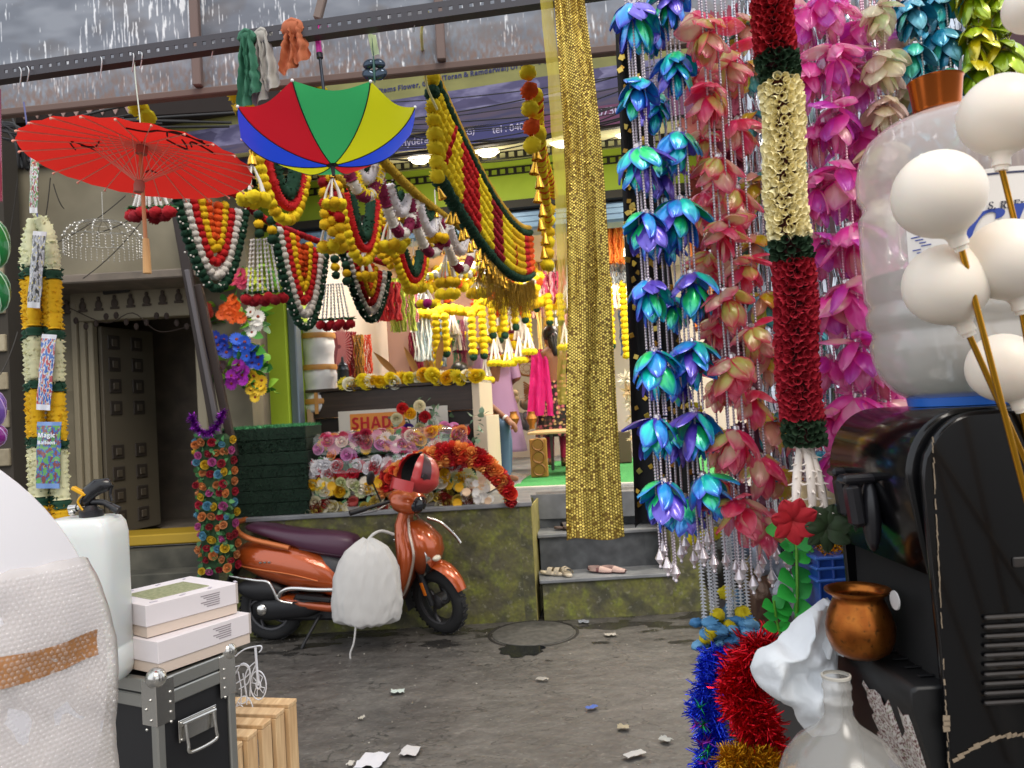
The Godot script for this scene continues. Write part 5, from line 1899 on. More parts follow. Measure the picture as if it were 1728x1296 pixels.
		if e[3] > 0.2:
			var fn := noise(421, 5.0, 3)
			b = MB.new()
			b.grid(40, 16, func(u: float, v: float):
				var y := hh * 0.78 + 0.03 + 0.022 * fn.get_noise_2d(u * 6, v * 3)
				var z := lerpf(-0.22, 0.29, v)
				if v > 0.7:
					y = lerpf(y, 0.02, (v - 0.7) / 0.3)
					z = 0.29 + 0.012 * fn.get_noise_2d(u * 9, v * 5)
				return V((u - 0.5) * w * 1.05, y, z))
			part("film", b, glassy("film", Color("#f4f6f8"), 0.08, 0.06), t)
	# arching rose garland lying over the mats
	o = atz(760, 760, 6.05)
	t = thing("rose_garland", "thick arching garland of red and peach roses spilling off the plinth edge", "garland", o)
	var path := smooth([atz(645, 822, 6.1), atz(668, 800, 6.05), atz(720, 775, 6.0), atz(768, 765, 5.98), atz(808, 775, 5.97), atz(838, 800, 5.97), atz(858, 828, 5.98), atz(862, 846, 5.97)], 8)
	b = MB.new()
	b.tube(path, 0.05, 8)
	part("stem_core", b, cmat("#3a2a1c", 0.9), t, T(-o))
	var sp := spaced(path, 0.05)
	for k in sp.size():
		for j in 5:
			var a := TAU * j / 5 + k * 0.7
			var d := V(0.15 * sin(a), cos(a), sin(a)).normalized()
			if d.z < -0.55: continue
			var x := d.cross(V(0.3, 0.2, 1)).normalized()
			piece("rose", rose("", 1), petal_mat(["#c81f26", "#e8914a", "#a5161f", "#eda658", "#d6402a"][(k * 2 + j * 3 + (k / 3)) % 5]), t, Transform3D(Basis(x, d, x.cross(d)) * Basis.from_scale(Vector3.ONE * R(0.046, 0.056)), sp[k] - o + d * 0.042))
	flush(t, "rose", "more_roses")
	# bouquet behind with eucalyptus, and pink roses beside the counter
	for e in [[700, 700, 6.75, [[-20, -12, "#c9262c"], [-8, -2, "#e8b81e"], [10, -14, "#e6dfc0"], [-30, 4, "#dcd8b8"], [-12, 22, "#4a2c8a"], [18, 4, "#b8202c"], [10, 22, "#d8d4a8"], [30, 18, "#d8d9d0"]], "bouquet of red, yellow and cream roses with grey green eucalyptus before the counter"], [772, 725, 6.7, [[-22, -5, "#d98ab8"], [-6, -2, "#dd8fc0"], [12, 2, "#c4242c"], [-40, 2, "#c4262c"], [-14, 22, "#d02a3a"], [14, 28, "#d8809a"], [0, 12, "#d89ac0"]], "spray of pink and red roses on dark stems beside the counter end"]]:
		var q := atz(e[0], e[1], e[2])
		t = thing("bouquet", e[4], "bouquet", q, "")
		for k in e[3]:
			var pp: Vector3 = V(k[0], -k[1], 0) / F * e[2] + V(0, 0, R(0, 0.06))
			part("rose", rose("", 1), petal_mat(k[2]), t, Transform3D(face_cam(pp, 0.3) * Basis.from_scale(Vector3.ONE * 0.055), pp))
		for k in 36:
			part("leaf", leaf_mesh(), petal_mat(["#5f7d68", "#7d957f", "#3c5a40"][k % 3]), t, Transform3D(any_turn() * Basis(Vector3.BACK, R(0, 6)) * Basis.from_scale(Vector3.ONE * R(0.05, 0.09)), V(R(-0.22, 0.24), R(-0.16, 0.14), R(-0.03, 0.03))))
		b = MB.new()
		for k in 6: b.tube(P3([V(R(-0.1, 0.12), R(0, 0.06), 0), V(R(-0.04, 0.04), -0.3, 0)]), 0.006, 4)
		part("stems", b, cmat("#243a24", 0.8), t)
	# white blossom sprays in film at the plinth corner
	o = atz(803, 830, 6.05)
	t = thing("white_blossoms", "white blossoms in crumpled clear film at the plinth edge under the rose garland", "flowers", o)
	for k in 26:
		var pp := V(R(-0.09, 0.12), R(-0.07, 0.10), R(-0.03, 0.06))
		part("bloom", daisy(), petal_mat(["#e8e6e2", "#f0eee8", "#e8c9a8"][k % 3]), t, Transform3D(face_cam(pp, 0.7) * Basis.from_scale(Vector3.ONE * R(0.03, 0.045)), pp))
	for e in [[775, 822], [772, 849], [638, 815], [560, 820]]:
		var q := atz(e[0], e[1], 6.02)
		part("bloom", daisy(), petal_mat("#dba816"), t, Transform3D(face_cam(q, 0.2) * Basis.from_scale(Vector3.ONE * 0.04), q - o))
	# counter
	o = S(-1.1, 0.92, 0.4)
	t = thing("shop_counter", "dark brown counter with cream end panel and a white red lettered board", "counter", o)
	var wood := mat("dark_wenge", Color.WHITE, 0.45)
	wood.albedo_texture = grain("wenge", 431, 0.02, Color("#2c211c"), Color("#43342c"), 256, Vector2(0.3, 4))
	world_tex(wood, 1.0)
	var u0 := -2.0
	var cl := func(m: MB, u_0: float, u_1: float, y0: float, y1: float, w0: float, w1: float, bv := 0.004) -> void:
		sbox(m, u_0, u_1, y0, y1, w0, w1, bv)
	b = MB.new()
	cl.call(b, u0 + 0.06, -0.42, 1.66, 1.90, 0.30, 0.36)
	part("upper_board", b, wood, t, T(-o))
	b = MB.new()
	cl.call(b, u0 + 0.06, -0.42, 0.92, 1.655, 0.34, 0.38)
	part("lower_board", b, cmat("#211a17", 0.5), t, T(-o))
	b = MB.new()
	cl.call(b, -0.415, -0.345, 1.60, 1.93, 0.28, 0.9)
	cl.call(b, -0.415, -0.29, 0.92, 1.597, 0.26, 0.9)
	part("end_panel", b, cmat("#d8c6ae", 0.6), t, T(-o))
	b = MB.new()
	cl.call(b, u0, u0 + 0.058, 0.92, 1.75, 0.29, 0.9)
	part("end_panel", b, cmat("#b89a80", 0.6), t, T(-o))
	b = MB.new()
	cl.call(b, u0, -0.345, 1.902, 1.93, 0.27, 0.9)
	part("counter_top", b, wood, t, T(-o))
	var bd := MB.new()
	var bu := -1.69
	sbox(bd, bu, -0.65, 1.12, 1.71, 0.282, 0.297, 0.002)
	part("name_board", bd, cmat("#d2cdc6", 0.5), t, T(-o))
	bd = MB.new()
	sbox(bd, -1.575, -1.05, 1.47, 1.68, 0.274, 0.281, 0.001)
	part("orange_panel", bd, cmat("#d98a3a", 0.5), t, T(-o))
	letters("SHADI", 0.44, cmat("#b8141c", 0.5), t, Transform3D(shop_b, S(-1.34, 1.59, 0.272) - o), true, false, 0.006)
	# yellow flowers along the counter top
	t = thing("counter_flower_garland", "yellow and white flower garland laid along the counter top", "garland", S(-1.0, 1.94, 0.36))
	for k in 30:
		var p := S(-1.62 + 0.0445 * k, 1.955 + R(-0.01, 0.04), 0.30 + R(-0.02, 0.03)) - t.position
		var hex: String = ["#f2dc2a", "#f2d01a", "#f0eee0", "#f6e63a", "#f0c01c"][(k * 2) % 5]
		part("bloom", rose("", 1) if k % 3 else daisy(), petal_mat(hex), t, Transform3D(face_cam(p, 0.5) * Basis.from_scale(Vector3.ONE * R(0.062, 0.075)), p))
		part("leaf", leaf_mesh(), petal_mat("#5f8a2c"), t, Transform3D(any_turn() * Basis.from_scale(Vector3.ONE * 0.07), p + V(0, 0.02, 0)))
	# dark lantern on the counter end
	o = S(-1.66, 1.93, 0.38)
	t = thing("metal_lantern", "small dark metal lantern standing at the left end of the counter", "lantern", o)
	b = MB.new()
	b.lathe([Vector2(0.0, 0), Vector2(0.06, 0.0), Vector2(0.055, 0.16), Vector2(0.06, 0.17), Vector2(0.045, 0.2), Vector2(0.05, 0.215), Vector2(0.015, 0.25), Vector2(0.012, 0.29), Vector2(0.0, 0.3)], 12)
	part("body", b, mat("pewter", Color("#3c4048"), 0.3, 0.7), t)
	# work bench with hoops, right of the counter
	o = S(0.35, 0.92, 2.2)
	t = thing("work_bench", "low plywood topped bench with carved wooden side and steel legs", "bench", o)
	b = MB.new()
	sbox(b, -0.1, 0.75, 1.36, 1.385, 1.45, 2.3, 0.004)
	part("plywood_top", b, cmat("#c9a473", 0.6), t, T(-o))
	for e in [[0.0, 1.5], [0.32, 1.55], [0.70, 1.55], [0.72, 2.2], [0.05, 2.2]]:
		b = MB.new()
		sbox(b, e[0], e[0] + 0.03, 0.92, 1.357, e[1], e[1] + 0.03)
		part("leg", b, mat("dull_steel", Color("#6f6a6c"), 0.4, 0.7), t, T(-o))
	b = MB.new()
	sbox(b, -0.08, 0.1, 0.92, 1.32, 1.42, 1.46, 0.01)
	part("carved_side", b, cmat("#b07a34", 0.55), t, T(-o))
	b = MB.new()
	for k in 3: b.lathe([Vector2(0.05, 0), Vector2(0.06, 0.012), Vector2(0.07, 0.0)], 14, Transform3D(shop_b * Basis(Vector3.RIGHT, PI / 2), S(0.01, 1.0 + 0.13 * k, 1.415) - o))
	part("carving", b, cmat("#8a5a22", 0.55), t)
	for e in [[898, 690, "#a8722e", "carved gilt vase standing on the far end of the bench"], [838, 692, "#b58a3a", "round gilt pot behind the seated man's arm"], [868, 690, "#c08a44", "tall gilt horn shape on the bench behind the hand"]]:
		b = MB.new()
		b.lathe([Vector2(0, 0), Vector2(0.05, 0), Vector2(0.04, 0.05), Vector2(0.09, 0.16), Vector2(0.06, 0.22), Vector2(0.05, 0.25), Vector2(0.06, 0.27)].map(func(q): return q * 0.75), 14)
		single("gilt_vase", b, mat("gilt", Color(e[2]), 0.4, 0.5), e[3], "vase", "gilt vases behind the bench", T(at(e[0], e[1] + 34, 8.9)))
	# dark shelf behind the bench
	b = MB.new()
	sbox(b, 0.1, 0.95, 0.92, 1.3, 2.8, 3.0, 0.01)
	single("low_shelf", b, cmat("#5a4a3a", 0.7), "dark low shelf standing behind the bench", "shelf")


# ---- people -------------------------------------------------------------------------------------------
func nets(caps: Array, cell: float, k := 0.03) -> ArrayMesh:    # one skin over tapered capsules [from, to, radius, radius]
	var lo := Vector3.INF
	var hi := -Vector3.INF
	for c in caps:
		for e in 2:
			lo = lo.min(c[e] - Vector3.ONE * (c[2 + e] + 3 * cell + k))
			hi = hi.max(c[e] + Vector3.ONE * (c[2 + e] + 3 * cell + k))
	var n := Vector3i(((hi - lo) / cell).ceil()) + Vector3i.ONE
	var f := PackedFloat32Array()
	f.resize(n.x * n.y * n.z)
	f.fill(1.0)
	for c in caps:
		var a: Vector3 = c[0]
		var ab: Vector3 = c[1] - a
		var l2 := maxf(ab.length_squared(), 1e-9)
		var m := maxf(c[2], c[3]) + k + 2 * cell
		var i0 := Vector3i(((a.min(c[1]) - Vector3.ONE * m - lo) / cell).floor()).max(Vector3i.ZERO)
		var i1 := Vector3i(((a.max(c[1]) + Vector3.ONE * m - lo) / cell).ceil()).min(n - Vector3i.ONE)
		for z in range(i0.z, i1.z + 1):
			for y in range(i0.y, i1.y + 1):
				for x in range(i0.x, i1.x + 1):
					var p := lo + Vector3(x, y, z) * cell - a
					var t := clampf(p.dot(ab) / l2, 0, 1)
					var d := (p - ab * t).length() - lerpf(c[2], c[3], t)
					var at_ := x + n.x * (y + n.y * z)
					var h := clampf(0.5 + 0.5 * (f[at_] - d) / k, 0, 1)
					f[at_] = lerpf(f[at_], d, h) - k * h * (1 - h)
	var ids := {}
	var verts := PackedVector3Array()
	var idx := PackedInt32Array()
	var strides := [1, n.x, n.x * n.y]
	for z in range(n.z - 1):
		for y in range(n.y - 1):
			for x in range(n.x - 1):
				var o := x + n.x * (y + n.y * z)
				var s := Vector3.ZERO
				var cnt := 0
				var v0 := f[o]
				var mixed := false
				for q in range(1, 8):
					if (f[o + (q & 1) + n.x * ((q >> 1) & 1) + n.x * n.y * (q >> 2)] < 0) != (v0 < 0):
						mixed = true
						break
				if not mixed: continue
				for q in 8:
					for ax in 3:
						if q & (1 << ax): continue
						var q2 := q | (1 << ax)
						var fa := f[o + (q & 1) + n.x * ((q >> 1) & 1) + n.x * n.y * (q >> 2)]
						var fb := f[o + (q2 & 1) + n.x * ((q2 >> 1) & 1) + n.x * n.y * (q2 >> 2)]
						if (fa < 0) != (fb < 0):
							var pa := Vector3(q & 1, (q >> 1) & 1, q >> 2)
							var pb := Vector3(q2 & 1, (q2 >> 1) & 1, q2 >> 2)
							s += pa.lerp(pb, fa / (fa - fb))
							cnt += 1
				ids[o] = verts.size()
				verts.append(lo + (Vector3(x, y, z) + s / cnt) * cell)
	for o in ids:
		for ax in 3:
			var st: int = strides[ax]
			if o + st >= f.size() or (f[o] < 0) == (f[o + st] < 0): continue
			var u: int = strides[(ax + 1) % 3]
			var w: int = strides[(ax + 2) % 3]
			if not (ids.has(o - u) and ids.has(o - w) and ids.has(o - u - w)): continue
			var q := [ids[o], ids[o - u], ids[o - u - w], ids[o - w]]
			if f[o] < 0: idx.append_array(PackedInt32Array([q[0], q[2], q[1], q[0], q[3], q[2]]))
			else: idx.append_array(PackedInt32Array([q[0], q[1], q[2], q[0], q[2], q[3]]))
	var st2 := SurfaceTool.new()
	st2.begin(Mesh.PRIMITIVE_TRIANGLES)
	for v in verts: st2.add_vertex(v)
	for i in idx: st2.add_index(i)
	st2.generate_normals()
	return st2.commit()


func hand_caps(w: Vector3, along: Vector3, palm: Vector3, curl: float, thumb_side: float) -> Array:
	# palm and five bent fingers from the wrist on
	var y := along.normalized()
	var z := (palm - y * palm.dot(y)).normalized()
	var x := y.cross(z) * thumb_side
	var caps := [[w, w + y * 0.085, 0.024, 0.02], [w + x * 0.022 + y * 0.03, w + x * 0.026 + y * 0.088, 0.014, 0.011], [w - x * 0.022 + y * 0.03, w - x * 0.028 + y * 0.08, 0.014, 0.011]]
	var lens := [0.068, 0.078, 0.072, 0.055]
	for i in 4:
		var b := w + y * (0.088 - 0.004 * absf(i - 1.2)) + x * (0.028 - 0.019 * i)
		var d := y
		var p := b
		for j in 3:
			d = (d * cos(curl) + z * sin(curl)).normalized()
			var q: Vector3 = p + d * lens[i] * [0.45, 0.32, 0.23][j]
			caps.append([p, q, 0.0095 - 0.001 * j, 0.0085 - 0.001 * j])
			p = q
	var tb := w + y * 0.028 + x * 0.024
	var t1 := tb + (y * 0.6 + x * 0.7 + z * 0.3).normalized() * 0.042
	caps.append([tb, t1, 0.013, 0.0105])
	caps.append([t1, t1 + (y * 0.9 + x * 0.15 + z * 0.55).normalized() * 0.034, 0.010, 0.0085])
	return caps


func cloth_loft(rows: Array, n := 28, fold := 0.0, seed_ := 1, e := 2.2) -> MB:   # rows of [centre, half width, half depth]
	var ns := noise(seed_, 1.6, 2)
	var b := MB.new()
	var rings := []
	var m := rows.size() * 4
	for i in m:
		var ff := float(i) / (m - 1) * (rows.size() - 1)
		var k := int(minf(ff, rows.size() - 2))
		var t := smoothstep(0, 1, ff - k) * 0.4 + (ff - k) * 0.6
		var c: Vector3 = rows[k][0].lerp(rows[k + 1][0], t)
		var hx := lerpf(rows[k][1], rows[k + 1][1], t)
		var hz := lerpf(rows[k][2], rows[k + 1][2], t)
		var o := oval(c, V(hx, 0, 0), V(0, 0, hz), n, e)
		for q in n:
			var d := o[q] - c
			o[q] = c + d * (1.0 + fold * ns.get_noise_3d(d.x * 7, c.y * 1.6, d.z * 7) + fold * 0.5 * sin(q * TAU / n * 7.0) * (1.0 - float(i) / m) )
		rings.append(o)
	b.loft(rings)
	return b


func people() -> void:
	var skin := mat("brown_skin", Color("#8a5a40"), 0.55)
	skin.subsurf_scatter_enabled = true
	skin.subsurf_scatter_strength = 0.1
	var hair := cmat("#100d0e", 0.4)
	# woman from behind, pink scarf, dark floral dress
	var o := aty(942, 786, 0.925)
	var t := thing("person", "person with black hair in a dark floral dress and bright pink scarf, seen from behind", "person", o)
	var caps := [[V(0, 1.00, 0), V(0, 1.30, 0), 0.13, 0.15], [V(0, 1.30, 0), V(0, 1.42, 0), 0.12, 0.055], [V(-0.14, 1.34, 0), V(0.14, 1.34, 0), 0.06, 0.06], [V(0, 1.42, 0), V(0, 1.47, 0.01), 0.05, 0.05], [V(0, 1.54, -0.01), V(0, 1.60, -0.01), 0.085, 0.085], [V(0, 1.52, -0.06), V(0, 1.54, -0.09), 0.04, 0.015],
		[V(-0.09, 0.92, 0), V(-0.08, 0.5, -0.01), 0.085, 0.055], [V(-0.08, 0.5, -0.01), V(-0.08, 0.08, 0.03), 0.052, 0.034], [V(0.09, 0.92, 0), V(0.09, 0.5, 0.01), 0.085, 0.055], [V(0.09, 0.5, 0.01), V(0.09, 0.08, 0.02), 0.052, 0.034],
		[V(-0.08, 0.05, 0.05), V(-0.10, 0.025, -0.12), 0.036, 0.026], [V(0.09, 0.05, 0.04), V(0.11, 0.025, -0.14), 0.036, 0.026],
		[V(-0.17, 1.33, 0), V(-0.22, 1.08, 0.02), 0.046, 0.038], [V(-0.22, 1.08, 0.02), V(-0.2, 0.9, -0.14), 0.036, 0.026], [V(0.17, 1.33, 0), V(0.23, 1.08, 0.0), 0.046, 0.038], [V(0.23, 1.08, 0.0), V(0.2, 0.92, -0.17), 0.036, 0.026]]
	caps.append_array(hand_caps(V(-0.2, 0.9, -0.14), V(0.1, -0.5, -0.8), V(0.8, -0.4, 0.2), 0.3, 1))
	caps.append_array(hand_caps(V(0.2, 0.92, -0.17), V(-0.1, -0.5, -0.8), V(-0.8, -0.4, 0.2), 0.3, -1))
	part("body", nets(caps, 0.014), skin, t)
	var dress := mat("floral_dress", Color.WHITE, 0.8)
	var fn := noise(501, 0.05, 1, FastNoiseLite.TYPE_CELLULAR)
	fn.cellular_return_type = FastNoiseLite.RETURN_DISTANCE
	var fc := noise(501, 0.05, 1, FastNoiseLite.TYPE_CELLULAR)
	fc.cellular_return_type = FastNoiseLite.RETURN_CELL_VALUE
	dress.albedo_texture = tex(image(256, 256, func(x: int, y: int):
		var d := fn.get_noise_2d(x, y)
		var v := fc.get_noise_2d(x, y)
		var c := Color("#1c1414")
		if v > 0.1 and d < -0.62: c = Color("#a8384a").lerp(Color("#d0707a"), clampf((-0.62 - d) * 6, 0, 1))
		elif v < -0.1 and d < -0.70: c = Color("#c99a5c").lerp(Color("#e0bc80"), clampf((-0.7 - d) * 6, 0, 1))
		elif d < -0.82: c = Color("#7a3a34")
		return c))
	world_tex(dress, 1.4)
	part("dress", cloth_loft([[V(0, 0.36, 0.0), 0.25, 0.20], [V(0, 0.6, 0), 0.225, 0.17], [V(0, 0.85, 0), 0.20, 0.15], [V(0, 1.05, 0), 0.165, 0.125], [V(0, 1.22, 0), 0.17, 0.125], [V(0, 1.36, 0), 0.165, 0.095], [V(0, 1.425, 0), 0.07, 0.065]], 32, 0.08, 502), dress, t)
	for s in [-1.0, 1.0]:
		var b := MB.new()
		b.tube(P3([V(0.13 * s, 1.38, 0), V(0.185 * s, 1.32, 0), V(0.225 * s, 1.1, 0.015)]), [0.06, 0.065, 0.055], 12)
		part("sleeve", b, dress, t)
		b = MB.new()
		b.tube(P3([V(0.085 * s, 0.62, 0), V(0.082 * s, 0.5, 0.0), V(0.085 * s, 0.3, 0.02), V(0.085 * s, 0.1, 0.026)]), [0.08, 0.065, 0.055, 0.042], 12)
		part("legging", b, cmat("#a31246", 0.7), t)
	var b := MB.new()
	b.ball(V(0, 1.60, 0.012), V(0.098, 0.108, 0.108), 10, 16)
	b.ball(V(0.03, 1.50, 0.09), V(0.075, 0.12, 0.05), 8, 12)
	b.tube(smooth([V(0.02, 1.55, 0.08), V(0.04, 1.42, 0.12), V(0.05, 1.32, 0.14)], 4), [0.06, 0.06, 0.06, 0.058, 0.055, 0.05, 0.046, 0.04, 0.03], 10)
	part("hair", b, hair, t)
	b = MB.new()
	b.box(V(0.03, 1.57, 0.125), V(0.035, 0.05, 0.012), Basis(), 0.004)
	part("hair_clip", b, cmat("#8a8088", 0.3), t)
	var sc := mat("pink_scarf", Color("#d6127a"), 0.7)
	sc.backlight_enabled = true
	sc.backlight = Color(0.2, 0.2, 0.2)
	b = MB.new()
	var pn := noise(511, 1.5, 2)
	b.grid(20, 24, func(u: float, v: float):
		var x := (u - 0.5)
		var y := 1.39 - 0.80 * v
		var w := lerpf(0.20, 0.36, v)
		var z := 0.12 + 0.03 * cos(u * TAU * 2.5) + 0.05 * v + 0.03 * pn.get_noise_2d(u * 4, v * 2)
		if v < 0.15: z = lerpf(0.02, z, v / 0.15)
		return V(-0.14 + x * w - 0.03 * v, y + 0.03 * sin(u * 3) , z))
	b.grid(10, 10, func(u: float, v: float): return V(-0.14 + (u - 0.5) * 0.2, 1.39 + 0.012 * sin(u * 9) - 0.35 * v * v, lerpf(0.03, -0.16, sqrt(v))))
	part("scarf", b, sc, t)

	# person in a lilac tunic, bag on the hip
	o = S(0.36, 0.905, 3.2)
	o = aty(846, 800, 0.915)
	o = at(846, 800, 9.2)
	o.y = 0.915
	t = thing("person", "person seen from behind in a pale lilac tunic with a grey shoulder bag", "person", o)
	caps = [[V(0, 1.0, 0), V(0, 1.28, 0), 0.14, 0.15], [V(0, 1.3, 0), V(0, 1.42, 0), 0.11, 0.055], [V(-0.15, 1.34, 0), V(0.15, 1.34, 0), 0.06, 0.06], [V(0, 1.42, 0), V(0, 1.48, -0.02), 0.05, 0.05], [V(0, 1.55, -0.05), V(0, 1.60, -0.05), 0.085, 0.085],
		[V(-0.09, 0.92, 0), V(-0.08, 0.5, -0.01), 0.085, 0.055], [V(-0.08, 0.5, -0.01), V(-0.08, 0.08, 0.03), 0.052, 0.034], [V(0.09, 0.92, 0), V(0.09, 0.5, 0.01), 0.085, 0.055], [V(0.09, 0.5, 0.01), V(0.09, 0.08, 0.02), 0.052, 0.034],
		[V(-0.08, 0.05, 0.05), V(-0.10, 0.025, -0.12), 0.036, 0.026], [V(0.09, 0.05, 0.04), V(0.11, 0.025, -0.14), 0.036, 0.026],
		[V(-0.18, 1.33, 0), V(-0.23, 1.08, 0.03), 0.05, 0.04], [V(-0.23, 1.08, 0.03), V(-0.16, 0.96, -0.17), 0.036, 0.028], [V(0.18, 1.33, 0), V(0.25, 1.1, 0.0), 0.05, 0.04], [V(0.25, 1.1, 0.0), V(0.16, 1.02, -0.2), 0.036, 0.028]]
	caps.append_array(hand_caps(V(-0.16, 0.96, -0.17), V(0.3, -0.2, -0.8), V(0.6, -0.6, 0.2), 0.4, 1))
	caps.append_array(hand_caps(V(0.16, 1.02, -0.2), V(-0.3, -0.1, -0.8), V(-0.6, -0.6, 0.2), 0.4, -1))
	part("body", nets(caps, 0.014), skin, t)
	var lil := mat("lilac_cotton", Color("#b58fb8"), 0.8)
	part("tunic", cloth_loft([[V(0.05, 0.22, 0.0), 0.27, 0.19], [V(0.04, 0.5, 0), 0.25, 0.17], [V(0, 0.85, 0), 0.215, 0.155], [V(0, 1.06, 0), 0.185, 0.135], [V(0, 1.24, 0), 0.195, 0.135], [V(0, 1.37, 0), 0.18, 0.10], [V(0, 1.44, 0), 0.075, 0.07]], 32, 0.06, 503), lil, t)
	for s in [-1.0, 1.0]:
		b = MB.new()
		b.tube(P3([V(0.13 * s, 1.38, 0), V(0.195 * s, 1.32, 0), V(0.245 * s, 1.09, 0.015)]), [0.065, 0.07, 0.062], 12)
		part("sleeve", b, lil, t)
	b = MB.new()
	b.ball(V(0, 1.60, -0.03), V(0.098, 0.105, 0.108), 10, 16)
	b.ball(V(0, 1.5, 0.05), V(0.06, 0.05, 0.05), 8, 12)
	part("hair", b, hair, t)
	part("shoulder_bag", cloth_loft([[V(-0.20, 0.78, 0.1), 0.10, 0.05], [V(-0.20, 0.84, 0.11), 0.14, 0.09], [V(-0.19, 0.97, 0.12), 0.13, 0.08], [V(-0.17, 1.10, 0.11), 0.08, 0.04]], 18, 0.1, 504), cmat("#8d8a96", 0.5), t)
	b = MB.new()
	b.tube(smooth([V(-0.17, 1.08, 0.12), V(-0.05, 1.25, 0.15), V(0.1, 1.40, 0.09), V(0.12, 1.42, -0.02)], 5), 0.012, 6)
	part("bag_strap", b, cmat("#8d8a96", 0.5), t)

	# seated man mostly hidden by the counter end: thigh, shin, forearm and hand
	var hp := at(782, 742, 8.0)                          # hip
	hp.y = 1.38
	t = thing("person", "person seated behind the counter end, jeans leg and forearm with a watch showing", "person", V(hp.x, 0.92, hp.z))
	hp -= t.position
	var kn := at(846, 728, 7.75) - t.position
	kn.y = 0.54
	var ft := at(850, 795, 7.7) - t.position
	ft.y = 0.05
	var el := at(806, 668, 7.85) - t.position
	var wr := at(856, 708, 7.7) - t.position
	caps = [[hp, hp + V(0, 0.4, 0), 0.14, 0.15], [hp + V(-0.13, 0.42, 0), hp + V(0.13, 0.42, 0), 0.06, 0.06], [hp + V(0, 0.45, 0), hp + V(0, 0.56, 0), 0.06, 0.05], [hp + V(0, 0.64, 0), hp + V(0, 0.7, 0), 0.088, 0.085], [hp + V(0.09, 0, 0), kn, 0.085, 0.062], [kn, ft, 0.058, 0.036], [ft, ft + V(0.12, -0.02, 0.04), 0.035, 0.027], [hp + V(-0.09, 0, -0.1), kn + V(-0.02, 0, -0.25), 0.085, 0.06], [kn + V(-0.02, 0, -0.25), ft + V(0, 0, -0.25), 0.055, 0.036],
		[hp + V(0.15, 0.42, 0.02), el, 0.05, 0.042], [el, wr, 0.042, 0.027], [hp + V(-0.15, 0.42, 0.02), hp + V(-0.14, 0.2, 0.15), 0.05, 0.04], [hp + V(-0.14, 0.2, 0.15), hp + V(0.1, 0.12, 0.25), 0.036, 0.027]]
	caps.append_array(hand_caps(wr, wr - el, V(-0.3, -1, 0.2), 0.35, -1))
	part("body", nets(caps, 0.012), skin, t)
	var jean := cmat("#4d6580", 0.85)
	b = MB.new()
	b.tube(smooth([hp + V(0.02, 0.0, 0), hp.lerp(kn, 0.5), kn + V(-0.01, 0.03, 0.0), kn.lerp(ft, 0.12), kn.lerp(ft, 0.55), kn.lerp(ft, 0.97)], 4), [0.115, 0.112, 0.11, 0.106, 0.102, 0.1, 0.097, 0.095, 0.092, 0.09, 0.088, 0.084, 0.082, 0.08, 0.078, 0.077, 0.076, 0.075, 0.075, 0.074, 0.073], 14)
	b.tube(smooth([hp + V(-0.09, 0, -0.1), kn + V(-0.02, 0.02, -0.25), ft + V(0, 0.03, -0.25)], 5), 0.085, 12)
	part("jeans", b, jean, t)
	part("shirt", cloth_loft([[hp + V(0, -0.05, 0), 0.17, 0.14], [hp + V(0, 0.2, 0), 0.165, 0.13], [hp + V(0, 0.38, 0), 0.18, 0.12], [hp + V(0, 0.49, 0), 0.08, 0.07]], 24, 0.05, 505), cmat("#b7bcc4", 0.8), t)
	b = MB.new()
	var dd := (wr - el).normalized()
	var xx := dd.cross(Vector3.UP).normalized()
	b.lathe([Vector2(0.031, -0.012), Vector2(0.034, 0.0), Vector2(0.031, 0.012)], 16, Transform3D(Basis(xx, dd, xx.cross(dd)), el.lerp(wr, 0.93)))
	b.lathe([Vector2(0.0, 0.036), Vector2(0.02, 0.036), Vector2(0.02, 0.028)], 14, Transform3D(Basis(xx, xx.cross(dd) * -1, dd).orthonormalized(), el.lerp(wr, 0.93)))
	part("wrist_watch", b, cmat("#e2e2e4", 0.25), t)
	b = MB.new()
	b.ball(hp + V(0, 0.70, 0.01), V(0.098, 0.09, 0.1), 8, 14)
	part("hair", b, hair, t)
	# dark hair of someone bending behind the counter flowers
	o = at(772, 640, 9.0)
	t = thing("person", "person of whom only the dark hair shows above the counter flowers", "person", V(o.x, 0.92, o.z))
	caps = [[V(0, 0.55, 0), V(0.02, 0.68, 0.0), 0.13, 0.14], [V(0.0, 0.72, 0), V(0.02, 0.8, 0), 0.06, 0.05], [V(0.02, 0.86, 0), V(0.02, 0.92, 0), 0.085, 0.085], [V(-0.13, 0.70, 0), V(0.15, 0.7, 0), 0.06, 0.06], [V(-0.1, 0.5, 0), V(-0.1, 0.1, -0.1), 0.09, 0.06], [V(0.1, 0.5, 0), V(0.1, 0.1, -0.1), 0.09, 0.06]]
	part("body", nets(caps, 0.015), skin, t)
	part("shirt", cloth_loft([[V(0, 0.35, 0), 0.18, 0.15], [V(0.01, 0.6, 0), 0.18, 0.14], [V(0.02, 0.74, 0), 0.16, 0.1], [V(0.02, 0.79, 0), 0.07, 0.07]], 24, 0.05, 506), cmat("#3b3540", 0.8), t)
	b = MB.new()
	b.ball(V(0.02, 0.93, 0.015), V(0.11, 0.105, 0.11), 8, 14)
	part("hair", b, hair, t)


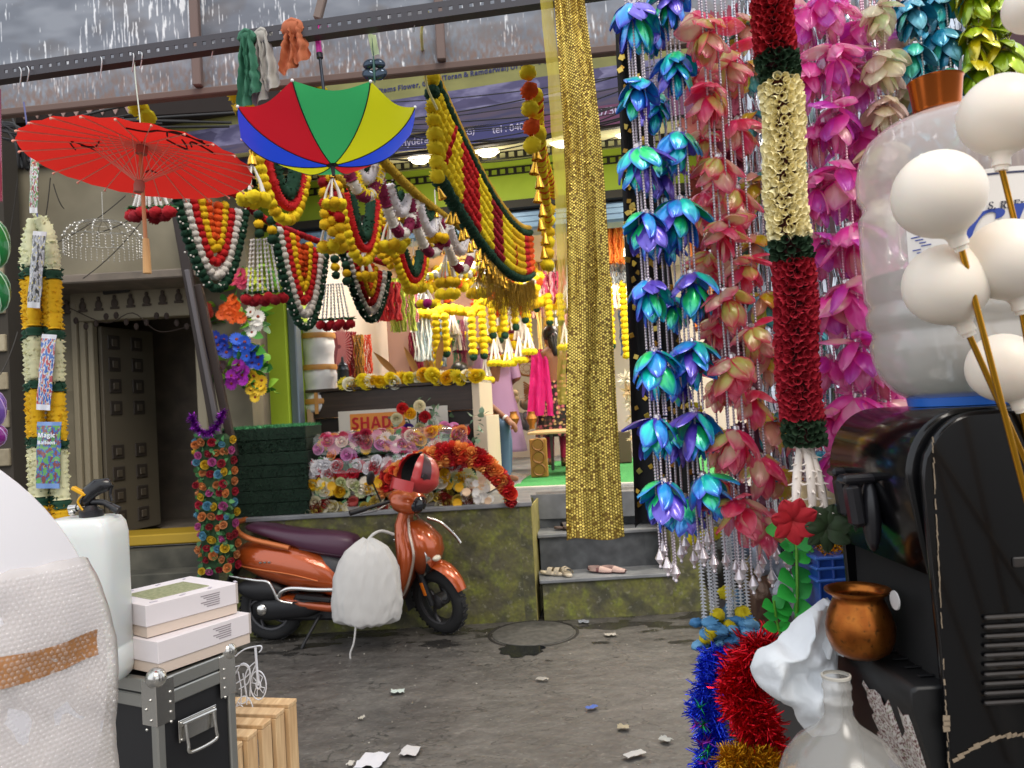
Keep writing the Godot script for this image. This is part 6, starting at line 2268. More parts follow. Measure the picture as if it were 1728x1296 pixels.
func slippers_and_litter() -> void:
	# footwear left on the steps
	var pairs := [[932, 958, 0.32, 6.10, "#a89c88", "#c4b8a2", "strapped beige slipper", true], [955, 964, 0.32, 6.08, "#a89c88", "#c4b8a2", "strapped beige slipper", true], [1012, 962, 0.32, 6.10, "#b79a90", "#5a3034", "pointed dusty pink slip on shoe", false], [1035, 962, 0.32, 6.08, "#b79a90", "#5a3034", "pointed dusty pink slip on shoe", false], [955, 890, 0.62, 6.42, "#3c3230", "#55443c", "dark strapped sandal", true], [970, 893, 0.62, 6.40, "#3c3230", "#55443c", "dark strapped sandal", true]]
	var i := 0
	for e in pairs:
		var p := atz(e[0], e[1], e[3])
		var side: String = ["nearer the left end of the lowest tread", "second from the left end of the lowest tread", "second from the right on the lowest tread", "furthest right on the lowest tread", "furthest back on the middle tread", "next to the sequin cloth on the middle tread"][i]
		var t := thing("slipper", e[6] + " " + side, "slipper", V(p.x, e[2] + 0.002, -e[3]), "footwear left on the steps")
		t.rotation.y = [-2.0, -2.9, -2.1, -2.2, -1.3, -1.1][i]
		var rings := []
		for k in 9:
			var f := k / 8.0
			rings.append(oval(V(0, 0.012 + 0.012 * f * f, -0.10 + 0.2 * f), V(0.038 * sqrt(maxf(0.02, sin(PI * clampf(f * 0.9 + 0.06, 0, 1)))), 0, 0), V(0, 0.012, 0), 12, 3))
		var b := MB.new()
		b.loft(rings)
		part("sole", b, cmat(e[5], 0.7), t)
		b = MB.new()
		if e[7]:
			for k in 2:
				b.grid(10, 3, func(u: float, v: float):
					var a := PI * u
					return V(cos(a) * 0.042, 0.018 + 0.045 * sin(a), -0.065 + 0.06 * k + 0.04 * v))
			part("strap", b, cmat(e[4], 0.6), t)
		else:
			b.grid(12, 5, func(u: float, v: float):
				var a := PI * u
				var w := 0.039 * (1 - 0.55 * pow(1 - v, 3))
				return V(cos(a) * w, 0.012 + 0.04 * sin(a) * (0.45 + 0.55 * v), -0.108 + 0.10 * v))
			b.grid(14, 2, func(u: float, v: float):
				var a := PI * u
				return V(cos(a) * 0.037, 0.014 + 0.033 * v, 0.015 + sin(a) * 0.082))
			part("upper", b, cmat(e[4], 0.6), t)
		i += 1
	# paper scraps on the lane
	var scraps := [[628, 1285, 0.085, 0.06, "#d5d3d8", "white folded paper lying nearest on the lane"], [693, 1269, 0.07, 0.035, "#c9c5c4", "torn white paper beside the larger folded sheet"], [671, 1168, 0.04, 0.03, "#b9c4bd", "pale wrapper with a green corner in the lane"], [999, 1195, 0.028, 0.025, "#4a68b8", "small blue wrapper in the middle of the lane"], [1052, 1228, 0.03, 0.022, "#b5a688", "tan paper scrap near the blue wrapper"], [1071, 1274, 0.03, 0.04, "#d2cdc6", "little square white paper near the tinsel"], [1123, 1249, 0.03, 0.022, "#bcbab2", "grey white scrap closest to the tinsel"], [1030, 1072, 0.04, 0.03, "#a59f95", "crumpled scrap beside the manhole cover"], [610, 1213, 0.018, 0.014, "#bdb6a8", "tiny beige scrap in the open lane"], [915, 1147, 0.05, 0.015, "#9c978e", "long grey scrap in the wheel track"], [592, 1290, 0.022, 0.016, "#c4bfb6", "tiny white scrap at the near edge of the lane"], [985, 1050, 0.05, 0.03, "#8f939a", "clear plastic cup lid by the wet kerb"]]
	var pn := noise(521, 12.0, 2)
	for e in scraps:
		var p := aty(e[0], e[1], 0.012)
		var b := MB.new()
		var w: float = e[2]
		var h: float = e[3]
		b.grid(6, 6, func(u: float, v: float): return V((u - 0.5) * w * 1.5 + 0.1 * w * pn.get_noise_2d(v * 3, w * 90), 0.004 + 0.016 * absf(pn.get_noise_2d(u + w * 70, v + h * 50)), (v - 0.5) * h * 2.6 + 0.3 * h * pn.get_noise_2d(u * 2, h * 80)))
		single("paper_scrap", b, cmat(e[4], 0.7), e[5], "litter", "litter on the lane", T(p, V(0, e[0] * 0.7, 0)))
	var xs := []
	var cs := []
	var mb := MB.new()
	mb.box(Vector3.ZERO, V(1, 0.3, 0.7), Basis(), 0.2)
	for k in 420:
		xs.append(Transform3D(Basis.from_euler(V(0, R(0, 6), 0)) * Basis.from_scale(Vector3.ONE * R(0.004, 0.014)), V(R(-1.9, 1.8), 0.006, -R(3.3, 5.9))))
		cs.append(Color("#6b655c").lerp(Color("#b8b2a6"), pow(rng.randf(), 3)).srgb_to_linear())
	mass("grit", many(mb.done(), xs, cs), tint_mat("grit_tint", 0.9))


# ---- things of the near shop, left side ---------------------------------------------------------------
func overhead_things() -> void:
	# red paper parasol seen from below
	var o := at(238, 274, 2.0)
	var t := thing("paper_parasol", "open red oiled paper parasol with bamboo ribs and stick hung from the rail", "parasol", o)
	var tilt := Basis(Vector3.BACK, deg_to_rad(-4.5)) * Basis(Vector3.RIGHT, deg_to_rad(-4.0))
	var red := mat("red_paper", Color("#dc3028"), 0.7)
	red.backlight_enabled = true
	red.backlight = Color("#e02a22") * 0.95
	var R0 := 0.276
	var n := 24
	var b := MB.new()
	b.grid(n * 2, 8, func(u: float, v: float):
		var a: float = TAU * u
		var fr := absf(fposmod(u * n, 1.0) - 0.5) * 2      # one on a rib, nought between
		var r: float = R0 * lerpf(0.03, 1.0, v) * (1.0 - 0.012 * (1 - fr) * v)
		return V(cos(a) * r, 0.052 * (1 - v) - 0.004 * (1 - fr) * v, sin(a) * r))
	part("paper_canopy", b, red, t, Transform3D(tilt, Vector3.ZERO))
	var wood := mat("pale_bamboo", Color("#c98a5c"), 0.6)
	var rib := MB.new()
	rib.bar(V(0.01, 0.046, 0), V(R0 + 0.004, -0.006, 0), 0.002, 0.003)
	rib.ball(V(R0 + 0.004, -0.008, 0), Vector3.ONE * 0.0034, 4, 6)
	rib.bar(V(0.012, -0.05, 0), V(0.115, 0.024, 0), 0.0014, 0.002)
	var rm := rib.done()
	for k in n: part("rib", rm, cmat("#e8a08c", 0.6), t, Transform3D(tilt * Basis(Vector3.UP, TAU * k / n), Vector3.ZERO))
	b = MB.new()
	b.lathe([Vector2(0, -0.082), Vector2(0.012, -0.08), Vector2(0.014, -0.062), Vector2(0.011, -0.05), Vector2(0, -0.048)], 12)
	part("runner", b, cmat("#a5685a", 0.6), t, Transform3D(tilt, Vector3.ZERO))
	b = MB.new()
	b.lathe([Vector2(0, 0.02), Vector2(0.014, 0.022), Vector2(0.014, 0.05), Vector2(0.006, 0.075), Vector2(0, 0.08)], 12)
	part("hub", b, cmat("#a5685a", 0.6), t, Transform3D(tilt, Vector3.ZERO))
	b = MB.new()
	b.tube(P3([V(0, 0.03, 0), V(0.003, -0.20, 0)]), 0.0052, 8)
	part("stick", b, wood, t)
	b = MB.new()
	b.lathe([Vector2(0, -0.292), Vector2(0.0105, -0.29), Vector2(0.0095, -0.24), Vector2(0.0078, -0.20), Vector2(0, -0.198)], 12, T(V(0.004, 0, 0)))
	part("handle_grip", b, cmat("#d9a86a", 0.5), t)
	b = MB.new()
	for e in [[-0.155, 0.03, 0.04, 0.05], [-0.13, 0.05, 0.05, -0.02], [-0.05, -0.13, 0.03, 0.01], [0.09, 0.16, 0.13, 0.03], [0.13, 0.14, 0.09, 0.06], [0.05, 0.18, 0.08, -0.02], [0.16, 0.07, 0.05, 0.05], [0.11, 0.10, 0.05, -0.06]]:
		var p := []
		for k in 5:
			var x: float = e[0] + e[2] * k / 4.0
			var z: float = e[1] + e[3] * sin(k * 0.9)
			p.append(V(x, 0.052 * (1 - V(x, 0, z).length() / R0) - 0.004, z))
		b.tube(smooth(p, 4), 0.0022, 4)
	part("painted_branch", b, cmat("#3a0f10", 0.8), t, Transform3D(tilt, Vector3.ZERO))
	b = MB.new()
	b.tube(smooth([at(238, 240, 1.99) - o, at(236, 200, 2.02) - o, at(228, 128, 2.05) - o, at(227, 90, 2.06) - o], 5), 0.0018, 4)
	part("hanging_string", b, cmat("#c6cfc2", 0.7), t)

	# child's rainbow umbrella hung upside down by its hook
	o = at(561, 279, 1.98)
	t = thing("rainbow_umbrella", "small rainbow panelled umbrella hung upside down by its pink hook handle", "umbrella", o)
	var bs := Basis(Vector3.BACK, deg_to_rad(4.5)) * Basis(Vector3.RIGHT, deg_to_rad(-4))
	var cols := ["#2450ee", "#d8142a", "#3cb86a", "#ecec1c"]
	var RR := 0.232
	var rad := func(s: float) -> float: return RR * sin(s * 1.25) / sin(1.25)
	var hgt := func(s: float) -> float: return 0.114 * (1 - cos(s * 1.25)) / (1 - cos(1.25))
	for k in 8:
		b = MB.new()
		var a0 := -PI / 2 - 0.1 + TAU * (k - 2) / 8.0
		b.grid(10, 14, func(u: float, v: float):
			var a: float = a0 + TAU / 8 * u
			var arch := sin(PI * u)
			var s: float = v * (1.0 - 0.13 * arch * v)
			var r: float = rad.call(s) * (1.0 - 0.05 * arch * sin(PI * v) )
			return V(cos(a) * r, hgt.call(s), -sin(a) * r))
		var m := mat("nylon_%d" % (k % 4), Color(cols[k % 4]), 0.5)
		m.backlight_enabled = true
		m.backlight = Color(cols[k % 4]) * 0.9
		part("panel", b, m, t, Transform3D(bs, Vector3.ZERO))
		b = MB.new()
		var p := PackedVector3Array()
		for i in 13: p.append(V(cos(a0) * rad.call(i / 12.0), hgt.call(i / 12.0) - 0.001, -sin(a0) * rad.call(i / 12.0)) * 1.003)
		b.tube(p, 0.0016, 4)
		part("rib", b, cmat("#19191c", 0.4), t, Transform3D(bs, Vector3.ZERO))
		b = MB.new()
		b.ball(p[12], Vector3.ONE * 0.0042, 5, 6)
		part("rib_tip", b, cmat("#e6e6e6", 0.4), t, Transform3D(bs, Vector3.ZERO))
	b = MB.new()
	b.tube(P3([V(0, -0.018, 0), V(0, 0.30, 0)]), 0.0042, 8)
	part("shaft", b, mat("dark_steel", Color("#3b4048"), 0.3, 0.8), t, Transform3D(bs, Vector3.ZERO))
	b = MB.new()
	b.lathe([Vector2(0.0, -0.03), Vector2(0.004, -0.028), Vector2(0.006, -0.004), Vector2(0.016, 0.0), Vector2(0, 0.004)], 10)
	b.lathe([Vector2(0.0048, 0.29), Vector2(0.0085, 0.292), Vector2(0.0085, 0.305), Vector2(0.0048, 0.308)], 10)
	part("ferrule", b, cmat("#202226", 0.4), t, Transform3D(bs, Vector3.ZERO))
	b = MB.new()
	b.tube(smooth([V(0, 0.306, 0), V(0, 0.350, 0), V(-0.001, 0.375, 0), V(0.005, 0.388, 0), V(0.014, 0.390, 0), V(0.022, 0.382, 0), V(0.024, 0.370, 0)], 5), 0.0078, 10)
	part("hook_handle", b, mat("pink_plastic", Color("#ea3fb0"), 0.3), t, Transform3D(bs, Vector3.ZERO))

	# cloth strips knotted to the rail
	var n1 := noise(601, 2.0, 2)
	for e in [[419, 66, 424, 185, 26, "#2f6b52", "dark green cloth strip knotted to the rail", 2.0], [446, 66, 452, 175, 30, "#a7a39c", "grey white cloth strip knotted beside the green one", 2.02], [497, 52, 505, 122, 34, "#b0603c", "rust orange cloth knotted to the rail beside the pink hook", 2.0]]:
		var p0 := at(e[0], e[1], e[7])
		t = thing("knotted_cloth", e[6], "cloth", p0, "cloths knotted to the rail")
		var l: float = (e[3] - e[1]) / F * e[7]
		var w: float = e[4] / F * e[7]
		var m := cmat(e[5], 0.75)
		b = MB.new()
		b.ball(V(0, 0, 0.01), V(w * 0.62, w * 0.5, w * 0.42), 8, 12)
		b.tube(smooth([V(-w * 0.5, -w * 0.2, 0.014), V(0, w * 0.3, 0.022), V(w * 0.5, -w * 0.1, 0.014)], 4), w * 0.16, 6)
		part("knot", b, m, t)
		for k in 2:
			b = MB.new()
			var sx := -0.25 if k == 0 else 0.3
			b.grid(12, 14, func(u: float, v: float):
				var x: float = (u - 0.5) * w * lerpf(0.5, 0.95, v) + sx * w * (0.4 + v)
				return V(x + 0.006 * n1.get_noise_2d(v * 3 + k * 9, e[0]), -l * v * (1.0 - 0.18 * k) - 0.01 * sin(u * 5), 0.012 + 0.012 * sin(u * 9 + v * 3 + k) + 0.01 * k))
			part("tail", b, m, t)
	# dark glossy balloon butterfly with a price packet
	o = at(632, 122, 2.0)
	t = thing("foil_butterfly", "dark blue grey glossy foil butterfly hanging above the rainbow umbrella", "ornament", o)
	var fm := mat("dark_foil", Color("#3c4856"), 0.15, 0.7)
	for e in [[-0.013, 0.022, 0.017, 0.4], [0.013, 0.022, 0.017, -0.4], [-0.014, -0.006, 0.02, -0.5], [0.014, -0.006, 0.02, 0.5]]:
		b = MB.new()
		b.ball(V(e[0], e[1], 0), V(e[2], e[2] * 0.75, 0.009), 8, 12, Basis(Vector3.BACK, e[3]))
		part("wing", b, fm, t)
	b = MB.new()
	b.ball(V(0, 0.005, 0.004), V(0.004, 0.036, 0.006), 8, 8)
	b.tube(P3([V(0, 0.03, 0), V(-0.004, 0.15, 0)]), 0.001, 4)
	part("body", b, cmat("#2f5a52", 0.4), t)
	b = MB.new()
	b.grid(4, 6, func(u: float, v: float): return V(-0.012 + 0.02 * u + 0.008 * v, 0.10 - 0.055 * v, 0.004 * sin(u * 5 + v * 4)))
	part("packet", b, cmat("#c6d6a8", 0.3), t)
	# little cords tied along the rail
	for px in [32, 45, 168, 222, 236, 356, 473, 697]:
		b = MB.new()
		var y: float = 122.0 - px * 0.14
		var d: float = 2.11 - px * 0.0002
		b.tube(smooth([at(px, y - 5, d), at(px + 4, y + 4, d - 0.02), at(px + 1, y + 22 + (px % 5) * 4, d)], 4), 0.0016, 4)
		single("rail_cord", b, cmat("#c9cdd0", 0.7), "short pale cord tied round the slotted rail", "cord", "cords tied round the rail")
	# yellow pompons behind the parasol and umbrella
	for e in [[236, 186, 2.7, "yellow and green pompon pair above the red parasol"], [404, 165, 2.7, "yellow pompon pair left of the green cloth strip"], [528, 147, 2.7, "yellow pompon peeping over the rainbow umbrella rim"]]:
		o = at(e[0], e[1], e[2])
		t = thing("pompon_pair", e[3], "pompon", o, "pompons under the sheet metal hoarding")
		pom(t, V(-0.006, 0.012, 0), 0.034, YE)
		pom(t, V(0.022, -0.026, 0), 0.03, YE)
		pom(t, V(0.012, -0.05, -0.03), 0.03, GR)
		b = MB.new()
		b.tube(P3([V(0, 0.03, 0), V(-0.012, 0.14, 0)]), 0.0016, 4)
		part("cord", b, cmat("#a9b8a8", 0.7), t)


func left_garland() -> void:
	var d := 2.2
	var o := at(64, 372, d)
	var t := thing("yellow_cream_garland", "thick four strand garland of yellow and cream petals with dark green bands", "garland", o)
	var rows := [[370, 452, "#d6d8b0"], [452, 466, GR], [466, 552, "#d9a90c"], [552, 566, GR], [566, 640, "#d2cfa6"], [640, 655, GR], [655, 736, "#d9a90c"], [736, 750, GR], [750, 834, "#d2cfa6"], [834, 848, GR], [848, 900, "#d9a90c"]]
	for s in 4:
		var xo: float = [-0.042, -0.014, 0.016, 0.046][s]
		for e in rows:
			var y0: float = -(e[0] - 370) / F * d - (0.012 if s in [0, 3] and e[0] > 400 else 0.0) * (0.4 if s == 0 else 1.0)
			var y1: float = -(e[1] - 370) / F * d - (0.012 if s in [0, 3] else 0.0) * (0.4 if s == 0 else 1.0)
			var p := PackedVector3Array()
			for k in 5:
				var y := lerpf(y0, y1, k / 4.0)
				var sp := clampf(-y / 0.10, 0.0, 1.0)
				p.append(o + V(xo * (0.25 + 0.75 * sqrt(sp)), y, 0.012 * (1 if s % 2 else -1)))
			part("petal_strand" if e[2] != GR else "green_band", fuzzy_tube(p, 0.021 if e[2] != GR else 0.024), fuzz(e[2]), t, T(-o))
	var b := MB.new()
	b.tube(P3([V(0, 0, 0), at(46, 215, d) - o, at(40, 172, d) - o]), 0.0025, 4)
	part("cord", b, cmat("#6e73a8", 0.7), t)
	# packets of balloons hung in front
	var pk := [[62, 455, 22, 130, ["#b9bcc4", "#2b2a2e", "#8d9096"], "silver packet with dark print on the yellow and cream garland", ""], [78, 628, 24, 128, ["#c6cbd6", "#2f5fb0", "#a83a44"], "clear packet of coloured balloons in the middle of the garland", ""], [82, 768, 40, 112, ["#2f5fae", "#5f9e50", "#7a3a3a"], "blue printed balloon packet low on the garland", "Magic"], [58, 300, 14, 120, ["#cfd3d8", "#5f8a5a", "#8a3038"], "narrow silvery packet strip above the garland", ""]]
	var n := noise(611, 0.05, 3)
	var idx := 0
	for e in pk:
		var p := at(e[0], e[1], 2.13)
		var tt := thing("balloon_packet", e[5], "packet", p, "packets hung on the yellow and cream garland")
		tt.rotation.z = -0.12 if idx < 2 else -0.06
		var c := [Color(e[4][0]), Color(e[4][1]), Color(e[4][2])]
		var im := image(64, 160, func(x: int, y: int):
			var v := n.get_noise_2d(x * 1.3 + idx * 200, y * 1.0)
			if y < 12 or y > 150: return c[0].lightened(0.3)
			if v > 0.14: return c[1]
			if v < -0.18: return c[2]
			return c[0].lerp(Color("#d8c23a"), 0.7 if n.get_noise_2d(x * 2, y * 2 + 400) > 0.3 else 0.0))
		var m := mat("packet_print_%d" % idx, Color.WHITE, 0.15)
		m.albedo_texture = tex(im)
		m.clearcoat_enabled = true
		m.clearcoat = 1.0
		var w: float = e[2] / F * 2.13
		var h: float = e[3] / F * 2.13
		var bb := MB.new()
		for s in [1.0, -1.0]:
			bb.grid(6, 14, func(u: float, v: float): return V((u - 0.5) * w, (0.5 - v) * h, s * (0.001 + 0.009 * sin(PI * u) * sin(PI * v)) + 0.002 * sin(u * 11 + v * 17)))
		part("wrapper", bb, m, tt)
		if e[6]:
			letters("Magic", w * 0.7, cmat("#e9eef6", 0.4), tt, T(V(0.0, h * 0.30, 0.012)), true, false, 0.001)
			letters("Balloon", w * 0.72, cmat("#e9eef6", 0.4), tt, T(V(0.0, h * 0.19, 0.012)), true, false, 0.001)
		idx += 1
	# balloons in sleeves at the very edge
	var e2 := [[-10, 412, 0.036, 0.062, "#1f7a3c", "upper green swirl balloon in a clear sleeve at the picture edge"], [-8, 492, 0.034, 0.055, "#1f6e3a", "lower green swirl balloon in a clear sleeve at the picture edge"], [-16, 690, 0.036, 0.05, "#6a4a9a", "violet balloon at the edge above the white disc"], [-12, 735, 0.032, 0.03, "#7a1f7a", "purple balloon just above the white disc"]]
	for e in e2:
		b = MB.new()
		b.ball(Vector3.ZERO, V(e[2], e[3], e[2]), 14, 18)
		var tt := thing("balloon", e[5], "balloon", at(e[0], e[1], 1.95), "balloons at the edge of the near shop")
		part("skin", b, mat("balloon_" + e[4], Color(e[4]), 0.12), tt)
		b = MB.new()
		for k in 7:
			var a := TAU * k / 7
			var p := PackedVector3Array()
			for i in 9:
				var f := -PI / 2 + PI * i / 8
				p.append(V(cos(a + f * 0.5) * cos(f) * e[2] * 1.01, sin(f) * e[3] * 1.01, sin(a + f * 0.5) * cos(f) * e[2] * 1.01))
			b.tube(p, 0.0016, 4)
		part("swirl", b, cmat("#a9c9ad" if e[4].begins_with("#1f") else "#b89ac9", 0.3), tt)
	b = MB.new()
	b.tube(P3([at(-6, 150, 1.95), at(-3, 340, 1.95)]), 0.010, 8)
	single("pink_foil_strip", b, mat("pink_foil", Color("#b06a8a"), 0.25, 0.6), "pink and silver foil strip at the edge of the picture", "strip")


func left_foreground() -> void:
	# big white disc, wrapped in bubble film below
	var o := at(-445, 1315, 0.984)
	var t := thing("white_disc", "large round white board partly wrapped in bubble film with tan tape", "board", o)
	var yaw := Basis(Vector3.UP, deg_to_rad(60))
	var RD := 0.48
	var wm := mat("white_board", Color("#e9e6ea"), 0.4)
	var b := MB.new()
	b.lathe([Vector2(0, -0.03), Vector2(RD - 0.004, -0.03), Vector2(RD, -0.026), Vector2(RD, 0.026), Vector2(RD - 0.004, 0.03), Vector2(0, 0.03)], 96, Transform3D(Basis(Vector3.RIGHT, PI / 2), Vector3.ZERO))
	part("disc", b, wm, t, Transform3D(yaw, Vector3.ZERO))
	var n := noise(701, 4.0, 3)
	var film := glassy("bubble_film", Color("#efe6df"), 0.36, 0.22)
	film.roughness = 0.2
	var y_top := 0.185
	var wrap := func(u: float, v: float):                                  # across the face, round the rim and behind
		var y := lerpf(y_top + 0.02 * u + 0.012 * n.get_noise_2d(u * 4, 5), -0.78, v)
		var half := sqrt(maxf(0.0, RD * RD - y * y)) + 0.012
		if y < 0.0: half = RD + 0.012
		var k := lerpf(-1.0, 1.0, u)
		var x := half * clampf(k * 1.12, -1, 1)
		var z := 0.036 + 0.018 * n.get_noise_2d(x * 1.4, y * 1.1) + 0.006 * absf(n.get_noise_2d(x * 4, y * 3.2))
		if absf(k) > 0.893: z = lerpf(z, -0.05, (absf(k) - 0.893) / 0.107)
		return V(x, y + 0.012 * n.get_noise_2d(x * 3, 7) * (1 - v), z)
	b = MB.new()
	b.grid(60, 50, wrap)
	part("bubble_film", b, film, t, Transform3D(yaw, Vector3.ZERO))
	var dome := MB.new()
	dome.lathe([Vector2(0.98, 0.0), Vector2(0.90, 0.28), Vector2(0.62, 0.48), Vector2(0.0, 0.56)], 10)
	var xs := []
	var bn := noise(703, 30.0, 1)
	var rr := 0.0042
	for i in 110:
		for j in 90:
			var x := (i - 55 + (0.5 if j % 2 else 0.0)) * rr * 2.15
			var y := y_top - j * rr * 1.86
			if y > y_top + 0.02 * (x / RD * 0.5 + 0.5) - 0.004: continue
			var half := sqrt(maxf(0, RD * RD - y * y)) if y > 0.0 else RD
			if absf(x) > half or x < -0.1: continue
			var z := 0.0365 + 0.018 * n.get_noise_2d(x * 1.4, y * 1.1) + 0.006 * absf(n.get_noise_2d(x * 4, y * 3.2))
			var tl := Basis.from_euler(V(PI / 2 + 0.25 * bn.get_noise_2d(i, j), 0, 0.25 * bn.get_noise_2d(j, i)))
			xs.append(Transform3D(tl * Basis.from_scale(Vector3.ONE * rr), V(x, y, z)))
	mass("film_bubbles", many(dome.done(), xs), glassy("bubble_skin", Color("#f4f2f0"), 0.12, 0.1), t).transform = Transform3D(yaw, Vector3.ZERO)
	b = MB.new()
	b.grid(40, 4, func(u: float, v: float):
		var x := lerpf(-0.30, 0.455, u)
		var y := 0.066 - lerpf(0.066, 0.045, u) * v + 0.004 * sin(x * 30)
		if x > 0.25: y += 0.0
		return V(x, y, 0.0375 + 0.018 * n.get_noise_2d(x * 1.4, y * 1.1) + 0.006 * absf(n.get_noise_2d(x * 4, y * 3.2))))
	part("tan_tape", b, cmat("#a8764a", 0.3), t, Transform3D(yaw, Vector3.ZERO))
	# flight case
	var c := at(262, 1150, 2.0)
	var e1 := at(394, 1098, 2.23) - c
	e1.y = 0
	var l1 := e1.length()
	e1 = e1.normalized()
	var e2 := V(e1.z, 0, -e1.x)
	if e2.x > 0: e2 = -e2
	var bs := Basis(-e2, Vector3.UP, -e1)
	var H := c.y - 0.152
	t = thing("flight_case", "black flight case with aluminium edges, ball corners and a butterfly handle", "case", c)
	var W2 := 0.50
	var bk := mat("case_laminate", Color("#141417"), 0.5)
	var al := mat("brushed_aluminium", Color("#a9a9a4"), 0.35, 0.85)
	var nk := mat("nickel", Color("#c9c7c2"), 0.2, 0.95)
	b = MB.new()
	b.box(e1 * l1 / 2 + e2 * W2 / 2 + V(0, -H / 2, 0), V(W2 - 0.016, H - 0.016, l1 - 0.016), bs)
	part("panels", b, bk, t)
	var ee := MB.new()
	for q in [[0.0, 0.0], [l1, 0.0], [0.0, W2], [l1, W2]]:
		ee.box(e1 * q[0] + e2 * q[1] + (e1 * 0.012 if q[0] == 0.0 else e1 * -0.012) + (e2 * 0.012 if q[1] == 0.0 else e2 * -0.012) + V(0, -H / 2, 0), V(0.026, H - 0.06, 0.026), bs, 0.004)
	part("edge_rail", ee, al, t)
	for lv in [[0.0, 0.036], [-0.040, 0.036]]:
		ee = MB.new()
		for q in [0.0, W2]:
			ee.box(e1 * l1 / 2 + e2 * q + (e2 * 0.01 if q == 0.0 else e2 * -0.01) + V(0, lv[0] - 0.018, 0), V(0.022, lv[1], l1 - 0.03), bs, 0.003)
		for q in [0.0, l1]:
			ee.box(e1 * q + e2 * W2 / 2 + (e1 * 0.01 if q == 0.0 else e1 * -0.01) + V(0, lv[0] - 0.018, 0), V(W2 - 0.03, lv[1], 0.022), bs, 0.003)
		part("lid_rail" if lv[0] == 0.0 else "body_rail", ee, al, t)
	for q in [[0.0, 0.0], [l1, 0.0], [0.0, W2]]:
		var base: Vector3 = e1 * q[0] + e2 * q[1]
		b = MB.new()
		b.ball(base + (e1 * 0.012 if q[0] == 0.0 else -e1 * 0.012) + (e2 * 0.012 if q[1] == 0.0 else -e2 * 0.012) + V(0, 0.004, 0), Vector3.ONE * 0.027, 10, 16)
		part("ball_corner", b, nk, t)
		b = MB.new()
		var s1: float = 1.0 if q[0] == 0.0 else -1.0
		var s2: float = 1.0 if q[1] == 0.0 else -1.0
		b.box(base + e2 * 0.026 * s2 - e1 * 0.0015 * s1 + V(0, -0.06, 0), V(0.056, 0.115, 0.003), bs, 0.001)
		b.box(base + e1 * 0.026 * s1 - e2 * 0.0015 * s2 + V(0, -0.06, 0), V(0.003, 0.115, 0.056), bs, 0.001)
		part("corner_plate", b, nk, t)
		b = MB.new()
		for k in 4:
			b.ball(base + e2 * (0.018 + 0.018 * (k % 2)) * s2 - e1 * 0.003 * s1 + V(0, -0.05 - 0.026 * k, 0), Vector3.ONE * 0.0045, 4, 8)
			b.ball(base + e1 * (0.040) * s1 - e2 * 0.003 * s2 + V(0, -0.04 - 0.026 * k, 0), Vector3.ONE * 0.0045, 4, 8)
		part("rivet", b, nk, t)
	# butterfly handle on the side that faces the crate
	var hn := Node3D.new()
	hn.name = "handle"
	t.add_child(hn)
	hn.transform = Transform3D(Basis(e1, Vector3.UP, -e2 * -1.0), e1 * l1 * 0.48 - e2 * 0.001 + V(0, -0.155, 0))
	var od := -e2
	var hb := Basis(e1, Vector3.UP, od)
	hn.basis = hb
	b = MB.new()
	b.box(V(0, 0.0, 0.001), V(0.125, 0.058, 0.003), Basis(), 0.001)
	part("plate", b, nk, hn)
	b = MB.new()
	b.tube(P3([V(-0.055, 0.018, 0.006), V(0.055, 0.018, 0.006)]), 0.006, 8)
	part("hinge", b, nk, hn)
	b = MB.new()
	b.tube(smooth([V(-0.046, 0.018, 0.008), V(-0.046, -0.035, 0.016), V(-0.040, -0.058, 0.018), V(0.040, -0.058, 0.018), V(0.046, -0.035, 0.016), V(0.046, 0.018, 0.008)], 4), 0.005, 8)
	part("bail", b, nk, hn)
	b = MB.new()
	for k in 4: b.ball(V(-0.055 + 0.11 * (k % 2), 0.022 - 0.044 * (k / 2), 0.003), Vector3.ONE * 0.004, 4, 8)
	part("screw", b, nk, hn)

	# white boxes on the case
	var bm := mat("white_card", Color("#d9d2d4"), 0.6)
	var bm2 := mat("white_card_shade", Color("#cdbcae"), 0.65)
	var ink := cmat("#8d8488", 0.7)
	var mk := func(px: float, py: float, d: float, turn: float, w: float, dp: float, h: float, label: String, window: bool, lift: float) -> void:
		# the near lower corner stands at that place
		var q := c + V(0, lift, 0)
		var p0 := at(px, py, d)
		p0.y = q.y
		var bx := thing("card_box", label, "box", p0, "white card boxes on the flight case")
		bx.rotation.y = turn
		var m := MB.new()
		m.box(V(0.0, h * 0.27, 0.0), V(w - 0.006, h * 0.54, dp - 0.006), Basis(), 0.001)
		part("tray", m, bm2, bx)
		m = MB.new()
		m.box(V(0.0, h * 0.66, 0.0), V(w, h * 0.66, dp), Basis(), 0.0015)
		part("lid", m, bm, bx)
		if window:
			m = MB.new()
			m.box(V(-0.01, h * 0.99 + 0.0015, 0.01), V(w * 0.62, 0.002, dp * 0.55), Basis(), 0.0008)
			var gmm := mat("window_picture", Color.WHITE, 0.25)
			gmm.albedo_texture = grain("window_grain", 711, 0.06, Color("#8f9470"), Color("#b5b795"))
			world_tex(gmm, 4.0)
			part("window", m, gmm, bx)
			m = MB.new()
			for k in 7: m.box(V(-w * 0.38 + 0.042 * k, h * 0.99 + 0.001, -dp * 0.40 if k % 2 else dp * 0.42), V(0.02, 0.0016, 0.008), Basis(Vector3.UP, 0.2 * k))
			part("print", m, cmat("#b5aeb8", 0.7), bx)
		m = MB.new()
		for k in 6: m.box(V(w / 2 + 0.0006, h * (0.84 - 0.07 * k), 0.0 + 0.006 * (k % 3)), V(0.0012, 0.0022, 0.055 - 0.008 * (k % 3)), Basis())
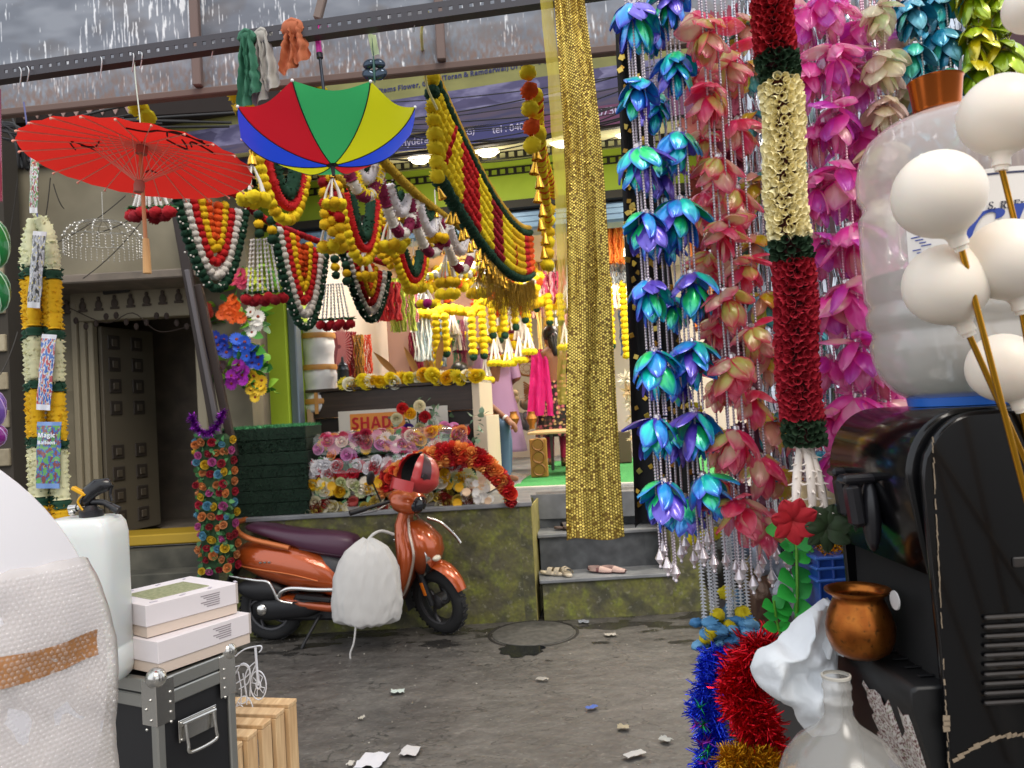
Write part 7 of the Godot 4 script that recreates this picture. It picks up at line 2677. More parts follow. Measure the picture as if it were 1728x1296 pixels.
		for k in 6: m.box(V(0.05 + 0.004 * (k % 3), h * (0.84 - 0.07 * k), dp / 2 + 0.0006), V(0.06 - 0.01 * (k % 3), 0.0022, 0.0012), Basis())
		part("fine_print", m, ink, bx)
		m = MB.new()
		m.box(V(w / 2 - 0.004, h * 0.66, dp / 2 + 0.0008), V(0.006, h * 0.68, 0.0014), Basis(), 0.0)
		part("corner_flap", m, cmat("#b3a8a2", 0.6), bx)
	mk.call(300, 1090, 2.22, 1.02, 0.30, 0.27, 0.088, "worn white card box at the bottom of the stack", false, 0.008)
	mk.call(288, 1030, 2.24, 0.94, 0.28, 0.25, 0.088, "white card box with a windowed lid on top of the stack", true, 0.098)

	# jerry can with a sprayer head
	o = at(150, 1125, 2.03)
	t = thing("sprayer_can", "white plastic can with a black and yellow sprayer head beside the card boxes", "can", V(o.x, at(262, 1150, 2.0).y, o.z))
	var hgt := at(165, 872, 2.03).y - t.position.y
	var rings := []
	for q in [[0.0, 0.86], [0.012, 0.96], [0.03, 1.0], [hgt * 0.2, 1.0], [hgt * 0.205, 0.985], [hgt * 0.22, 0.985], [hgt * 0.225, 1.0], [hgt - 0.05, 1.0], [hgt - 0.02, 0.95], [hgt - 0.004, 0.84], [hgt, 0.7]]:
		rings.append(oval(V(0, q[0], 0), V(0.098 * q[1], 0, 0), V(0, 0, 0.072 * q[1]), 36, 5.0))
	b = MB.new()
	b.loft(rings)
	var hd := mat("milky_plastic", Color("#d3d8d6"), 0.28)
	hd.subsurf_scatter_enabled = true
	hd.subsurf_scatter_strength = 0.25
	part("tank", b, hd, t)
	b = MB.new()
	b.box(V(-0.02, hgt * 0.60, 0.0725), V(0.05, hgt * 0.22, 0.002), Basis(), 0.001)
	part("label", b, cmat("#2a1f4a", 0.4), t)
	var sx := at(150, 868, 2.03) - t.position
	b = MB.new()
	b.lathe([Vector2(0.028, hgt - 0.004), Vector2(0.03, hgt + 0.004), Vector2(0.03, hgt + 0.016), Vector2(0.022, hgt + 0.02), Vector2(0.014, hgt + 0.03), Vector2(0, hgt + 0.03)], 20, T(V(sx.x, 0, 0)))
	part("cap", b, cmat("#1c1c1f", 0.4), t)
	var hp := V(sx.x, hgt + 0.03, 0)
	b = MB.new()
	b.loft([oval(hp + V(-0.012, 0.0, 0), V(0.018, 0, 0), V(0, 0, 0.014), 12), oval(hp + V(-0.008, 0.02, 0), V(0.02, 0, 0), V(0, 0, 0.014), 12), oval(hp + V(0.005, 0.038, 0), V(0.026, -0.008, 0), V(0, 0, 0.012), 12), oval(hp + V(0.03, 0.052, 0), V(0.02, -0.016, 0), V(0, 0, 0.010), 12), oval(hp + V(0.055, 0.057, 0), V(0.006, -0.012, 0), V(0, 0, 0.009), 12)])
	part("sprayer_head", b, cmat("#151518", 0.25), t)
	b = MB.new()
	b.tube(smooth([hp + V(0.0, 0.008, 0.0), hp + V(0.03, 0.006, 0), hp + V(0.05, -0.004, 0), hp + V(0.072, -0.018, 0)], 5), [0.009, 0.009, 0.008, 0.008, 0.008, 0.008, 0.008, 0.008, 0.008, 0.009, 0.009, 0.010, 0.010, 0.011, 0.012, 0.012], 8)
	b.tube(smooth([hp + V(0.058, 0.05, 0), hp + V(0.052, 0.028, 0), hp + V(0.056, 0.008, 0)], 5), 0.004, 6)
	part("trigger", b, cmat("#1b1b1e", 0.3), t)
	b = MB.new()
	b.bar(hp + V(-0.045, 0.05, 0.004), hp + V(-0.006, 0.026, 0.004), 0.016, 0.010, V(0, 0, 1), 0.002)
	b.tube(smooth([hp + V(-0.012, 0.03, 0.016), hp + V(-0.026, 0.012, 0.016), hp + V(-0.012, -0.012, 0.016)], 4), 0.003, 5)
	part("yellow_lever", b, mat("yellow_plastic", Color("#d9a20c"), 0.3), t)
	b = MB.new()
	b.lathe([Vector2(0, -0.012), Vector2(0.010, -0.01), Vector2(0.010, 0.01), Vector2(0, 0.012)], 10, Transform3D(Basis(Vector3.BACK, PI / 2), hp + V(-0.042, -0.004, 0.01)))
	b.tube(P3([hp + V(-0.04, -0.004, 0.01), hp + V(-0.01, 0.0, 0.0)]), 0.007, 8)
	b.ball(hp + V(-0.045, -0.015, 0.012), Vector3.ONE * 0.009, 6, 8)
	part("brass_fitting", b, nk, t)

	# slatted wooden crate
	var k0 := at(497, 1181, 2.61)
	t = thing("slatted_crate", "pale pine crate of spaced slats beside the flight case", "crate", k0)
	var pine := []
	for k in 3:
		var m := mat("pine_%d" % k, Color.WHITE, 0.6)
		m.albedo_texture = grain("pine_grain_%d" % k, 720 + k, 0.02, Color("#b89064").lightened(0.05 * k), Color("#dcbd90"), 256, Vector2(4.5, 0.35))
		world_tex(m, 2.2)
		pine.append(m)
	var fdir := at(410, 1248, 2.30) - k0                    # towards us along the side
	fdir.y = 0
	fdir = fdir.normalized()
	var ldir := V(-fdir.z, 0, fdir.x)
	var ck := Basis(ldir, Vector3.UP, fdir)
	for k in 5:
		b = MB.new()
		b.box(fdir * (0.03 + 0.083 * k) + V(0, -0.20, 0) - ldir * 0.0, V(0.016, 0.385, 0.056), Basis(fdir.cross(Vector3.UP) * -1, Vector3.UP, fdir), 0.002)
		part("side_slat", b, pine[k % 3], t)
		b = MB.new()
		b.box(fdir * (0.03 + 0.083 * k) + ldir * 0.125 + V(0, 0.0, 0), V(0.27, 0.014, 0.056), ck, 0.002)
		part("top_slat", b, pine[(k + 1) % 3], t)
	for y in [-0.025, -0.36]:
		b = MB.new()
		b.box(fdir * 0.18 + ldir * 0.022 + V(0, y, 0), V(0.02, 0.034, 0.38), Basis(fdir.cross(Vector3.UP) * -1, Vector3.UP, fdir), 0.002)
		part("batten", b, pine[1], t)
	for k in 4:
		b = MB.new()
		b.box(fdir * 0.0 + ldir * (0.04 + 0.07 * k) + V(0, -0.20, -0.0), V(0.06, 0.385, 0.014), ck, 0.002)
		part("end_slat", b, pine[(k + 2) % 3], t)
	# white wire bicycle planter on the crate
	var bo := at(430, 1182, 2.56)
	t = thing("wire_bicycle", "small white wire bicycle ornament standing on the pine crate", "ornament", bo)
	var ww := mat("white_wire", Color("#dfe2ea"), 0.35)
	var fd := V(0.2, 0, -0.97)
	var px_ := F / 2.56
	var W := func(x: float, y: float, z: float) -> Vector3: return V(x / px_, -y / px_, 0) + fd * (z / px_)
	var circ := func(cx: float, cy: float, r: float, asp: float) -> PackedVector3Array:
		var p := PackedVector3Array()
		for k in 25: p.append(W.call(cx + cos(TAU * k / 24) * r * asp, cy + sin(TAU * k / 24) * r, 0) )
		return p
	b = MB.new()
	b.tube(circ.call(7, -25, 24, 0.56), 0.0022, 6)
	b.tube(circ.call(7, -25, 6, 0.6), 0.003, 6)
	part("wheel", b, ww, t)
	b = MB.new()
	for k in 4:
		var a := TAU * k / 4 + 0.5
		b.tube(P3([W.call(7 + cos(a) * 4, -25 + sin(a) * 6, 0), W.call(7 + cos(a - 0.25) * 11, -25 + sin(a - 0.25) * 19, 0), W.call(7 + cos(a + 0.3) * 11, -25 + sin(a + 0.3) * 19, 0), W.call(7 + cos(a + 0.5) * 5, -25 + sin(a + 0.5) * 8, 0)]), 0.0016, 5)
	part("spokes", b, ww, t)
	b = MB.new()
	b.tube(circ.call(-18, 22, 30, 0.5), 0.0022, 6)
	b.tube(circ.call(-26, 30, 24, 0.4), 0.002, 6)
	part("wheel", b, ww, t)
	b = MB.new()
	b.tube(P3([W.call(7, -25, 0), W.call(6, -50, 0), W.call(5, -88, 0)]), 0.0042, 7)
	b.tube(smooth([W.call(-30, -75, 0), W.call(-14, -86, 0), W.call(5, -90, 0), W.call(15, -90, 0), W.call(15, -84, 0), W.call(11, -80, 0)], 4), 0.0024, 6)
	part("handlebar", b, ww, t)
	b = MB.new()
	for e in [[[-34, -40], [-20, -62], [-8, -58], [-8, -44], [-30, -30]], [[-30, -58], [-14, -60], [-6, -48], [-10, -30], [-26, -20]], [[5, -65], [-10, -52], [-16, -30], [-12, 0]], [[5, -60], [-4, -40], [-8, -8]], [[-26, -50], [-22, -20], [-24, 4]], [[-18, -46], [-14, -16], [-14, 6]], [[-30, 2], [-20, 4], [-8, -4]]]:
		var p := []
		for q in e: p.append(W.call(q[0], q[1], 0))
		b.tube(smooth(p, 5), 0.0021, 6)
	part("basket_frame", b, ww, t)
	# the shop's own raised floor edge, just below the picture
	var sl := MB.new()
	wbox(sl, -4, 4, 0, 0.15, 0.4, 3.0, 0.01)
	struct("near_shop_floor", sl, cmat("#6d6a66", 0.7))


# ---- things of the near shop, right side --------------------------------------------------------------
func petal(key: String, L: float, W: float, curl: float, cup: float, mid: Color, edge: Color, tip: Color) -> ArrayMesh:
	if not keep.has(key):
		var b := MB.new()
		var f := func(u: float, v: float):
			var w := W * pow(sin(PI * pow(clampf(v * 0.965 + 0.02, 0, 1), 0.85)), 0.78)
			var s: float = (u - 0.5) * 2
			var a := curl * v
			var out := L * v * (1 - 0.1 * v)
			var y := -out * sin(a) * 0.6 + cup * w * (0.55 - absf(s) * 0.75 - 0.30 * exp(-s * s * 30)) + 0.10 * W * sin(s * 5 + v * 5) * v + 0.06 * W * sin(s * 13 + L * 900) * v * v - 0.0 * L
			return V(out * cos(a * 0.7), y, s * w * (1 - 0.25 * absf(cup)))
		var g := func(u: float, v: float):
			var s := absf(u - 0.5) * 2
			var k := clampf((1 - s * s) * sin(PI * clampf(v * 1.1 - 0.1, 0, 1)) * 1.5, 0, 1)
			k = smoothstep(0.30, 0.62, k) * (0.82 if absf(s) < 0.07 else 1.0)  # leaf shaped iridescent highlight painted into the vertex colour
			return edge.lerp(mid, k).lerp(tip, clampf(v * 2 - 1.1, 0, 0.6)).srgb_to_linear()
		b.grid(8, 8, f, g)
		keep[key] = b.done()
	return keep[key]

func shine(key: String, metal: float, back: float, alpha := 1.0) -> StandardMaterial3D:
	var m := tint_mat("shine_" + key, 0.3, metal)
	m.clearcoat_enabled = true
	m.clearcoat = 0.8
	m.clearcoat_roughness = 0.18
	m.backlight_enabled = back > 0
	m.backlight = Color(back, back, back)
	if alpha < 1.0:
		m.albedo_color = Color(1, 1, 1, alpha)
		m.transparency = BaseMaterial3D.TRANSPARENCY_ALPHA
	return m

# the look of each kind: [middle, edge, tip] of its petals, sheen painted in, several per kind
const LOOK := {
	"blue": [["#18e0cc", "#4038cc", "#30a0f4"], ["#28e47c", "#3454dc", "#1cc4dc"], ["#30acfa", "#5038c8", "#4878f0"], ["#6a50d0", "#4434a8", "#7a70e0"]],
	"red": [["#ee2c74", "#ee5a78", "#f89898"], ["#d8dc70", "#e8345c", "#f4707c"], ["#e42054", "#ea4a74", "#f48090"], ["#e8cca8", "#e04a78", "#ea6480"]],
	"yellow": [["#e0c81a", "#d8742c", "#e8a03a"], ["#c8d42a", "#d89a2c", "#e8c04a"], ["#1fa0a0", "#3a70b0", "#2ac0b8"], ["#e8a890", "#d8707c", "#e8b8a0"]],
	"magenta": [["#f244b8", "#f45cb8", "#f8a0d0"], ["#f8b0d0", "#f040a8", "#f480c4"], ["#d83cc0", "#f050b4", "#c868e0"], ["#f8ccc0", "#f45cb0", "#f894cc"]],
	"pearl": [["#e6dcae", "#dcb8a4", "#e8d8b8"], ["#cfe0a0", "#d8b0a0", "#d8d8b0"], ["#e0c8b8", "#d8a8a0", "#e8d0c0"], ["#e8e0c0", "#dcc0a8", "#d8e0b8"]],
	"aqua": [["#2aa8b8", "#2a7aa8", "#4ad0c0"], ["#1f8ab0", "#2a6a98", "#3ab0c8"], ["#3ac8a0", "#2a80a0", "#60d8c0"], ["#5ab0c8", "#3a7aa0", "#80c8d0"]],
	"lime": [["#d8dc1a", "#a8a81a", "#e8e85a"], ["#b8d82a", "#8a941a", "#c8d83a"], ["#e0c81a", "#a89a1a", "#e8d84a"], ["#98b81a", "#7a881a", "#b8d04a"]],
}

func blossom(kind: String, variant: int, s: float) -> Node3D:
	var key := "blossom_%s_%d" % [kind, variant]
	if not keep.has(key):
		var o := Node3D.new()
		o.name = "flower"
		var soft: bool = kind in ["magenta", "pearl", "red", "yellow"]
		var m := shine(kind, 0.3 if kind in ["blue", "aqua", "lime"] else 0.08, 0.95 if soft else 0.3, 0.8 if soft else 1.0)
		for ring in 3:
			var n: int = [7, 6, 3][ring]
			for k in n:
				var q := (k + variant + ring * 2 + rng.randi() % 2) % 4
				var c: Array = LOOK[kind][q]
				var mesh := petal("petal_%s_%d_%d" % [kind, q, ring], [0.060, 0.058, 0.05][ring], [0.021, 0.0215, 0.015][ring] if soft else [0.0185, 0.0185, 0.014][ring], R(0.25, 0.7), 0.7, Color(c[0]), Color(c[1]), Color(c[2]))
				var a := TAU * (k + 0.5 * ring) / n + R(-0.35, 0.35)
				var down := R(0.25, 0.6) if ring == 0 else R(0.65, 1.05) if ring == 1 else R(0.9, 1.3)
				if soft and rng.randf() < 0.3: down -= R(0.2, 0.8)
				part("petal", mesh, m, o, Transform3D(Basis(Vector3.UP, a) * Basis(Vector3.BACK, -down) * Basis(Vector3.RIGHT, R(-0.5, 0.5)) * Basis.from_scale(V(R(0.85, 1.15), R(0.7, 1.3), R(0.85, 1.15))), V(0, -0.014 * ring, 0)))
		var b := MB.new()
		b.lathe([Vector2(0.0, -0.012), Vector2(0.007, -0.008), Vector2(0.006, 0.004), Vector2(0, 0.008)], 8)
		part("bead_cap", b, mat("silver_bead", Color("#c9c2c4"), 0.25, 0.75), o)
		keep[key] = o
	var d: Node3D = keep[key].duplicate()
	d.basis = Basis(Vector3.UP, R(0, TAU)) * Basis(Vector3.RIGHT, R(-0.35, 0.35)) * Basis.from_scale(Vector3.ONE * s * R(0.92, 1.12))
	return d

func bead_mesh(L: float) -> ArrayMesh:                       # a string of round beads, its top at the origin
	var n := int(round(L / 0.0052))
	var key := "beads_%d" % n
	if not keep.has(key):
		var prof := []
		for i in n:
			var y := -n * 0.0052 + 0.0052 * i
			prof.append(Vector2(0.0007, y))
			prof.append(Vector2(0.0021, y + 0.0012))
			prof.append(Vector2(0.0023, y + 0.0026))
			prof.append(Vector2(0.0021, y + 0.0040))
		prof.append(Vector2(0.0, 0.0))
		var b := MB.new()
		b.lathe(prof, 7, Transform3D(), 180)
		keep[key] = b.done()
	return keep[key]

func crystal_mesh() -> ArrayMesh:
	if not keep.has("crystal"):
		var b := MB.new()
		b.lathe([Vector2(0, -0.034), Vector2(0.0035, -0.030), Vector2(0.0022, -0.026), Vector2(0.0095, -0.016), Vector2(0.003, -0.003), Vector2(0.0026, 0.0), Vector2(0, 0.002)], 6, Transform3D(), 5.0)
		keep["crystal"] = b.done()
	return keep["crystal"]

func flower_string(px: float, d: float, kind: String, ys: Array, size: float, strands: int, y_end: float, label: String, beads := "#b9aeb6") -> void:
	var y0 := -45.0
	var o := at(px, y0, d)
	var t := thing("flower_string", label, "flower string", o, "iridescent flower strings with silver beads")
	var bm := mat("beads_" + beads, Color(beads), 0.28, 0.6)
	var dy := func(y: float) -> float: return -(y - y0) / F * d
	var prev := 0.0
	var i := 0
	var stops := ys.duplicate()
	stops.append(y_end)
	for y in stops:
		var yy: float = dy.call(y)
		for s in strands:
			var last: bool = i == stops.size() - 1
			var len_: float = prev - yy - (0.012 * ((s * 5) % 4) if last else 0.0)
			if len_ < 0.01: continue
			var a := TAU * s / strands + 0.6
			var r: float = 0.004 + 0.009 * (1.0 if strands > 2 else 0.6)
			var q := V(cos(a) * r, prev, sin(a) * r)
			part("bead_strand", bead_mesh(snappedf(len_, 0.0052)), bm, t, T(q, V(0, 0, R(-0.015, 0.015))))
			if last: part("crystal_drop", crystal_mesh(), mat("crystal", Color("#d9cfd2"), 0.08, 0.35), t, T(q + V(0, -len_, 0), V(0, R(0, 3), 0)))
		if i < ys.size():
			var f := blossom(kind, (i + int(px)) % 4, size)
			f.position = V(R(-0.006, 0.006), yy, R(-0.005, 0.005))
			t.add_child(f, true)
		prev = yy - 0.0
		i += 1


func hung_cloths() -> void:
	# gold sequin cloth
	var d := 1.72
	var o := at(960, -30, d)
	var t := thing("sequin_cloth", "long gold sequin cloth hanging between the torans and the black cloth", "cloth", o)
	var n := noise(801, 1.4, 2)
	var L := (905.0 + 30) / F * d
	var sk := func(u: float, v: float) -> Vector3:
		var y: float = -L * v + 0.004 * sin(u * 7.0) * smoothstep(0.9, 1.0, v)
		var w: float = lerpf(0.066, 0.122, smoothstep(0.0, 1.0, v)) + 0.006 * sin(v * 7)
		var x: float = 0.0 + (u - 0.5) * w * 1.0 + 0.012 * sin(v * 4.5) - 0.004
		var z := 0.007 * cos(u * 12.0 + v * 2.0) * (1.0 - 0.45 * v) + 0.009 * n.get_noise_2d(u * 1.5, v * 2)
		return V(x, y, z)
	var b := MB.new()
	b.grid(26, 60, sk)
	part("cloth", b, mat("gold_net", Color("#86681e"), 0.6, 0.1), t)
	var disc := MB.new()
	disc.lathe([Vector2(1, 0), Vector2(0.85, 0.12), Vector2(0, 0.12)], 7)
	var xs := []
	var cols := 22
	var rows := 190
	for j in rows:
		for i in cols:
			if rng.randf() < 0.10: continue
			var v := (j + 0.5 * (i % 2)) / rows
			if v > 0.998: continue
			var u := (i + 0.5) / cols
			var p: Vector3 = sk.call(u, v)
			var dx: Vector3 = sk.call(u + 0.02, v) - p
			var dv: Vector3 = sk.call(u, v + 0.01) - p
			var nn := dv.cross(dx).normalized()
			if nn.z < 0: nn = -nn
			nn = (nn + V(R(-1, 1), R(-1, 1), 0) * (0.6 if rng.randf() < 0.22 else 0.13)).normalized()
			var x := nn.cross(Vector3.UP).normalized()
			xs.append(Transform3D(Basis(x, nn, x.cross(nn)) * Basis.from_scale(V(0.0026, 0.0012, 0.0026) * lerpf(0.74, 1.10, v)), p + nn * 0.0015))
	mass("sequins", many(disc.done(), xs), mat("gold_sequin", Color("#f2d468"), 0.34, 0.55), t)
	b = MB.new()
	b.grid(5, 40, func(u: float, v: float):
		var y := -L * 0.76 * v
		var p: Vector3 = sk.call(0.0, v * 0.76)
		return V(p.x - 0.030 * (1 - 0.35 * v) * (1 - u) + 0.004 * n.get_noise_2d(v * 6, 3), y, p.z + 0.006 * sin(u * 4 + v * 9)))
	part("sheer_border", b, glassy("sheer_yellow", Color("#d9c23a"), 0.55, 0.4), t)
	# black cloth with gold squares
	d = 1.62
	o = at(1058, 40, d)
	t = thing("black_square_cloth", "black cloth scattered with small gold squares behind the blue flower strings", "cloth", o)
	L = (885.0 - 40) / F * d
	var bk := func(u: float, v: float) -> Vector3:
		var w: float = lerpf(0.045, 0.125, pow(v, 1.15))
		return V(-0.012 + (u - 0.3) * w + 0.03 * v * u, -L * v + 0.01 * sin(u * 9) * v, 0.012 * sin(u * 14 + v * 3) + 0.008 * n.get_noise_2d(u * 3, v * 3))
	b = MB.new()
	b.grid(30, 30, bk)
	part("cloth", b, mat("black_velvet", Color("#0b0a0c"), 0.85), t)
	var sq := MB.new()
	sq.box(Vector3.ZERO, V(0.0115, 0.0115, 0.0016), Basis(), 0.0006)
	var sm := sq.done()
	for k in 150:
		var u := R(0.04, 0.96)
		var v := pow(R(0.0, 1.0), 0.8) * 0.98
		var p: Vector3 = bk.call(u, v)
		piece("gold_square", sm, mat("gold_square_%d" % (k % 3), Color(["#b8963a", "#d0b45a", "#8a6a2a"][k % 3]), 0.3, 0.8), t, Transform3D(Basis.from_euler(V(R(-0.2, 0.2), R(-0.25, 0.25), R(0, 1.5))) * Basis.from_scale(Vector3.ONE * R(0.75, 1.0)), p + V(0, 0, 0.0045)))
	# the bar everything on this side hangs from
	b = MB.new()
	b.tube(P3([at(900, -60, 1.72), at(1120, -60, 1.45), at(1800, -60, 1.32)]), 0.009, 8)
	single("hanging_bar", b, mat("grey_steel_angle", Color("#4a484c"), 0.5, 0.6), "steel bar over the picture that the flower strings hang from", "bar")


func flower_strings() -> void:
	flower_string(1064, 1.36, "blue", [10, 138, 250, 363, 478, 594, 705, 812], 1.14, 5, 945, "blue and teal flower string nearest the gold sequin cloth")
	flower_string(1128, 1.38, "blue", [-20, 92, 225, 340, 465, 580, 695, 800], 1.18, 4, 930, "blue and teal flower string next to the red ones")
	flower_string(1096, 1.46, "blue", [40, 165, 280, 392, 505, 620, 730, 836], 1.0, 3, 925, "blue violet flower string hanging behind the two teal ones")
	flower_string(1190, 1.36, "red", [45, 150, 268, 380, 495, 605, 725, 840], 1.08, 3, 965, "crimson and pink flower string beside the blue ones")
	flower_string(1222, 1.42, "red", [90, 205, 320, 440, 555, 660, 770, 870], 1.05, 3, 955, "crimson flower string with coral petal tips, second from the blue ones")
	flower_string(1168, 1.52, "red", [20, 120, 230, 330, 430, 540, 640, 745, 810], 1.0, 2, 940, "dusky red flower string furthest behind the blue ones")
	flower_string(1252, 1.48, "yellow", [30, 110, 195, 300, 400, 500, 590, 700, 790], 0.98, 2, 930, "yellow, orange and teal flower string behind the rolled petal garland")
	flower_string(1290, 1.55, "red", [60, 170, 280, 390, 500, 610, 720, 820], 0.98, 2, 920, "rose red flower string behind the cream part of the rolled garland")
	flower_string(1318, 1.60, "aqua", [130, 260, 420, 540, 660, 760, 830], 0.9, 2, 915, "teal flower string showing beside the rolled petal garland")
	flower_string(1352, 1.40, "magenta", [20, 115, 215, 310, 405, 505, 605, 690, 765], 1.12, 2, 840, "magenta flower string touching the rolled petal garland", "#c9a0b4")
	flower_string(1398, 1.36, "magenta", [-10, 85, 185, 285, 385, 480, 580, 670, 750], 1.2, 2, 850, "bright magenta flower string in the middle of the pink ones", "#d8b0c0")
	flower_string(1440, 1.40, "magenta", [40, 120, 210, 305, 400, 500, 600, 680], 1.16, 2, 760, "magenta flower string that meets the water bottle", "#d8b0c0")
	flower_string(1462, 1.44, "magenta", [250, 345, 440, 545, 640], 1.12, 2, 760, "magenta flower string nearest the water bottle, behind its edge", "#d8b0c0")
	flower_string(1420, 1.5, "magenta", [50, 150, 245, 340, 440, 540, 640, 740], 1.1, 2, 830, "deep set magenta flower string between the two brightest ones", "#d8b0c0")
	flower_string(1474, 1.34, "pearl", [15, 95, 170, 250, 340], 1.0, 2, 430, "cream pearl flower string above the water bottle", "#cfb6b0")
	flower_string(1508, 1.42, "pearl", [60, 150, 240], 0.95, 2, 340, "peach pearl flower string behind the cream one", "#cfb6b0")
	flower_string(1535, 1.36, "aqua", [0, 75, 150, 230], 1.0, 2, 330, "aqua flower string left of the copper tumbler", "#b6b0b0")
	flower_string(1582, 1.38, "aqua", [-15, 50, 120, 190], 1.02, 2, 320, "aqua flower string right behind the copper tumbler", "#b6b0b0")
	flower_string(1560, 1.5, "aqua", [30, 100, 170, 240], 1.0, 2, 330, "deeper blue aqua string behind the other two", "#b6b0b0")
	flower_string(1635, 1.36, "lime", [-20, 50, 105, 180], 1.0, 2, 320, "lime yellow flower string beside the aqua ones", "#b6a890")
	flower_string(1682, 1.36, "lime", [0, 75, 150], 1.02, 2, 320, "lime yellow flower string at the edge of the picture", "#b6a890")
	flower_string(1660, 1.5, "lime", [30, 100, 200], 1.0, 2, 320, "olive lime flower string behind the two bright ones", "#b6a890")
	# silver foil curtain behind the magenta strings
	var o := at(1400, -40, 1.78)
	var t := thing("silver_tinsel_curtain", "silver foil strip curtain behind the magenta flower strings", "curtain", o)
	var b := MB.new()
	for i in 110:
		var x := R(-0.22, 0.36)
		var z := R(-0.03, 0.03)
		var p := V(x, 0, z)
		var y := 0.0
		while y > -1.22:
			var q := V(x + R(-0.006, 0.006), y - 0.05, z + R(-0.012, 0.012))
			b.bar(p, q, 0.008, 0.0006, V(R(-1, 1), 0, R(-1, 1)).normalized())
			p = q
			y -= 0.05
	part("foil_strips", b, mat("silver_foil", Color("#c4c9d0"), 0.18, 0.95), t)
	# faded goods behind the flower strings so that the shop's own stock shows between them
	for e in [[1205, 330, 1.95, "#8a3a2a"], [1240, 520, 1.95, "#6a2a3a"], [1275, 700, 1.95, "#5a2038"], [1300, 300, 2.0, "#7a2a44"], [1230, 120, 2.0, "#8a2440"], [1330, 560, 2.0, "#4a5a3a"]]:
		var oo := at(e[0], e[1] - 120, e[2])
		t = thing("flower_curtain", ["rust", "wine", "plum", "crimson", "raspberry", "moss green"][[1205, 1240, 1275, 1300, 1230, 1330].find(int(e[0]))] + " coloured cloth flower curtain in the depth of the near shop", "curtain", oo, "cloth flower curtains behind the strings")
		for k in 40: piece("bloom", daisy(), petal_mat(e[3]), t, Transform3D(face_cam(Vector3.ONE, 0.6) * Basis.from_scale(Vector3.ONE * R(0.03, 0.04)), V(R(-0.08, 0.08), -R(0, 0.42), R(-0.03, 0.03))))


func rolled_garland() -> void:
	var d := 1.18
	var y0 := -40.0
	var o := at(1302, y0, d)
	var t := thing("rolled_petal_garland", "thick garland of rolled cloth petals in maroon, dark green and cream", "garland", o)
	var cone := MB.new()                                     # a petal rolled into a little open trumpet
	cone.grid(8, 3, func(u: float, v: float):
		var a: float = lerpf(-PI, PI * 0.95, u)
		var r := lerpf(0.18, 0.5 + 0.12 * sin(u * 5), v) * (1.0 + 0.12 * u)
		return V(cos(a) * r, v * 1.15 - 0.12 * v * v * cos(a), sin(a) * r))
	var cm := cone.done()
	var secs := [[y0, 92, "#b01424"], [92, 138, "#1f3a20"], [138, 405, "#faeebc"], [405, 442, "#1f3a20"], [442, 706, "#a81028"], [706, 750, "#20391f"]]
	var fine := func(y: float) -> float: return -(y - y0) / F * d
	var core := MB.new()
	core.tube(P3([Vector3.ZERO, V(0, fine.call(750), 0)]), 0.0185, 10)
	part("core_cord", core, cmat("#4a1a1c", 0.9), t)
	var pets := []
	for s in secs:
		var a0: float = fine.call(s[0])
		var a1: float = fine.call(s[1])
		var m := fuzz(s[2])
		m.rim = 0.15
		var n := int((a0 - a1) / 0.0085)
		for j in n:
			var y := lerpf(a0, a1, (j + 0.5) / n)
			for k in 18:
				var a := TAU * (k + 0.5 * (j % 2)) / 18 + R(-0.1, 0.1)
				var dir := V(cos(a) + R(-0.2, 0.2), -0.35 + R(-0.35, 0.3), sin(a) + R(-0.2, 0.2)).normalized()
				var x := dir.cross(Vector3.UP).normalized()
				var xf := Transform3D(Basis(x, dir, x.cross(dir)) * Basis(Vector3.UP, R(0, 6)) * Basis.from_scale(Vector3.ONE * R(0.0092, 0.0128)), V(cos(a) * 0.0185 + 0.003 * sin(y * 23.0), y, sin(a) * 0.0185))
				pets.append([sin(a) - 0.12 * absf(cos(a)), m, xf])
	pets.sort_custom(func(p, q): return p[0] > q[0])
	var step := 0
	for p in pets:
		piece("rolled_petal", cm, p[1], t, p[2])
	flush(t, "rolled_petal", "more_rolled_petals")
	# hanging tassel: white leafy stems, a red, a cream and a green bow
	var y1: float = fine.call(752)
	for k in 3:
		var b := MB.new()
		var x: float = [-0.013, 0.014, 0.002][k]
		var p := smooth([V(x * 0.3, y1 + 0.01, 0.0), V(x, y1 - 0.04, 0.006 * k), V(x * 1.7, y1 - 0.10, 0.006)], 6)
		b.tube(p, [0.004, 0.0055, 0.006, 0.006, 0.006, 0.0065, 0.007, 0.007, 0.007, 0.0065, 0.006, 0.005, 0.004], 7)
		for j in 26:
			var q := p[int(j * 12 / 26.0)]
			var a := j * 2.4
			var dd := V(cos(a), -0.9, sin(a)).normalized()
			b.tube(P3([q, q + dd * 0.009, q + dd * 0.013 + V(cos(a), 0.3, sin(a)) * 0.005]), [0.0032, 0.002, 0.0004], 5)
		part("white_leaf_stem", b, cmat("#e6dacf", 0.6), t)
	for e in [["#a50f1e", -0.030, -0.108, "red"], ["#26361c", 0.020, -0.122, "green"], ["#f0dcae", 0.014, -0.088, "cream"]]:
		var f := Node3D.new()
		f.name = "cloth_bow"
		t.add_child(f, true)
		f.position = V(e[1], y1 + e[2], -0.02 if e[3] == "cream" else 0.014)
		for k in 7:
			var mesh := petal("bow_petal_" + e[3], 0.042, 0.017, 0.5, 0.5, Color(e[0]), Color(e[0]).darkened(0.1), Color(e[0]).lightened(0.05))
			var pm := tint_mat("bow_cloth", 0.75)
			part("petal", mesh, pm, f, Transform3D(Basis(Vector3.BACK, TAU * k / 7 + 0.3) * Basis(Vector3.UP, R(-0.7, -0.2)) * Basis(Vector3.RIGHT, PI / 2 + R(-0.4, 0.4)), Vector3.ZERO))


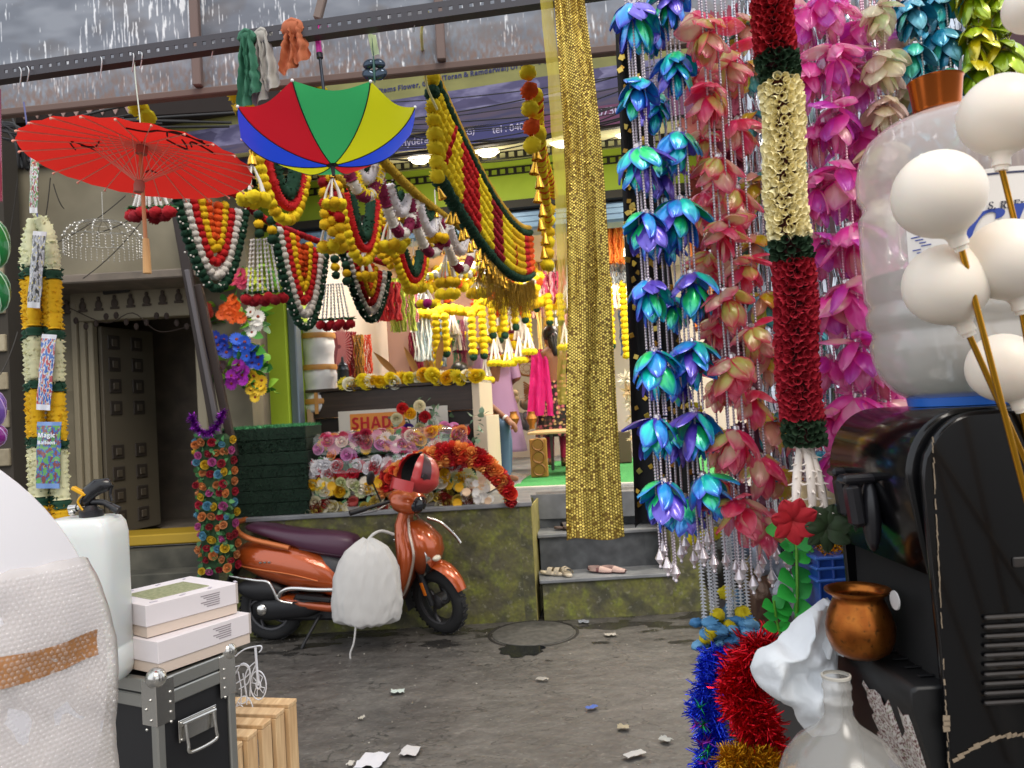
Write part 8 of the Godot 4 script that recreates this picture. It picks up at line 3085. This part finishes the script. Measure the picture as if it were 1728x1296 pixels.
func lower_right() -> void:
	# white leaf sprays that end in yellow pompons, over blue organza and tinsel
	var o := at(1205, 880, 1.6)
	var t := thing("leaf_spray_tassel", "white plastic leaf strands ending in yellow pompons above blue organza", "tassel", o)
	var strand := MB.new()
	var L := 0.21
	strand.tube(P3([V(0, 0, 0), V(0, -L, 0)]), 0.0016, 4)
	for j in 30:
		var y := -L * j / 30.0
		for s in [-1.0, 1.0]:
			strand.tri(V(0, y, 0), V(0.0075 * s, y - 0.004, 0.002), V(0, y - 0.006, 0))
			strand.tri(V(0, y, 0), V(0.002, y - 0.004, 0.0075 * s), V(0, y - 0.006, 0))
	var sm := strand.done()
	for k in 9:
		var x := -0.035 + 0.0115 * k + R(-0.003, 0.003)
		var q := V(x, R(-0.02, 0.02), R(-0.02, 0.02))
		part("leaf_strand", sm, cmat("#d3d6dc", 0.4), t, T(q, V(0, R(0, 3), R(-0.03, 0.03))))
		if true: pom(t, q + V(0, -L + 0.005 * (k % 3), 0.01), 0.0155, "#d8c21a", "pompon")
	for e in [[1170, 908], [1168, 800], [1205, 900], [1192, 905], [1210, 730], [1172, 690], [1225, 1000]]:
		pom(t, at(e[0], e[1], 1.62) - o, 0.016, "#d8c81c", "pompon")
	o = at(1232, 1085, 1.58)
	t = thing("blue_organza", "pale blue organza ruffles between the yellow pompons and the tinsel", "ruffle", o)
	var n := noise(901, 2.5, 2)
	for k in 90:
		piece("ruffle", pom_mesh(k % 3), petal_mat(["#5a9ac8", "#78b4dc", "#4484b8"][k % 3]), t, Transform3D(any_turn() * Basis.from_scale(V(0.015, 0.009, 0.013) * R(0.8, 1.3)), V(R(-0.066, 0.055) * (0.7 + 0.3 * (k % 2)), R(-0.055, 0.05), R(-0.03, 0.03))))
	var tin := [["blue_tinsel_garland", "#2a48dc", [[1205, 1110], [1200, 1150], [1188, 1200], [1205, 1240], [1195, 1300], [1200, 1360]], 1.55, 0.045, "bushy metallic blue tinsel garland lowest by the lane"], ["red_tinsel_garland", "#d01424", [[1290, 1095], [1262, 1130], [1250, 1170], [1268, 1210], [1290, 1240], [1280, 1290], [1310, 1360]], 1.42, 0.06, "bushy metallic red tinsel garland bunched beside the white sack"], ["gold_tinsel_garland", "#c8901a", [[1235, 1288], [1270, 1285], [1305, 1300], [1340, 1330]], 1.36, 0.04, "metallic gold tinsel garland under the red one"]]
	var fil := MB.new()
	fil.quad(V(-0.055, 0, 0), V(0.0, 0.9, 0.12), V(0.06, 1, 0.16), V(0.055, 0, 0))
	fil.quad(V(0, 0, -0.05), V(-0.1, 0.8, -0.1), V(-0.06, 0.9, -0.02), V(0, 0, 0.05))
	var fm := fil.done()
	for e in tin:
		var pts := []
		for q in e[2]: pts.append(at(q[0], q[1], e[3] + R(-0.02, 0.02)))
		var path := smooth(pts, 12)
		t = thing(e[0], e[5], "tinsel", path[0])
		var b := MB.new()
		b.tube(path, 0.006, 5)
		part("wire_core", b, mat("wire", Color("#6a6a70"), 0.4, 0.8), t, T(-path[0]))
		var xs := []
		for k in 4200:
			var p: Vector3 = path[rng.randi() % path.size()] - path[0] + V(R(-1, 1), R(-1, 1), R(-1, 1)) * e[4] * 0.42
			var s: float = e[4] * R(0.3, 0.72)
			xs.append(Transform3D(Basis.from_euler(V(R(0, TAU), R(0, TAU), R(0, TAU))) * Basis.from_scale(V(s * 0.8, s, s * 0.8)), p))
		mass("tinsel_filaments", many(fm, xs), mat(e[0] + "_foil", Color(e[1]), 0.22, 0.85), t)
	# a few stray filaments of other colours
	t = thing("mixed_tinsel", "short green and violet tinsel ends sticking out beside the blue garland", "tinsel", at(1185, 1230, 1.5))
	for c in ["#1f9a4a", "#8a2a9a"]:
		var b := MB.new()
		for k in 5: tuft(b, V(R(-0.02, 0.01), R(-0.08, 0.06), R(-0.01, 0.03)), 0.02, 14, 0.06)
		part("tinsel_end", b, mat("tinsel_" + c, Color(c), 0.22, 0.85), t)
	# packets of silver and brown stuff in the dim space behind
	var pn := noise(911, 9.0, 3)
	var pcs := [[1262, 905, 1.9, 0.05, "#7f8da0", "silver blue crumpled packet highest in the dim corner"], [1300, 930, 1.85, 0.05, "#8f97a6", "pale silver packet beside the green plant"], [1275, 965, 1.9, 0.05, "#7a6a4a", "brown tinted packet below the silver blue one"], [1300, 1010, 1.85, 0.055, "#5a4436", "dark brown packet behind the crystal drops"], [1252, 1030, 1.9, 0.045, "#4a6a84", "slate blue packet nearest the organza"], [1330, 1005, 1.8, 0.04, "#868a92", "grey clear packet behind the plant stem"], [1345, 900, 1.8, 0.045, "#3a3f48", "charcoal packet in the dim corner behind the green bow"], [1385, 880, 1.75, 0.05, "#5a3a2a", "russet packet behind the cream bow"], [1225, 960, 2.0, 0.06, "#39372f", "dark olive packet deepest in the corner"]]
	for e in pcs:
		var b := MB.new()
		var r: float = e[3]
		b.grid(16, 10, func(u: float, v: float):
			var a: float = TAU * u
			var f := -PI / 2 + PI * v
			var p := V(cos(a) * cos(f), sin(f) * 1.2, sin(a) * cos(f) * 0.5)
			return p * r * (1 + 0.5 * pn.get_noise_3d(p.x + r * 99, p.y + e[0], p.z)))
		single("foil_packet", b, mat("packet_" + e[4], Color(e[4]), 0.2, 0.4), e[5], "packet", "packets in the dim corner", T(at(e[0], e[1], e[2])))
	var shelf := MB.new()
	wbox(shelf, 0.57, 1.9, 0.15, 1.28, 2.05, 2.4, 0.01)
	single("dark_shelf", shelf, cmat("#2c2a2a", 0.7), "dark shelf behind the packets and the green plant", "shelf")
	var up := MB.new()
	wbox(up, 0.72, 1.95, 1.282, 3.1, 2.30, 2.36)
	single("stock_backboard", up, cmat("#4a3038", 0.8), "dark backboard behind the flower strings", "board")
	# green plastic plant
	o = at(1342, 1060, 1.30)
	t = thing("green_plant", "bright green plastic plant with round paired leaves beside the blue crate", "plant", o)
	var px := F / 1.30
	var stem := MB.new()
	stem.tube(smooth([V(-0.01, -0.06, 0), V(0.0, 0, 0), V(0.004, 0.06, 0.01), V(0.012, 0.15, 0)], 5), 0.0028, 6)
	stem.tube(smooth([V(-0.01, -0.06, 0), V(-0.028, 0.0, 0.0), V(-0.036, 0.05, 0.01)], 5), 0.0022, 6)
	part("stem", stem, cmat("#5a9a2a", 0.5), t)
	var lf := MB.new()
	lf.grid(6, 6, func(u: float, v: float):
		var w := 0.56 * sin(PI * pow(clampf(u, 0, 1), 0.75)) * (v - 0.5) * 2
		return V(u, 0.16 * u * (1 - u) + 0.12 * absf(w), w))
	var lm := lf.done()
	var gcol := ["#2fae3c", "#3cc24a", "#25923a"]
	for e in [[0.003, 0.083, 0.036], [0.001, 0.058, 0.036], [-0.002, 0.030, 0.034], [0.008, 0.112, 0.030], [0.011, 0.135, 0.028], [-0.03, 0.02, 0.024], [-0.034, 0.04, 0.024], [-0.028, 0.0, 0.026], [0.0, -0.01, 0.03], [-0.004, -0.035, 0.03]]:
		for s in [0.0, PI]:
			part("leaf", lm, petal_mat(gcol[rng.randi() % 3]), t, Transform3D(Basis(Vector3.UP, s + R(-0.5, 0.5)) * Basis(Vector3.BACK, R(0.0, 0.5)) * Basis(Vector3.RIGHT, R(0.5, 1.0) * (1 if s == 0.0 else -1)) * Basis.from_scale(Vector3.ONE * e[2]), V(e[0], e[1], R(-0.004, 0.006))))
	for k in 14:
		part("leaf", leaf_mesh(), petal_mat(["#2a8a34", "#4ab84a"][k % 2]), t, Transform3D(any_turn() * Basis(Vector3.BACK, R(0, 3)) * Basis.from_scale(Vector3.ONE * R(0.02, 0.034)), V(R(-0.03, 0.06), R(0.10, 0.17) if k % 2 else R(-0.08, -0.03), R(-0.02, 0.01))))
	# blue crate of gold tinsel
	o = at(1402, 1025, 1.32)
	t = thing("blue_crate", "ribbed blue plastic crate holding gold tinsel beside the black dispenser", "crate", o)
	var blue := mat("blue_plastic", Color("#1f4596"), 0.4)
	var b := MB.new()
	var hw := 0.036
	var hh := 0.098
	b.box(V(0.02, hh / 2, 0), V(hw * 2 + 0.04, hh, 0.10), Basis(), 0.003)
	part("walls", b, blue, t)
	for y in [hh - 0.003, hh * 0.80, hh * 0.60, 0.004]:
		b = MB.new()
		b.box(V(0.02, y, 0), V(hw * 2 + 0.052, 0.005, 0.112), Basis(), 0.0015)
		part("rib", b, mat("blue_plastic_light", Color("#3a66b8"), 0.4), t)
	for k in 4:
		b = MB.new()
		b.box(V(-0.036 + 0.024 * k, hh / 2, 0.052), V(0.004, hh, 0.006), Basis(), 0.001)
		part("upright", b, blue, t)
	var gt := MB.new()
	for k in 60: tuft(gt, V(R(-0.02, 0.06), hh + R(0, 0.022), R(-0.04, 0.045)), 0.014, 10, 0.1)
	single("gold_tinsel", gt, mat("gold_tinsel_foil", Color("#d8a21a"), 0.2, 0.85), "gold tinsel heaped in the blue crate", "tinsel", "", T(o))
	var gg := MB.new()
	for k in 40: tuft(gg, V(R(-0.03, 0.04), R(-0.01, 0.02), R(-0.01, 0.01)), 0.014, 10, 0.08)
	single("silver_speck_tinsel", gg, mat("silver_foil", Color("#c4c9d0"), 0.18, 0.95), "silver tinsel tuft above the green plant", "tinsel", "", T(at(1330, 905, 1.38)))
	# crumpled white sack
	o = at(1358, 1120, 1.14)
	t = thing("white_cloth_sack", "crumpled white plastic sack slumped between the tinsel and the dispenser", "sack", o)
	var sm2 := mat("sack_white", Color("#dfe3e6"), 0.45)
	sm2.backlight_enabled = true
	sm2.backlight = Color("#e8e4de") * 0.4
	bump(sm2, grain("wrinkles", 205, 0.03, Color.BLACK, Color.WHITE, 256, Vector2(2.2, 0.8)), 0.25)
	world_tex(sm2, 2.2)
	var sn := noise(921, 1.3, 2)
	var sn2 := noise(922, 3.6, 3)
	var s0 := 1.14 / F
	var ang := PackedFloat32Array([48, 62, 92, 118, 88, 62, 60, 82, 92, 86, 74, 72, 118, 112, 66, 50])
	b = MB.new()
	var crum := func(u: float, v: float) -> Vector3:
		var a := TAU * u
		var ff := u * 16.0
		var i0 := int(ff) % 16
		var outl := lerpf(ang[i0], ang[(i0 + 1) % 16], ff - floor(ff)) * s0
		var f := sin(v * PI / 2)
		var p := V(cos(a) * outl * f, sin(a) * outl * f, 0.05 * cos(v * PI / 2))
		var ridge := 1.0 - absf(sn.get_noise_2d(p.x * 9 + 5, p.y * 7)) * 2.6
		p.z += 0.022 * ridge * (1 - v * 0.5) + 0.006 * sn2.get_noise_2d(p.x * 8, p.y * 8)
		return p
	b.grid(72, 30, crum)
	b.grid(48, 6, func(u: float, v: float): return crum.call(u, 1.0) * V(lerpf(1.0, 0.2, v), lerpf(1.0, 0.2, v), 1) + V(0, 0, -0.05 * sin(v * PI / 2)))
	part("sackcloth", b, sm2, t)
	b = MB.new()
	b.grid(14, 10, func(u: float, v: float):
		var p := V(0.022 + (u - 0.5) * 0.05 * (1.1 - 0.3 * v), 0.02 + 0.075 * (1 - v), 0.055 - 0.02 * v + 0.012 * sin(u * 9 + v * 4))
		return p)
	part("loose_flap", b, sm2, t)
	# empty clear bottle, its mouth up
	o = at(1412, 1160, 0.98)
	t = thing("clear_jug", "empty clear plastic jug with a wide ribbed neck below the white sack", "jug", o)
	var q0 := 0.98 / F
	var prof := []
	for e in [[0, -240], [70, -238], [104, -220], [108, -160], [104, -110], [92, -78], [72, -52], [50, -36], [34, -24], [24, -8], [22, -4], [22, 12], [24, 15], [24, 18], [22, 21], [22, 36], [24, 40], [24, 44], [22, 47], [22, 60]]: prof.append(Vector2(e[0] * q0, e[1] * q0))
	b = MB.new()
	b.lathe(prof, 40, T(V(0, -0.03, 0)), 70)
	part("body", b, glassy("pet_plastic", Color("#c4c1ba"), 0.26, 0.2), t)
	b = MB.new()
	b.lathe([Vector2(21 * q0, 56 * q0), Vector2(24 * q0, 57 * q0), Vector2(24 * q0, 61 * q0), Vector2(21 * q0, 62 * q0)], 40, T(V(0, -0.03, 0)))
	part("rim", b, cmat("#b0aca2", 0.3), t)


func dispenser() -> void:
	var d1 := 0.93
	var d2 := 1.18
	var xf := at(1552, 900, d1).x                            # plane of the front, which looks to the left
	var ytop := at(1640, 688, d1).y
	var s := d1 / F
	var o := V(xf, 0.15, -(d1 + d2) / 2)
	var t := thing("water_dispenser", "glossy black water dispenser with taps on its rounded hood and louvred side", "dispenser", o)
	var bk := mat("dispenser_black", Color("#08080a"), 0.22)
	bk.clearcoat_enabled = true
	bk.metallic_specular = 0.35
	bk.clearcoat = 0.35
	bk.clearcoat_roughness = 0.1
	var off := -o
	var ybot := 0.15
	var W := 0.30
	# side profile (x to the right of the front plane, height), rounded hood
	var hood := []
	for k in 13:
		var a := PI / 2 * k / 12
		hood.append(Vector2(xf + 0.10 * (1 - sin(a)), ytop - 0.145 * (1 - cos(a))) if true else Vector2.ZERO)
	hood.reverse()
	# points from the hood's lower lip up over the shoulder to the back
	var lip := at(1500, 940, 1.05).y
	var out := [Vector2(xf + 0.055, lip - 0.012), Vector2(xf + 0.012, lip)]
	for k in 13:
		var a := PI / 2 * k / 12
		out.append(Vector2(xf - 0.006 + 0.072 * (1 - cos(a)), ytop - 0.085 + 0.085 * sin(a)))
	out.append(Vector2(xf + W, ytop))
	out.append(Vector2(xf + W, lip - 0.012))
	var slab := func(poly: Array, z0: float, z1: float, inset: float) -> MB:
		var m := MB.new()
		var n := poly.size()
		var c := Vector2.ZERO
		for p in poly: c += p / n
		var ring := func(z: float, k: float) -> PackedVector3Array:
			var r := PackedVector3Array()
			for p in poly:
				var q: Vector2 = p - (p - c).normalized() * k
				r.append(V(q.x, q.y, -z) + off)
			return r
		var rs := [ring.call(z0, inset), ring.call(z0 + inset * 0.3, inset * 0.3), ring.call(z0 + inset, 0.0), ring.call(z1 - inset, 0.0), ring.call(z1, inset)]
		m.loft(rs, false)
		var tri := Geometry2D.triangulate_polygon(PackedVector2Array(poly))
		for e in [0, 4]:
			for k in range(0, tri.size(), 3):
				if e == 0: m.tri(rs[e][tri[k]], rs[e][tri[k + 1]], rs[e][tri[k + 2]])
				else: m.tri(rs[e][tri[k]], rs[e][tri[k + 2]], rs[e][tri[k + 1]])
		return m
	part("hood", slab.call(out, d1 + 0.014, d2, 0.006), bk, t)
	# near cheek of the casing, with its own rounded edge
	var cheek := []
	for p in out: cheek.append(p + Vector2(0.012 if p.x < xf + 0.2 else 0.0, -0.004 if p.y > ytop - 0.05 else 0.0))
	cheek[0] = Vector2(xf + 0.022, ybot)
	cheek[1] = Vector2(xf + 0.012, lip - 0.1)
	cheek[cheek.size() - 1] = Vector2(xf + W, ybot)
	part("side_panel", slab.call(cheek, d1, d1 + 0.014, 0.005), bk, t)
	var far := []
	for p in cheek: far.append(p)
	part("side_panel", slab.call(far, d2, d2 + 0.012, 0.005), bk, t)
	# recess back, tray and lower body
	var tray_y := at(1452, 1112, 1.04).y
	var b := MB.new()
	b.box(V(xf + 0.125, (lip + tray_y) / 2 - 0.006, -(d1 + d2) / 2 - 0.007) + off, V(0.20, lip - tray_y, d2 - d1 - 0.016))
	part("recess_back", b, cmat("#040405", 0.9), t)
	var low := [Vector2(xf - 0.02, tray_y - 0.03), Vector2(xf - 0.02, tray_y - 0.004), Vector2(xf - 0.012, tray_y), Vector2(xf + W, tray_y), Vector2(xf + W, ybot), Vector2(xf + 0.03, ybot), Vector2(xf + 0.015, tray_y - 0.16)]
	low.reverse()
	part("lower_body", slab.call(low, d1 + 0.014, d2, 0.004), cmat("#070708", 0.5), t)
	b = MB.new()
	for k in 6: b.box(V(xf + 0.02, tray_y + 0.002, -(d1 + 0.045 + 0.032 * k)) + off, V(0.03, 0.0015, 0.006), Basis(), 0.0005)
	part("drip_grid", b, cmat("#121214", 0.5), t)
	# taps
	for e in [[1452, 832, 1.04], [1432, 818, 1.13]]:
		var p := at(e[0], e[1], e[2]) - o
		b = MB.new()
		b.box(p + V(-0.002, 0.02, 0), V(0.05, 0.012, 0.026), Basis(), 0.004)
		b.bar(p + V(-0.012, 0.014, 0), p + V(-0.006, -0.045, 0), 0.02, 0.024, V(1, 0, 0), 0.006)
		b.ball(p + V(0.012, -0.03, 0.0), V(0.012, 0.05, 0.016), 8, 10)
		part("tap", b, mat("tap_black", Color("#1d1c20"), 0.3), t)
	# louvres on the side
	for k in 10:
		var p := atz(1693, 1040 + 16 * k, d1 - 0.001) - o
		b = MB.new()
		b.box(p + V(0.02, 0, 0.002), V(0.088, 0.0058, 0.005), Basis(Vector3.RIGHT, 0.35), 0.0018)
		part("louvre", b, mat("louvre_grey", Color("#2b2725"), 0.35), t)
	b = MB.new()
	b.box(atz(1722, 948, d1) - o + V(0.01, 0, 0.001), V(0.04, 0.012, 0.004), Basis(), 0.0015)
	part("side_grip", b, mat("louvre_grey", Color("#2b2725"), 0.35), t)
	# peeling tape along the seam, in pale flakes
	var pn := noise(931, 0.05, 3)
	b = MB.new()
	var prev := Vector3.ZERO
	for k in 64:
		var y := 742.0 + 8.7 * k
		if (y > 1060 and y < 1110) or pn.get_noise_2d(y * 3.0, 70) > 0.22: continue
		var x := 1573 + 0.05 * (y - 742) + 1.6 * pn.get_noise_2d(y * 1.4, 3)
		var p := atz(x, y, d1 - 0.0005) - o
		var w := 0.0003 + 0.0010 * absf(pn.get_noise_2d(y * 2, 30)) + (0.0035 if y > 1205 and y < 1236 else 0.0)
		b.box(p + V(0, 0, 0.0008), V(w * 2, 0.0068, 0.0009), Basis(Vector3.BACK, 0.3 * pn.get_noise_2d(y, 9)))
	part("peeling_tape", b, cmat("#8a7a66", 0.8), t)
	b = MB.new()
	for k in 14:
		var p := atz(1612 + 9 * k, 1282 - 3.4 * k - 12 * sin(k * 0.25), d1 - 0.0005) - o
		b.box(p + V(0, 0, 0.0008), V(0.0072, 0.004 + 0.002 * sin(k * 2.0), 0.0009), Basis(Vector3.BACK, 0.35))
	part("torn_strip", b, cmat("#8a7a66", 0.8), t)
	# torn sticker low on the front
	b = MB.new()
	b.grid(8, 16, func(u: float, v: float):
		var y := tray_y - 0.045 - 0.14 * v
		var x := lerpf(xf - 0.02, xf + 0.015, clampf((tray_y - 0.03 - y) / 0.13, 0, 1))
		var rag := 0.02 * pn.get_noise_2d(v * 300, 5) * (1 if u > 0.5 else 0)
		return V(x - 0.0015, y + 0.02 * pn.get_noise_2d(u * 400, 8) * (1 - v), -lerpf(d1 + 0.03, d1 + 0.16 , u) + rag) + off)
	var stm := mat("torn_sticker", Color.WHITE, 0.5)
	stm.albedo_texture = tex(image(64, 96, func(x: int, y: int):
		var v := pn.get_noise_2d(x * 9, y * 5)
		if y < 26: return Color("#8a1a2c") if x < 40 else Color("#2a2a6a")
		if v > 0.22: return Color("#5a2a2a")
		if v < -0.38: return Color("#7a7a5a")
		return Color("#cfcac4")))
	part("torn_sticker", b, stm, t)
	b = MB.new()
	b.lathe([Vector2(0.0, 0.002), Vector2(0.012, 0.0016), Vector2(0.0125, 0.0)], 20, Transform3D(Basis(Vector3.BACK, PI / 2), at(1511, 1013, d1 + 0.06) - o))
	part("round_sticker", b, cmat("#b9b6b4", 0.4), t)
	# blue collar and the bottle upside down in it
	var bx := at(1634, 560, 1.07)
	var q := 1.07 / F
	o = V(bx.x, ytop, bx.z)
	var col := thing("bottle_collar", "bright blue plastic collar between the water bottle and the dispenser", "collar", o)
	b = MB.new()
	b.lathe([Vector2(80 * q, 0.0), Vector2(99 * q, 0.001), Vector2(101 * q, 0.012), Vector2(95 * q, 0.017), Vector2(78 * q, 0.017)], 48)
	part("ring", b, mat("collar_blue", Color("#2f6fd0"), 0.3), col)
	t = thing("water_bottle", "large clear water bottle upside down on the dispenser, half full", "bottle", o + V(0, 0.01, 0))
	var ph := func(y: float) -> float: return (665.0 - y) * q
	var prof := []
	for e in [[60, 668], [112, 664], [140, 648], [160, 626], [172, 596], [176, 566], [170, 556], [170, 546], [178, 538], [180, 516], [174, 506], [174, 498], [180, 488], [181, 400], [180, 345], [172, 335], [172, 322], [180, 310], [180, 275], [172, 245], [156, 218], [130, 200], [100, 190], [40, 186], [0, 186]]:
		prof.append(Vector2(e[0] * q * 0.87, ph.call(e[1])))
	b = MB.new()
	b.lathe(prof, 72, Transform3D(), 80)
	var pet := glassy("bottle_plastic", Color("#dccdc7"), 0.44, 0.14)
	part("shell", b, pet, t)
	b = MB.new()
	var wp := []
	for e in [[58, 666], [108, 662], [136, 646], [156, 624], [168, 594], [172, 566], [166, 556], [166, 546], [174, 536], [176, 516], [170, 506], [170, 498], [174, 486], [174, 452], [0, 452]]: wp.append(Vector2(e[0] * q * 0.87, ph.call(e[1])))
	b.lathe(wp, 56, Transform3D(), 80)
	part("water", b, glassy("bottle_water", Color("#7fa294"), 0.5, 0.03), t)
	# paper label round the bottle
	var rl := 182.5 * q * 0.87
	b = MB.new()
	b.grid(24, 1, func(u: float, v: float):
		var a := lerpf(-1.02, 0.35, u)
		return V(sin(a) * rl, lerpf(ph.call(322), ph.call(452), v), cos(a) * rl))
	part("label", b, cmat("#e3ddd6", 0.5), t)
	var blue := cmat("#23409a", 0.5)
	var put := func(txt: String, px: float, py: float, wpx: float, m: Material, bold: bool, serif: bool, slant: float) -> void:
		var ray := at(px, py, 1.0) - cam.origin
		var a := 0.0
		var best := 9.0
		for k in 200:
			var aa := -1.4 + 0.01 * k
			var e := absf((o.x + sin(aa) * rl) / -(o.z + cos(aa) * rl) - ray.x / -ray.z)
			if e < best:
				best = e
				a = aa
		var bsx := Basis(Vector3.UP, a) * Basis(V(1, 0, 0), V(slant, 1, 0), V(0, 0, 1))
		letters(txt, wpx * q * 0.9, m, t, Transform3D(bsx, V(sin(a) * (rl + 0.001), atz(px, py, -o.z - cos(a) * rl).y - o.y - 0.01, cos(a) * (rl + 0.001))), bold, serif, 0.001)
	put.call("S. R. Ent", 1702, 345, 66, cmat("#2a2c40", 0.5), false, true, 0.25)
	put.call("Cl", 1672, 386, 84, blue, true, true, 0.45)
	put.call("PURI", 1664, 416, 56, cmat("#2a2c40", 0.5), true, true, 0.0)
	put.call("ous", 1668, 434, 36, blue, true, false, 0.0)
	b = MB.new()
	for e in [[1548, 1.0], [1552, 0.3]]:
		pass
	b.grid(10, 1, func(u: float, v: float):
		var a := lerpf(-0.55, 0.3, u)
		return V(sin(a) * (rl + 0.0008), lerpf(ph.call(329), ph.call(332), v), cos(a) * (rl + 0.0008)))
	part("label_rule", b, cmat("#2a2c50", 0.5), t)
	b = MB.new()
	for k in 9:
		var a := -0.93 + 0.03 * (k % 4)
		b.box(V(sin(a) * (rl + 0.0006), ph.call(408 + 5 * k), cos(a) * (rl + 0.0006)), V(0.012 - 0.002 * (k % 3), 0.0012, 0.0008), Basis(Vector3.UP, a))
	part("fine_print", b, blue, t)
	# copper tumbler on the bottle
	var cp := mat("copper", Color("#b8622c"), 0.22, 1.0)
	o = V(bx.x - 38 * q, ytop + 0.01 + ph.call(186), bx.z + 0.02)
	t = thing("copper_tumbler", "small copper tumbler standing on top of the water bottle", "tumbler", o)
	b = MB.new()
	b.lathe([Vector2(0, 0.0005), Vector2(34 * q, 0.0005), Vector2(36 * q, 0.004), Vector2(41 * q, 50 * q), Vector2(43 * q, 53 * q), Vector2(41 * q, 54 * q), Vector2(39 * q, 50 * q), Vector2(34 * q, 0.005), Vector2(0, 0.004)], 40)
	part("cup", b, cp, t)
	# copper pot on the tray
	o = V(at(1455, 1112, 1.04).x, tray_y + 0.003, at(1455, 1112, 1.04).z)
	q = 1.04 / F
	t = thing("copper_pot", "round bellied copper water pot with a flared rim on the dispenser tray", "pot", o)
	b = MB.new()
	var pp := []
	for e in [[0, 118], [30, 117], [46, 106], [54, 86], [55, 66], [50, 44], [43, 28], [40, 20], [42, 15], [52, 9], [53, 5], [50, 4], [40, 10], [36, 18], [38, 26], [48, 60], [44, 96], [0, 108]]: pp.append(Vector2(e[0] * q, (119 - e[1]) * q))
	b.lathe(pp, 48, Transform3D(), 60)
	var cm := mat("worn_copper", Color.WHITE, 0.3, 0.9)
	var kn := noise(941, 0.03, 4)
	cm.albedo_texture = tex(image(128, 128, func(x: int, y: int):
		var c := Color("#a8662a").lerp(Color("#8a4a1c"), clampf(0.5 + kn.get_noise_2d(x, y), 0, 1))
		return c.lerp(Color("#3a2a18"), clampf(kn.get_noise_2d(x * 2.5, y * 2.5) * 3 - 0.9, 0, 0.7))))
	world_tex(cm, 9.0)
	part("belly", b, cm, t)


func balloon_sticks() -> void:
	# white balls on gold sticks, set in a pot just outside the picture
	var base := at(1930, 1380, 0.84)
	var wm := mat("white_rubber", Color("#ebdfcf"), 0.42)
	wm.subsurf_scatter_enabled = true
	wm.subsurf_scatter_strength = 0.15
	var gm := mat("gold_stick", Color("#c8922a"), 0.22, 0.95)
	var balls := [[1584, 330, 84, 0.78, "white ball on a gold stick, the one nearest the cream part of the rolled garland", 1614, 400, 1742, 880], [1597, 482, 78, 0.82, "white ball on a gold stick below and behind the first", 1632, 558, 1740, 800], [1700, 440, 78, 0.80, "white ball on a gold stick half out of the picture at the bottle label", 1720, 510, 1790, 900], [1690, 196, 77, 0.84, "white ball on a gold stick highest beside the copper tumbler", 1690, 262, 1722, 415], [1694, 622, 66, 0.92, "small white ball behind the two gold sticks, lowest of all", 1722, 690, 1760, 860], [1738, 14, 48, 0.80, "white ball cut off by the top corner of the picture", 1752, 60, 1790, 500]]
	var i := 0
	for e in balls:
		var c := at(e[0], e[1], e[3])
		var r: float = e[2] * e[3] / F * 0.88
		var nk := at(e[5], e[6], e[3])
		var lo := at(e[7], e[8], e[3] + 0.02)
		var t := thing("ball_pick", e[4], "ball", c, "white balls on gold sticks")
		var ax := (c - nk).normalized()
		var x := ax.cross(V(0, 0, 1)).normalized()
		var bs := Basis(x, ax, x.cross(ax))
		var prof := []
		for k in 19:
			var a := -PI / 2 + PI * k / 18
			prof.append(Vector2(cos(a) * r * (1.0 - 0.07 * pow(maxf(0.0, -sin(a)), 2.0)) * (1.0 if k > 0 and k < 18 else 0.0), sin(a) * r * (1.02 if a > 0 else 0.98)))
		var b := MB.new()
		b.lathe(prof, 36, Transform3D(bs, Vector3.ZERO), 180)
		b.lathe([Vector2(0, r * 1.035), Vector2(r * 0.03, r * 1.03), Vector2(r * 0.045, r * 1.012)], 10, Transform3D(bs, Vector3.ZERO))
		part("ball", b, wm, t)
		b = MB.new()
		b.lathe([Vector2(r * 0.34, -r * 0.90), Vector2(r * 0.24, -r * 0.98), Vector2(r * 0.20, -r * 1.06), Vector2(r * 0.21, -r * 1.24), Vector2(r * 0.16, -r * 1.25), Vector2(r * 0.15, -r * 1.36), Vector2(0, -r * 1.36)].map(func(p): return p), 24, Transform3D(bs, Vector3.ZERO), 40)
		part("neck", b, wm, t)
		b = MB.new()
		var s0 := -ax * r * 1.3
		var dirn := (lo - c - s0).normalized()
		var reach := (base - c - s0).dot(dirn)
		b.tube(P3([s0, s0 + dirn * maxf(reach, 0.2)]), 0.0032, 8)
		part("stick", b, gm, t)
		i += 1
	var pot := MB.new()
	pot.lathe([Vector2(0, 0), Vector2(0.06, 0), Vector2(0.075, 0.12), Vector2(0.08, 0.125), Vector2(0.07, 0.125), Vector2(0.06, 0.1), Vector2(0, 0.1)], 24)
	var f := at(1960, 1400, 0.84)
	single("stick_pot", pot, cmat("#d8d2c8", 0.5), "pale pot just outside the picture that holds the gold sticks", "pot", "", T(f))


func _ready() -> void:
	rng.seed = 20240
	camera_and_light()
	ground()
	plinth_and_steps()
	manhole()
	shop_building()
	signboard()
	left_house()
	hoarding()
	scooter()
	torans()
	shop_goods()
	flower_displays()
	people()
	slippers_and_litter()
	overhead_things()
	left_garland()
	left_foreground()
	hung_cloths()
	flower_strings()
	rolled_garland()
	lower_right()
	dispenser()
	balloon_sticks()
	for k in keep:
		if keep[k] is Node3D: keep[k].free()
